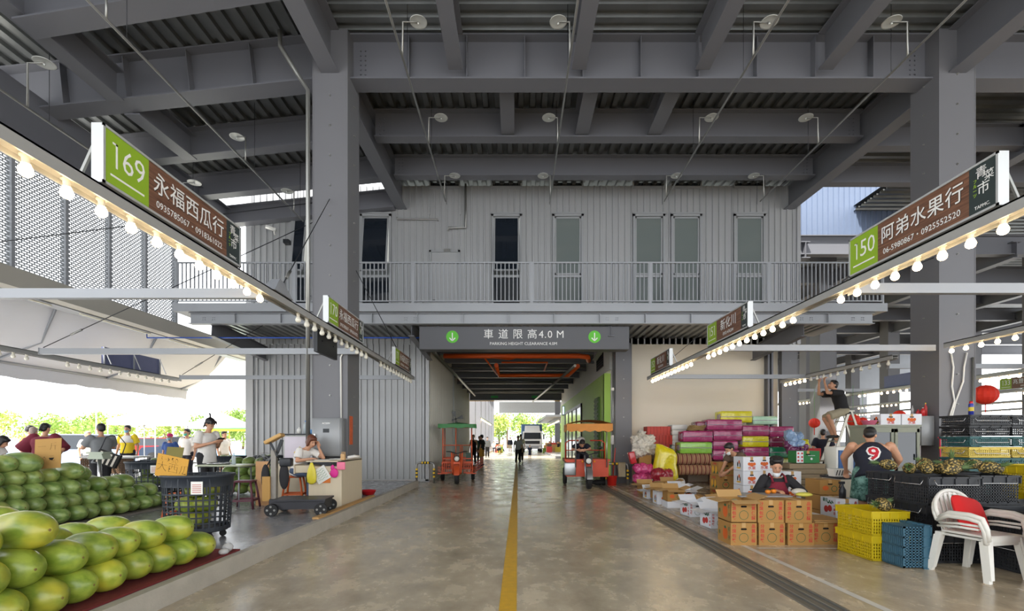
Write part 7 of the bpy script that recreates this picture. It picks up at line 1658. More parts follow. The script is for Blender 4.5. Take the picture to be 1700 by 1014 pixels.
# ================================================================ white plastic chairs (two nested) and cushion
pl_m = mat('white_chair_plastic', (222,220,212), 0.35, 0, 0.03, 5)
def monobloc(label):
    t = thing('plastic_chair', label, 'chair')
    m = MB(); m.rbox(-0.235,0.235,-0.235,0.21,0.40,0.425,0.02,2); m.box(-0.22,0.22,-0.235,-0.215,0.36,0.41); m.build('seat', pl_m, t)
    for sx_, sy, tx, ty in ((-1,-1,0.265,0.27),(1,-1,0.265,0.27),(-1,1,0.255,0.28),(1,1,0.255,0.28)):
        m = MB(); top = (sx_*0.225, sy*0.215, 0.40); bot = (sx_*tx, sy*ty, 0.0)
        m.loft([[(bot[0]+a*0.022, bot[1]+b_*0.026, 0) for a, b_ in ((-1,-1),(1,-1),(1,1),(-1,1))], [(top[0]+a*0.035, top[1]+b_*0.03, 0.40) for a, b_ in ((-1,-1),(1,-1),(1,1),(-1,1))]], True, True, True, False); m.build('leg', pl_m, t)
    # back hoop
    m = MB(); pts = []
    for i in range(17):
        a = pi*i/16; pts.append((-0.27*cos(a), 0.20+0.10*sin(a)**0.7, 0.56+0.27*sin(a)**0.8))
    R = []
    for p_ in pts: R.append([(p_[0]+dx, p_[1]+dy, p_[2]+dz) for dx, dy, dz in ((0,-0.015,-0.02),(0,0.015,-0.02),(0,0.02,0.02),(0,-0.01,0.02))])
    m.tube(pts, 0.021, 8); m.build('back_hoop', pl_m, t)
    for k in range(-3,4):
        x = k*0.062; a = math.acos(max(-1,min(1,-x*1.15/0.27))); zt = 0.56+0.27*sin(a)**0.8; yt = 0.20+0.10*sin(a)**0.7
        m = MB(); m.bar((x*0.9,0.205,0.42),(x*1.1,yt,zt),0.034,0.010,(0,1,0)); m.build('back_slat', pl_m, t)
    for sx_ in (-1,1):
        m = MB(); path = [(sx_*0.27,0.20,0.56),(sx_*0.29,0.08,0.625),(sx_*0.295,-0.12,0.625),(sx_*0.29,-0.22,0.60),(sx_*0.275,-0.25,0.50),(sx_*0.255,-0.25,0.38)]
        m.tube(path, [0.02,0.024,0.026,0.026,0.025,0.024], 8); m.build('arm', pl_m, t)
        m = MB(); m.tube([(sx_*0.265,0.20,0.50),(sx_*0.275,0.0,0.52),(sx_*0.275,-0.2,0.52)], 0.013, 8); m.build('side_rail', pl_m, t)
    return t
KC = Kind(monobloc('lower of two nested white plastic armchairs in the right foreground'))
KC.put((4.78,5.02,0), 0.22, 'lower of two nested white plastic armchairs in the right foreground', 'nested white chairs', scale=0.98)
KC.put((4.785,5.005,0.035), 0.22, 'upper of two nested white plastic armchairs, with the red cushion', 'nested white chairs', scale=0.98)
m = MB(); R = []
for i in range(13):
    t_ = -1+2*i/12; ring_ = []
    for j in range(20):
        a = 2*pi*j/20; e = 0.6
        ring_.append((t_*0.20*(1.0), 0.055*(1-t_**4)**0.5*sin(a)*1.0, 0.19*math.copysign(abs(cos(a))**e, cos(a))*(1-0.25*abs(t_)**6)))
    R.append(ring_)
m.loft(R, True, True, True, True); o = m.build('cushion', mat('red_cushion_fabric', (200,26,28), 0.85, 0, 0.06, 10, bump=0.25, bscale=6)); o.location = (4.75,5.07,0.625); o.rotation_euler = (-0.45,0.22,0.22); tag(o, 'red cushion leaning in the upper white plastic armchair', 'cushion')
# ================================================================ wrapped bundles against the cream wall
def film(name, rgb): 
    return mat(name, rgb, 0.22, 0, 0.16, 9, bump=0.9, bscale=13, coat=0.6)
mag = film('magenta_wrapped', (156,44,98)); yew = film('yellow_wrapped', (214,206,30)); mint = film('mint_wrapped', (176,216,188)); lgr = film('light_green_wrapped', (134,186,70)); dgr = film('dark_green_wrapped', (30,120,84)); mag2 = film('dark_magenta_wrapped', (120,34,66))
def bundle(px0, py0, px1, py1, D, mt, label, depth=0.5, name='wrapped_bundle', group='wrapped net bundles', seam=True):
    a, b_ = W(1040+px0/5.633, 680+py1/5.633, D), W(1040+px1/5.633, 680+py0/5.633, D)
    w, h = b_.x-a.x, b_.z-a.z; t = thing(name, label, 'bundle', (a.x+w/2, D, a.z), 0, group)
    m = MB(); m.rbox(-w/2,w/2,0,depth,0,h,min(0.035,h*0.16),2); m.build('contents', mt, t)
    if seam:
        m = MB(); m.rbox(-w/2-0.012,w/2+0.012,-0.012,depth*0.5,h*0.46,h*0.54,0.01,1); m.build('film_seam', mat('clear_wrap_film', (196,180,200), 0.15, 0, 0.05, alpha=0.5), t)
        for sg in (-1,1): m = MB(); m.loft([[(sg*(w/2-0.03), y_, z_) for y_, z_ in ((0.0,h*0.1),(0.3,h*0.1),(0.3,h*0.9),(0.0,h*0.9))],[(sg*(w/2+0.03), y_, z_) for y_, z_ in ((0.08,h*0.35),(0.25,h*0.35),(0.25,h*0.65),(0.08,h*0.65))]], True, True, True, True); m.build('gathered_end', mat('clear_wrap_film', (196,180,200), 0.15, 0, 0.05, alpha=0.5), t)
    return t
B = bundle
B(885,12,1180,120,15.0,yew,'yellow wrapped bundle lying at the very top of the heap'); B(1185,60,1418,138,15.0,mint,'pale mint wrapped bundle at the top right of the heap')
B(655,110,765,195,14.7,mag2,'short dark magenta bundle near the rope coil'); B(755,90,1085,190,14.6,mag,'long magenta bundle on top of the middle column')
B(1088,148,1338,246,14.6,mag,'magenta bundle on top of the third column'); B(1345,155,1568,254,14.6,mag,'magenta bundle on top of the right column')
B(530,197,810,300,14.4,mag,'magenta bundle lying on the light green bundle'); B(818,192,1085,287,14.4,mag,'magenta bundle second from top of the middle column')
B(1090,248,1335,348,14.4,yew,'yellow bundle in the middle of the third column'); B(1345,258,1568,346,14.4,mag2,'dark magenta bundle second in the right column')
B(812,290,1048,374,14.4,mag,'magenta bundle third in the middle column, by the man in brown'); B(503,303,803,410,14.3,lgr,'light green bundle above the striped basket rolls')
B(812,377,1060,470,14.3,mag,'magenta bundle low in the middle column behind the bottle'); B(1110,350,1338,436,14.3,mag,'magenta bundle low in the third column behind the man in brown')
B(1342,349,1578,448,14.3,dgr,'dark green bundle low in the right column'); B(1330,452,1570,540,14.3,film('olive_yellow_wrapped',(150,150,30)),'olive and black bundle at the foot of the right column')
B(820,473,1100,560,14.5,mag2,'dark magenta bundle at the foot of the middle column'); B(820,563,1560,718,14.6,mag2,'long low bundle at the base of the heap, hidden by cartons',0.5); B(1110,440,1325,560,14.6,mag2,'dark bundle at the foot of the third column')
t = thing('net_sack', 'sack of blue, yellow and purple nets at the right end of the heap', 'sack', W(1327,757,13.6))
rn = random.Random(4)
for nm_, cm_, c0, sp_ in (('contents', film('purple_nets',(110,36,90)), (0,0.2,0.2), (0.2,0.12,0.14)), ('yellow_part', yew, (0.14,0.16,0.2), (0.1,0.08,0.18)), ('blue_part', film('blue_white_nets',(150,180,216)), (-0.04,0.16,0.46), (0.16,0.1,0.12))):
    m = MB(); [m.ball((c0[0]+rn.uniform(-1,1)*sp_[0], c0[1]+rn.uniform(-1,1)*sp_[1], c0[2]+rn.uniform(-1,1)*sp_[2]), rn.uniform(0.09,0.16)) for _ in range(8)]
    organic(nm_, m, cm_, t, 0.016, 3, 0.05, 9.0)
# red cartons, foam boxes, sacks on the left of the heap
red_box = mat('red_printed_box', (186,52,36), 0.5, 0, 0.3, 6); foam = mat('white_foam_box', (222,222,218), 0.8, 0, 0.04, 3)
for r_i, (y0, y1, xs_, n_) in enumerate(((155,238,195,7),(236,325,245,6),(325,412,250,5))):
    for i in range(n_):
        a = W(1040+(xs_+i*31)/5.633, 680+y1/5.633, 15.3); h = (y1-y0)/5.633*15.3/F
        m = MB(); m.box(0,0.098,0,0.45,0,h-0.005); o = m.build('gift_box', red_box); o.location = a; tag(o, 'upright red gift box in the %s row of the red stack by the wall' % ['top','middle','bottom'][r_i], 'box', 'red gift boxes, %s row' % ['top','middle','bottom'][r_i])
for i in range(7):
    a = W(1040+428/5.633, 680+(480-i*49)/5.633, 15.3); m = MB(); m.rbox(0,0.48,0,0.45,0,0.157,0.02,1); m.box(0.0,0.48,-0.004,0.45,0.115,0.122); o = m.build('foam_box', foam); o.location = a; tag(o, 'white foam box in the tall white column beside the red boxes', 'box', 'white foam boxes')
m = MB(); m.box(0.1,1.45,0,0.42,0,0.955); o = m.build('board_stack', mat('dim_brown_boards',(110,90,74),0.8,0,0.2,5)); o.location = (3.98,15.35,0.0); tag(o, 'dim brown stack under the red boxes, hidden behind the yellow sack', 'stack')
def soft(name, parts, mt, label, cat, vox=0.016, cr=0.035, cs=7.0):
    m = MB(); [m.ball(c, r) for c, r in parts]; return tag(organic(name, m, mt, None, vox, 3, cr, cs), label, cat)
def pt(cx_, cy_, D, dy=0.0): v = W(1040+cx_/5.633, 680+cy_/5.633, D); v.y += dy; return tuple(v)
m = MB(); R = []
D_ = 14.0
for x0_, x1_, cy_ in ((262,470,668),(256,500,640),(262,500,590),(268,482,520),(280,486,450),(286,488,415),(286,450,375),(288,385,348),(290,345,330),(292,315,322)):
    a_ = W(1040+x0_/5.633, 680+cy_/5.633, D_); b_ = W(1040+x1_/5.633, 680+cy_/5.633, D_); c_ = (a_+b_)/2; hw = (b_.x-a_.x)/2; hd = min(0.26, hw*0.8+0.03)
    R.append([(c_.x+hw*math.copysign(abs(cos(t_))**0.8, cos(t_))*(1+0.04*sin(t_*5+cy_)), D_+0.15+hd*sin(t_)*(1+0.05*sin(t_*7+cy_*0.1)), c_.z+0.012*sin(t_*3+cy_)) for t_ in [2*pi*k/28 for k in range(28)]])
m.loft(R, True, True, True, True); tag(m.build('yellow_sack', film('yellow_sack_film',(226,208,28))), 'tall bulging yellow plastic sack at the left of the heap', 'sack')
soft('red_bag', [(pt(330,690,13.5),(0.30,0.2,0.14)),(pt(330,620,13.5),(0.30,0.2,0.16)),(pt(300,600,13.5),(0.2,0.2,0.16)),(pt(380,600,13.5),(0.16,0.18,0.15))], film('dark_red_bag',(150,34,50)), 'dark red plastic bag in front of the yellow sack', 'bag')
for cy_, lab in ((550,'upper pink sack lying by the green wall pillar'),(640,'lower pink sack lying by the green wall pillar')): soft('pink_sack', [(pt(110,cy_,14.4),(0.16,0.2,0.15)),(pt(160,cy_,14.4),(0.2,0.22,0.165)),(pt(210,cy_+3,14.4),(0.14,0.2,0.14))], film('pink_sack_film',(206,70,130)), lab, 'sack')
soft('crumpled_tarp', [(pt(90,300,14.6),(0.13,0.2,0.16)),(pt(150,330,14.5),(0.26,0.25,0.26)),(pt(200,290,14.6),(0.18,0.2,0.16)),(pt(140,240,14.7),(0.1,0.15,0.12)),(pt(120,390,14.5),(0.2,0.2,0.18)),(pt(215,360,14.6),(0.15,0.2,0.18))], mat('crumpled_white_tarp',(206,200,188),0.85,0,0.15,8,bump=1.0,bscale=8), 'crumpled off white tarpaulin heaped beside the pillar', 'tarpaulin', 0.016, 0.09, 8.0)
m = MB(); m.box(0,0.37,0,0.3,0,0.28); o = m.build('carton', card_b); o.location = pt(118,512,14.5); tag(o, 'small brown carton under the crumpled tarpaulin', 'carton')
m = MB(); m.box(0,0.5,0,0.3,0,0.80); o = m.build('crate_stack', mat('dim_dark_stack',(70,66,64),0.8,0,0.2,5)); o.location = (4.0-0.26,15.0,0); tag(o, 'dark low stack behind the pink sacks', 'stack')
m = MB(); m.rbox(-0.09,0.09,0,0.3,0,0.36,0.03,2); o = m.build('red_packet', film('red_packet_film',(190,40,50))); o.location = pt(75,505,14.2); o.rotation_euler = (0,-0.25,0); tag(o, 'red packet leaning at the left end of the heap', 'packet')
m = MB(); [m.tube([(0.24*cos(2*pi*i/20)+0.02*k, 0.16*sin(2*pi*i/20), 0.03*k+0.015*sin(i*1.3+k)) for i in range(20)], 0.02, 6, True) for k in range(5)]; o = m.build('rope_coil', mat('brown_rope',(138,112,70),0.8,0,0.2,30)); o.location = pt(640,190,14.7); tag(o, 'coil of brown rope on top of the magenta bundles', 'rope')
# striped rattan rolls
str_m = [mat('rattan_tan',(168,130,100),0.8,0,0.15,20), mat('rattan_dark_red',(110,50,44),0.8,0,0.15,20)]
def rattan(px0, py0, px1, py1, D, label):
    a, b_ = W(1040+px0/5.633,680+py1/5.633,D), W(1040+px1/5.633,680+py0/5.633,D); r_ = (b_.z-a.z)/2; t = thing('rattan_roll', label, 'basket roll', (a.x,D+r_,a.z+r_), 0, 'rattan rolls')
    n_ = 8; w = (b_.x-a.x)/n_
    for i in range(n_):
        m = MB(); R = [[(w*(i+u)*1.0, rr*cos(2*pi*j/20), rr*sin(2*pi*j/20)) for j in range(20)] for u, rr in ((0.0,r_*0.85),(0.1,r_*0.96),(0.5,r_),(0.9,r_*0.94),(1.0,r_*0.85))]
        m.loft(R, True, True, True, True); p_ = m.build('basket', str_m[0], t)
        m = MB(); R = [[(w*(i+u), rr*cos(2*pi*j/20), rr*sin(2*pi*j/20)) for j in range(20)] for u, rr in ((0.35,r_*1.005),(0.45,r_*1.012),(0.62,r_*1.005))]; m.loft(R, True, False, False, True); m.build('stripe', str_m[1], p_)
rattan(465,407,800,518,14.2,'upper roll of nested striped rattan baskets'); rattan(500,515,800,615,14.1,'lower roll of nested striped rattan baskets')
m = MB(); r_ = 0.145; m.loft([[(x, rr*cos(2*pi*j/20), rr*sin(2*pi*j/20)) for j in range(20)] for x, rr in ((0,r_*0.7),(0.05,r_*0.95),(0.45,r_),(0.9,r_*0.95),(0.94,r_*0.7))], True, True, True, True); o = m.build('white_roll', mat('white_wrapped_roll',(214,214,212),0.35,0,0.05,6,bump=0.6,bscale=10)); o.location = (3.95,14.15,0.145); tag(o, 'long white wrapped roll on floor under the rattan rolls', 'roll')
# ================================================================ tricycles, barriers
tri_o = mat('tricycle_orange', (206,84,40), 0.45, 0.1, 0.12, 6); tri_r = mat('tricycle_red_orange', (200,70,36), 0.45, 0.1, 0.1, 6)
def wheel(t, x, y, r, w_=0.1):
    m = MB(); m.lathe([(r*0.62,-w_/2),(r*0.92,-w_/2),(r,-w_*0.25),(r,w_*0.25),(r*0.92,w_/2),(r*0.62,w_/2),(r*0.62,-w_/2)], n=28); m.v = [(x+v[2], y+v[0], r+v[1]) for v in m.v]; wh = m.build('wheel', black_r, t)
    m = MB(); m.cyl((x-0.03,y,r),(x+0.03,y,r),r*0.2,n=12); [m.cyl((x,y,r),(x,y+r*0.65*cos(a),r+r*0.65*sin(a)),0.008,n=5) for a in [2*pi*k/10 for k in range(10)]]; m.build('spokes', zinc, wh)
def tricycle(loc, rz, col, w, label):
    t = thing('cargo_tricycle', label, 'tricycle', loc, rz)
    wheel(t, 0, 0, 0.30, 0.14); wheel(t, -w/2+0.05, 1.7, 0.26, 0.12); wheel(t, w/2-0.05, 1.7, 0.26, 0.12)
    for s_ in (-1,1): m = MB(); m.tube([(s_*0.09,0,0.30),(s_*0.09,0.12,0.62),(s_*0.10,0.25,0.95)],0.025,8); m.build('fork', col, t)
    m = MB(); m.loft([[(x_, y_, z_) for x_ in (-0.08,0.08)] for y_, z_ in ((-0.32,0.30),(-0.25,0.52),(0.0,0.64),(0.22,0.56))], False, False, False, True); m.build('mudguard', col, t)
    m = MB(); m.tube([(-0.34,0.42,1.02),(-0.22,0.28,1.02),(0,0.24,0.96),(0.22,0.28,1.02),(0.34,0.42,1.02)],0.016,8); m.build('handlebar', dark_m, t)
    m = MB(); m.ball((0,0.12,0.80),(0.10,0.08,0.10),16,10); h_ = m.build('headlight', dark_m, t); m = MB(); m.ball((0,0.06,0.80),(0.08,0.035,0.08),16,8); m.build('lens', mat('lamp_lens',(220,220,210),0.1), h_)
    return t
# left one
t = tricycle((-1.90,15.3,0), 0.10, tri_o, 1.15, 'orange cargo tricycle with a green canopy parked at the left of the passage mouth')
m = MB(); m.box(-0.12,0.12,0.3,0.8,0.35,0.72); m.build('engine_box', tri_o, t)
m = MB(); m.box(-0.5,0.5,1.2,2.3,0.40,0.46); [m.box(-0.52+1.0*s_,-0.48+1.0*s_,1.2,2.3,0.52+0.11*k,0.56+0.11*k) for s_ in (0,1) for k in range(3)]; [m.box(-0.5,0.5,y_,y_+0.03,0.52+0.11*k,0.56+0.11*k) for y_ in (1.2,2.28) for k in range(3)]; m.build('cargo_rack', tri_o, t)
for x_ in (-0.48,0.48):
    for y_ in (0.9,2.2): m = MB(); m.cyl((x_,y_,0.42),(x_,y_,1.82),0.018); m.build('canopy_post', tri_o, t)
m = MB(); m.cyl((-0.05,0.9,0.5),(-0.05,0.9,1.82),0.014); m.tube([(-0.48,0.9,1.22),(0.48,0.9,1.22)],0.014,6); m.tube([(0.1,0.9,0.5),(0.1,0.9,1.2)],0.014,6); m.tube([(0.16,0.9,0.5),(0.16,0.9,1.2)],0.014,6); m.build('front_rail', tri_o, t)
m = MB(); R = []
for i in range(9):
    u = -1+2*i/8; R.append([(0.62*u, 0.75+1.6*v/8, 1.86+0.14*(1-u*u)*(1-((v-4)/4)**2)**0.5+0.01*sin(i*3+v)) for v in range(9)])
m.loft(R, False, False, False, True); L_ = [(-0.63,2.36),(-0.63,0.74),(0.63,0.74),(0.63,2.36)]; q_ = [(L_[k//8][0]+(L_[k//8+1][0]-L_[k//8][0])*(k%8)/8, L_[k//8][1]+(L_[k//8+1][1]-L_[k//8][1])*(k%8)/8) for k in range(24)]+[L_[3]]; m.loft([[(a_,b_,1.93) for a_,b_ in q_],[(a_*1.02,b_,1.80+0.015*sin(i_*1.9)) for i_,(a_,b_) in enumerate(q_)]], False, False, False, True); cn = m.build('canopy', mat('green_tarpaulin',(50,120,60),0.5,0,0.15,8,bump=0.5), t); m = MB(); m.tube([(-0.62,0.75,1.85),(0.62,0.75,1.85),(0.62,2.35,1.85),(-0.62,2.35,1.85)],0.016,6,True); m.build('canopy_rim', tri_o, cn)
for s_ in (-1,1): m = MB(); [m.bar((s_*0.42,-0.0+0.25,0.32+0.05*k),(s_*0.62,0.45,0.32+0.05*k),0.015,0.015) for k in range(5)]; m.box(s_*0.3-0.0,s_*0.62,0.3,0.34,0.30,0.33); m.build('footrest_guard', tri_o, t)
for k in range(1): m = MB(); [m.bar((0.62,1.0,0.35+0.09*k_),(0.86,1.35,0.50+0.09*k_),0.02,0.025) for k_ in range(4)]; m.build('side_ladder', mat('red_white_bar',(190,80,70),0.5), t)
m = MB(); m.rbox(-0.18,0.18,0.85,1.15,0.72,0.80,0.03,2); m.build('saddle', dark_m, t)
for s_ in (-1,1):
    m = MB(); m.bar((s_*0.13,0.02,0.34),(s_*0.17,0.34,0.98),0.05,0.10,(0,1,0)); m.build('fork_plate', tri_o, t)
    m = MB(); [m.box(s_*0.50-0.02,s_*0.50+0.02,0.95+0.14*k,1.0+0.14*k,0.30,0.62) for k in range(8)]; m.box(s_*0.5-0.025,s_*0.5+0.025,0.92,2.3,0.60,0.65); m.box(s_*0.5-0.025,s_*0.5+0.025,0.92,2.3,0.28,0.33); m.build('side_rack', tri_o, t)
    m = MB(); [m.box(s_*0.22+s_*0.07*k-0.012,s_*0.22+s_*0.07*k+0.012,0.88,0.92,0.30,0.66) for k in range(5)]; m.box(min(s_*0.2,s_*0.52),max(s_*0.2,s_*0.52),0.87,0.93,0.62,0.67); m.box(min(s_*0.2,s_*0.52),max(s_*0.2,s_*0.52),0.87,0.93,0.28,0.32); m.build('front_rack', tri_o, t)
m = MB(); m.prism([(-0.14,0.40),(0.14,0.40),(0.10,0.70),(-0.10,0.70)],'y',0.10,0.34); m.build('steering_block', tri_o, t)
m = MB(); m.box(0.28,0.50,1.25,1.7,0.66,0.95); m.build('green_box', mat('dark_green_box',(40,70,54),0.5), t)
# right one
t = tricycle((2.05,13.75,0), -0.05, mat('chrome_fork',(170,170,172),0.3,0.7), 1.3, 'red orange cargo tricycle with scalloped orange canopy parked at the right')
m = MB(); m.box(-0.62,0.62,0.45,1.2,0.32,0.80); m.box(-0.66,0.66,0.42,1.25,0.78,0.83); m.build('body_box', tri_r, t)
m = MB(); m.box(-0.64,0.64,1.2,2.6,0.70,0.80); m.build('cargo_bed', mat('weathered_wood',(140,120,100),0.7), t)
m = MB(); m.rbox(-0.68,-0.34,0.36,0.5,0.36,0.74,0.03,2); m.build('toolbox', mat('dented_steel',(170,172,174),0.3,0.6,0.1,8), t)
m = MB(); m.tube([(-0.6,1.2,0.82),(-0.6,1.2,1.30),(-0.5,1.2,1.38),(-0.2,1.2,1.38)],0.02,8); m.tube([(0.6,1.2,0.82),(0.6,1.2,1.30),(0.5,1.2,1.38),(0.15,1.2,1.38)],0.02,8); m.tube([(-0.6,1.2,1.08),(0.6,1.2,1.08)],0.015,6); m.build('back_rail', tri_r, t)
for x_, y_ in ((-0.35,0.35),(0.55,0.35),(-0.55,1.9),(0.6,1.9)): m = MB(); m.cyl((x_,y_,0.6),(x_,y_,1.78),0.018); m.build('canopy_post', zinc, t)
m = MB(); R = []
for i in range(9):
    u = -1+2*i/8; R.append([(0.05+0.66*u, 0.25+1.8*v/8, 1.86+0.12*(1-u*u*0.9)) for v in range(9)])
m.loft(R, False, False, False, True); oc = mat('orange_tarpaulin',(206,134,54),0.6,0,0.1,6,bump=0.3); cn = m.build('canopy', oc, t)
m = MB(); n_ = 54; vs_t = []; vs_b = []
for i in range(n_+1):
    u = i/n_; L_ = [( -0.61,2.05),(-0.61,0.25),(0.71,0.25),(0.71,2.05)]; seg = min(2, int(u*3)); f_ = u*3-seg; x_ = L_[seg][0]+(L_[seg+1][0]-L_[seg][0])*f_; y_ = L_[seg][1]+(L_[seg+1][1]-L_[seg][1])*f_
    vs_t.append((x_,y_,1.87)); vs_b.append((x_,y_,1.68-0.05*abs(sin(pi*f_*5))))
m.loft([vs_t, vs_b], False, False, False, False); m.build('scalloped_fringe', oc, cn)
for s_ in (-1,1): m = MB(); m.ball((s_*0.17,0.12,0.78),(0.035,0.03,0.03),8,6); m.build('turn_signal', mat('amber_lens',(226,130,20),0.3), t); m = MB(); m.tube([(s_*0.3,0.4,1.02),(s_*0.36,0.4,1.16)],0.008,5); m.ball((s_*0.38,0.4,1.18),(0.06,0.02,0.035),10,6); m.build('mirror', dark_m, t)
person('rider in dark clothes slumped asleep on the orange canopied tricycle', (1.95,14.75,0.18), 0.0, 1.6, hip=(0,0.1,0.78), chest=(0,-0.05,1.0), neck=(0,-0.2,1.08), head=(0,-0.33,1.10), look=(0,0.9), hair=(hair_b,'short'), top=navy_c, bottom=navy_c, shoes=shoe_d, voxel=0.014,
       arms=[((0.25,-0.25,0.95),(0.1,-0.4,0.92)),((-0.28,-0.25,0.95),(-0.15,-0.4,0.92))], legs=[((0.13,-0.30,0.75),(0.12,-0.30,0.32)),((-0.13,-0.30,0.75),(-0.12,-0.30,0.32))])
m = MB(); m.ball((0,0,0.1),(0.14,0.1,0.1),12,8); o = m.build('helmet', white_p); o.location = (2.02,15.3,1.30); tag(o, 'white helmet resting above the sleeping rider', 'helmet')
# barriers with tape
tp_y = mat('tape_yellow', (232,190,20), 0.5); tp_k = mat('tape_black', (28,28,30), 0.5)
def barrier(x, y, w, h, label):
    t = thing('barrier', label, 'barrier', (x, y, 0)); rd = 0.035
    m = MB(); m.tube([(0,0,0),(0,0,h-0.08),(0.03,0,h-0.02),(0.09,0,h),(w-0.09,0,h),(w-0.03,0,h-0.02),(w,0,h-0.08),(w,0,0)], rd, 10); m.build('tube', zinc, t)
    for (p, q, n_) in (((0,0,h*0.28),(0,0,h*0.72),5),((w,0,h*0.28),(w,0,h*0.72),5),((0.16,0,h),(w-0.12,0,h),6)):
        p, q = Vector(p), Vector(q)
        for k in range(n_): m = MB(); m.cyl(p.lerp(q,k/n_), p.lerp(q,(k+1)/n_), rd+0.003, n=10, cap=False); m.build('tape_band', tp_y if k % 2 == 0 else tp_k, t)
barrier(-3.24,15.65,0.56,0.66,'yellow and black taped tube barrier at the left corner of the passage mouth'); barrier(2.78,15.0,0.66,0.66,'yellow and black taped tube barrier beside the pillar at the right')
t = thing('bucket', 'red plastic bucket with a broom beside the right barrier', 'bucket', (2.93,14.9,0)); m = MB(); m.lathe([(0.001,0),(0.13,0),(0.16,0.28),(0.17,0.29),(0.155,0.29),(0.125,0.01),(0.001,0.01)], n=22); m.build('pail', mat('red_bucket',(206,40,30),0.45), t)
m = MB(); m.cyl((2.98,15.0,0.25),(3.08,15.12,1.15),0.014); m.prism([(2.93,0.05),(3.05,0.05),(3.0,0.28),(2.96,0.28)],'y',14.96,15.02); tag(m.build('broom', mat('red_handle',(200,60,50),0.5)), 'broom with red handle standing in the red bucket', 'broom')
m = MB(); R = [[(x_, -0.05+0.1*k, z_) for x_, z_ in ((0,0),(0.05,-0.02),(0.1,0.0),(0.16,-0.015),(0.22,0))] for k in (0,1)]
m = MB(); m.loft([[(0.22*u/6+0.0, -0.05+0.012*sin(u*2+v), 0.02-0.42*v/6-0.0) for u in range(7)] for v in range(7)]+[], False, False, False, True); m.loft([[(0.22*u/6, 0.05+0.012*sin(u*2+v), 0.02-0.3*v/6) for u in range(7)] for v in range(7)], False, False, False, True); m.loft([[(0.22*u/6, y_, z_) for u in range(7)] for y_, z_ in ((-0.05,0.02),(0,0.05),(0.05,0.02))], False, False, False, True)
o = m.build('rag', mat('khaki_rag',(168,156,128),0.9,0,0.1,12)); o.location = (3.14,15.0,0.66); tag(o, 'khaki rag hanging over the right barrier', 'rag')
m = MB(); m.ball((0,0,0.07),(0.32,0.2,0.09),14,8); o = m.build('tyre_heap', black_r); o.location = (2.62,15.2,0); tag(o, 'dark rubber mat heap on floor behind the right tricycle', 'mat')
for z_, lab in ((1.55,'lower small white switch box on the conduit beside the pillar'),(3.1,'upper small white switch box on the conduit beside the pillar')): m = MB(); m.rbox(3.06,3.16,15.72,15.78,z_-0.3 if z_ < 2 else z_-0.1,z_,0.01,1); tag(m.build('switch_box', white_p), lab, 'switch box')
pipe('conduit', [(3.14,15.8,0.2),(3.14,15.8,4.4)], 0.02, zinc, 'thin conduit running up the left edge of the pillar')
# ================================================================ lanterns and far stalls of the right hall
lan = mat('red_paper_lantern', (214,44,24), 0.7, 0, 0.08, 3)
def lantern(px, py, D, r, label):
    p = W(px, py, D); t = thing('paper_lantern', label, 'lantern', p, 0, 'red paper lanterns'); n_ = 28
    m = MB(); m.loft([[((r*cos(a))*(1+0.07*(j % 2))*cos(2*pi*j/n_), (r*cos(a))*(1+0.07*(j % 2))*sin(2*pi*j/n_), r*sin(a)) for j in range(n_)] for a in [-pi/2+pi*(i+0.15)/10.3 for i in range(11)]], True, True, True, False); m.build('paper_ball', lan, t)
    m = MB(); m.cyl((0,0,r),(0,0,max(r+0.2, 3.2-p.z)),0.006,n=5); m.build('string', mat('green_string',(80,140,60),0.6), t); m = MB(); m.cyl((0,0,-r),(0,0,-r-0.25),0.015,n=6); m.build('tassel', lan, t)
lantern(1636,655,15.0,0.30,'largest red paper lantern, right of the big column'); lantern(1352,702,17.0,0.17,'small red paper lantern left of the man on the ladder'); lantern(1416,697,16.0,0.19,'red paper lantern right of the stepladder, nearer one'); lantern(1432,700,17.5,0.16,'red paper lantern right of the stepladder, farther one'); lantern(1493,690,18,0.2,'red paper lantern half hidden behind the white boxes on the cabinet')
goods = [('orange',(222,130,40)),('red',(190,50,50)),('white',(220,220,216)),('brown',(176,136,84)),('pink',(206,70,110)),('green',(90,140,60)),('dark',(60,56,60))]
rg = random.Random(21); placed = [(10.0,15.8),(11.2,17.0),(11.6,15.3),(13.0,16.0),(13.5,15.4),(12.0,19.0),(15,22),(17,18),(13.2,20.8),(18,20.8)]
for i in range(46):
    for _ in range(60):
        D = rg.uniform(14.5,25); px = rg.uniform(1325,1500) if i < 34 else rg.uniform(1625,1700); x = (px-VX)*D/F
        if all((x-a)**2+(D-b_)**2 > 0.55 for a, b_ in placed): break
    placed.append((x,D)); nm_, c = goods[i % 7]
    w_ = rg.uniform(0.3,0.6); h_ = rg.uniform(0.3,1.15); t = thing('goods_box', '%s box among the far stalls of the right hall' % nm_, 'box', (x,D,0), rg.uniform(-0.2,0.2), 'far %s boxes' % nm_)
    m = MB(); m.box(-w_/2,w_/2,-0.2,0.2,0,h_*0.8); m.build('body', mat('goods_'+nm_, c, 0.7, 0, 0.15, 6), t); m = MB(); m.box(-w_/2-0.01,w_/2+0.01,-0.21,0.21,h_*0.8,h_); m.build('lid', mat('goods_'+nm_, c, 0.7, 0, 0.15, 6), t)
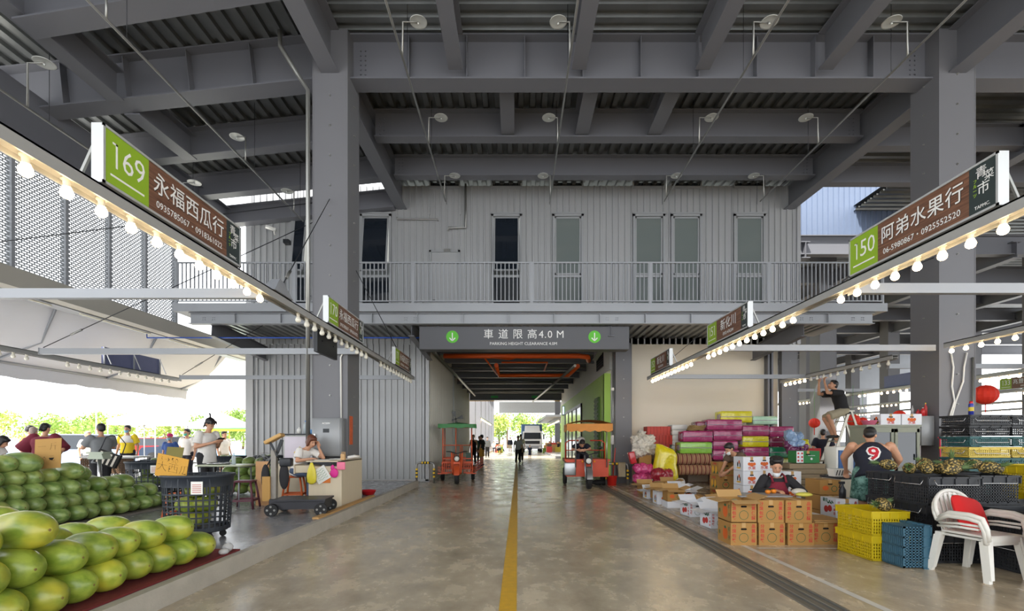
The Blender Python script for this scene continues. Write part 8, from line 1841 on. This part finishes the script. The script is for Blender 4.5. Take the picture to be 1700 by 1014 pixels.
for i, (x, y) in enumerate(((13.5,15.4),(12.0,19.0),(15,22),(17,18))):
    m = MB(); m.box(-0.9,0.9,-0.4,0.4,0.72,0.77)
    t = thing('stall_table', ['nearest','second','third','farthest'][i]+' stall table among the far stalls of the right hall', 'table', (x,y,0)); m.build('top', steel_lt, t)
    for sx_ in (-0.8,0.8): m = MB(); m.box(sx_-0.03,sx_+0.03,-0.35,0.35,0,0.72); m.build('leg', steel, t)
# bright end wall bands of the right hall
m = MB(); m.box(9.3,42,46,46.2,6.2,9.9); m.box(9.3,42,46,46.2,0,1.2)
for k in range(12): m.box(9.3+2.9*k,10.1+2.9*k,46,46.2,1.2,6.2)
st(m.build('wall_far_right', steel_lt))
bpy.data.scenes.remove(TMPS)
# ================================================================ light, sky, camera
w = bpy.data.worlds.new('World'); SC.world = w; w.use_nodes = True
nt = w.node_tree; bg = nt.nodes['Background']
bg.inputs['Color'].default_value = (0.93, 0.965, 1.0, 1); bg.inputs['Strength'].default_value = 1.9
sun = bpy.data.lights.new('sun', 'SUN'); sun.energy = 7.0; sun.angle = 0.02; sun.color = (1.0, 0.96, 0.88)
so = bpy.data.objects.new('sun', sun); COL.objects.link(so); so.rotation_euler = (radians(28), radians(-22), 0)
cam = bpy.data.cameras.new('camera'); co = bpy.data.objects.new('camera', cam); COL.objects.link(co)
co.location = (0, 0, CH); co.rotation_euler = (pi/2, 0, 0)
cam.sensor_width = 36; cam.lens = 36*F/1700; cam.shift_x = -(VX-850)/1700; cam.shift_y = (VY-507)/1700
cam.clip_end = 500; cam.clip_start = 0.05
SC.camera = co
SC.view_settings.view_transform = 'Standard'; SC.view_settings.look = 'None'; SC.view_settings.gamma = 1; SC.view_settings.use_curve_mapping = False
SC.view_settings.exposure = 0.92
SC.cycles.use_denoising = True
SC.cycles.max_bounces = 7; SC.cycles.diffuse_bounces = 5; SC.cycles.glossy_bounces = 3; SC.cycles.transparent_max_bounces = 8; SC.cycles.transmission_bounces = 4
SC.cycles.sample_clamp_indirect = 6
SC.cycles.caustics_reflective = False; SC.cycles.caustics_refractive = False
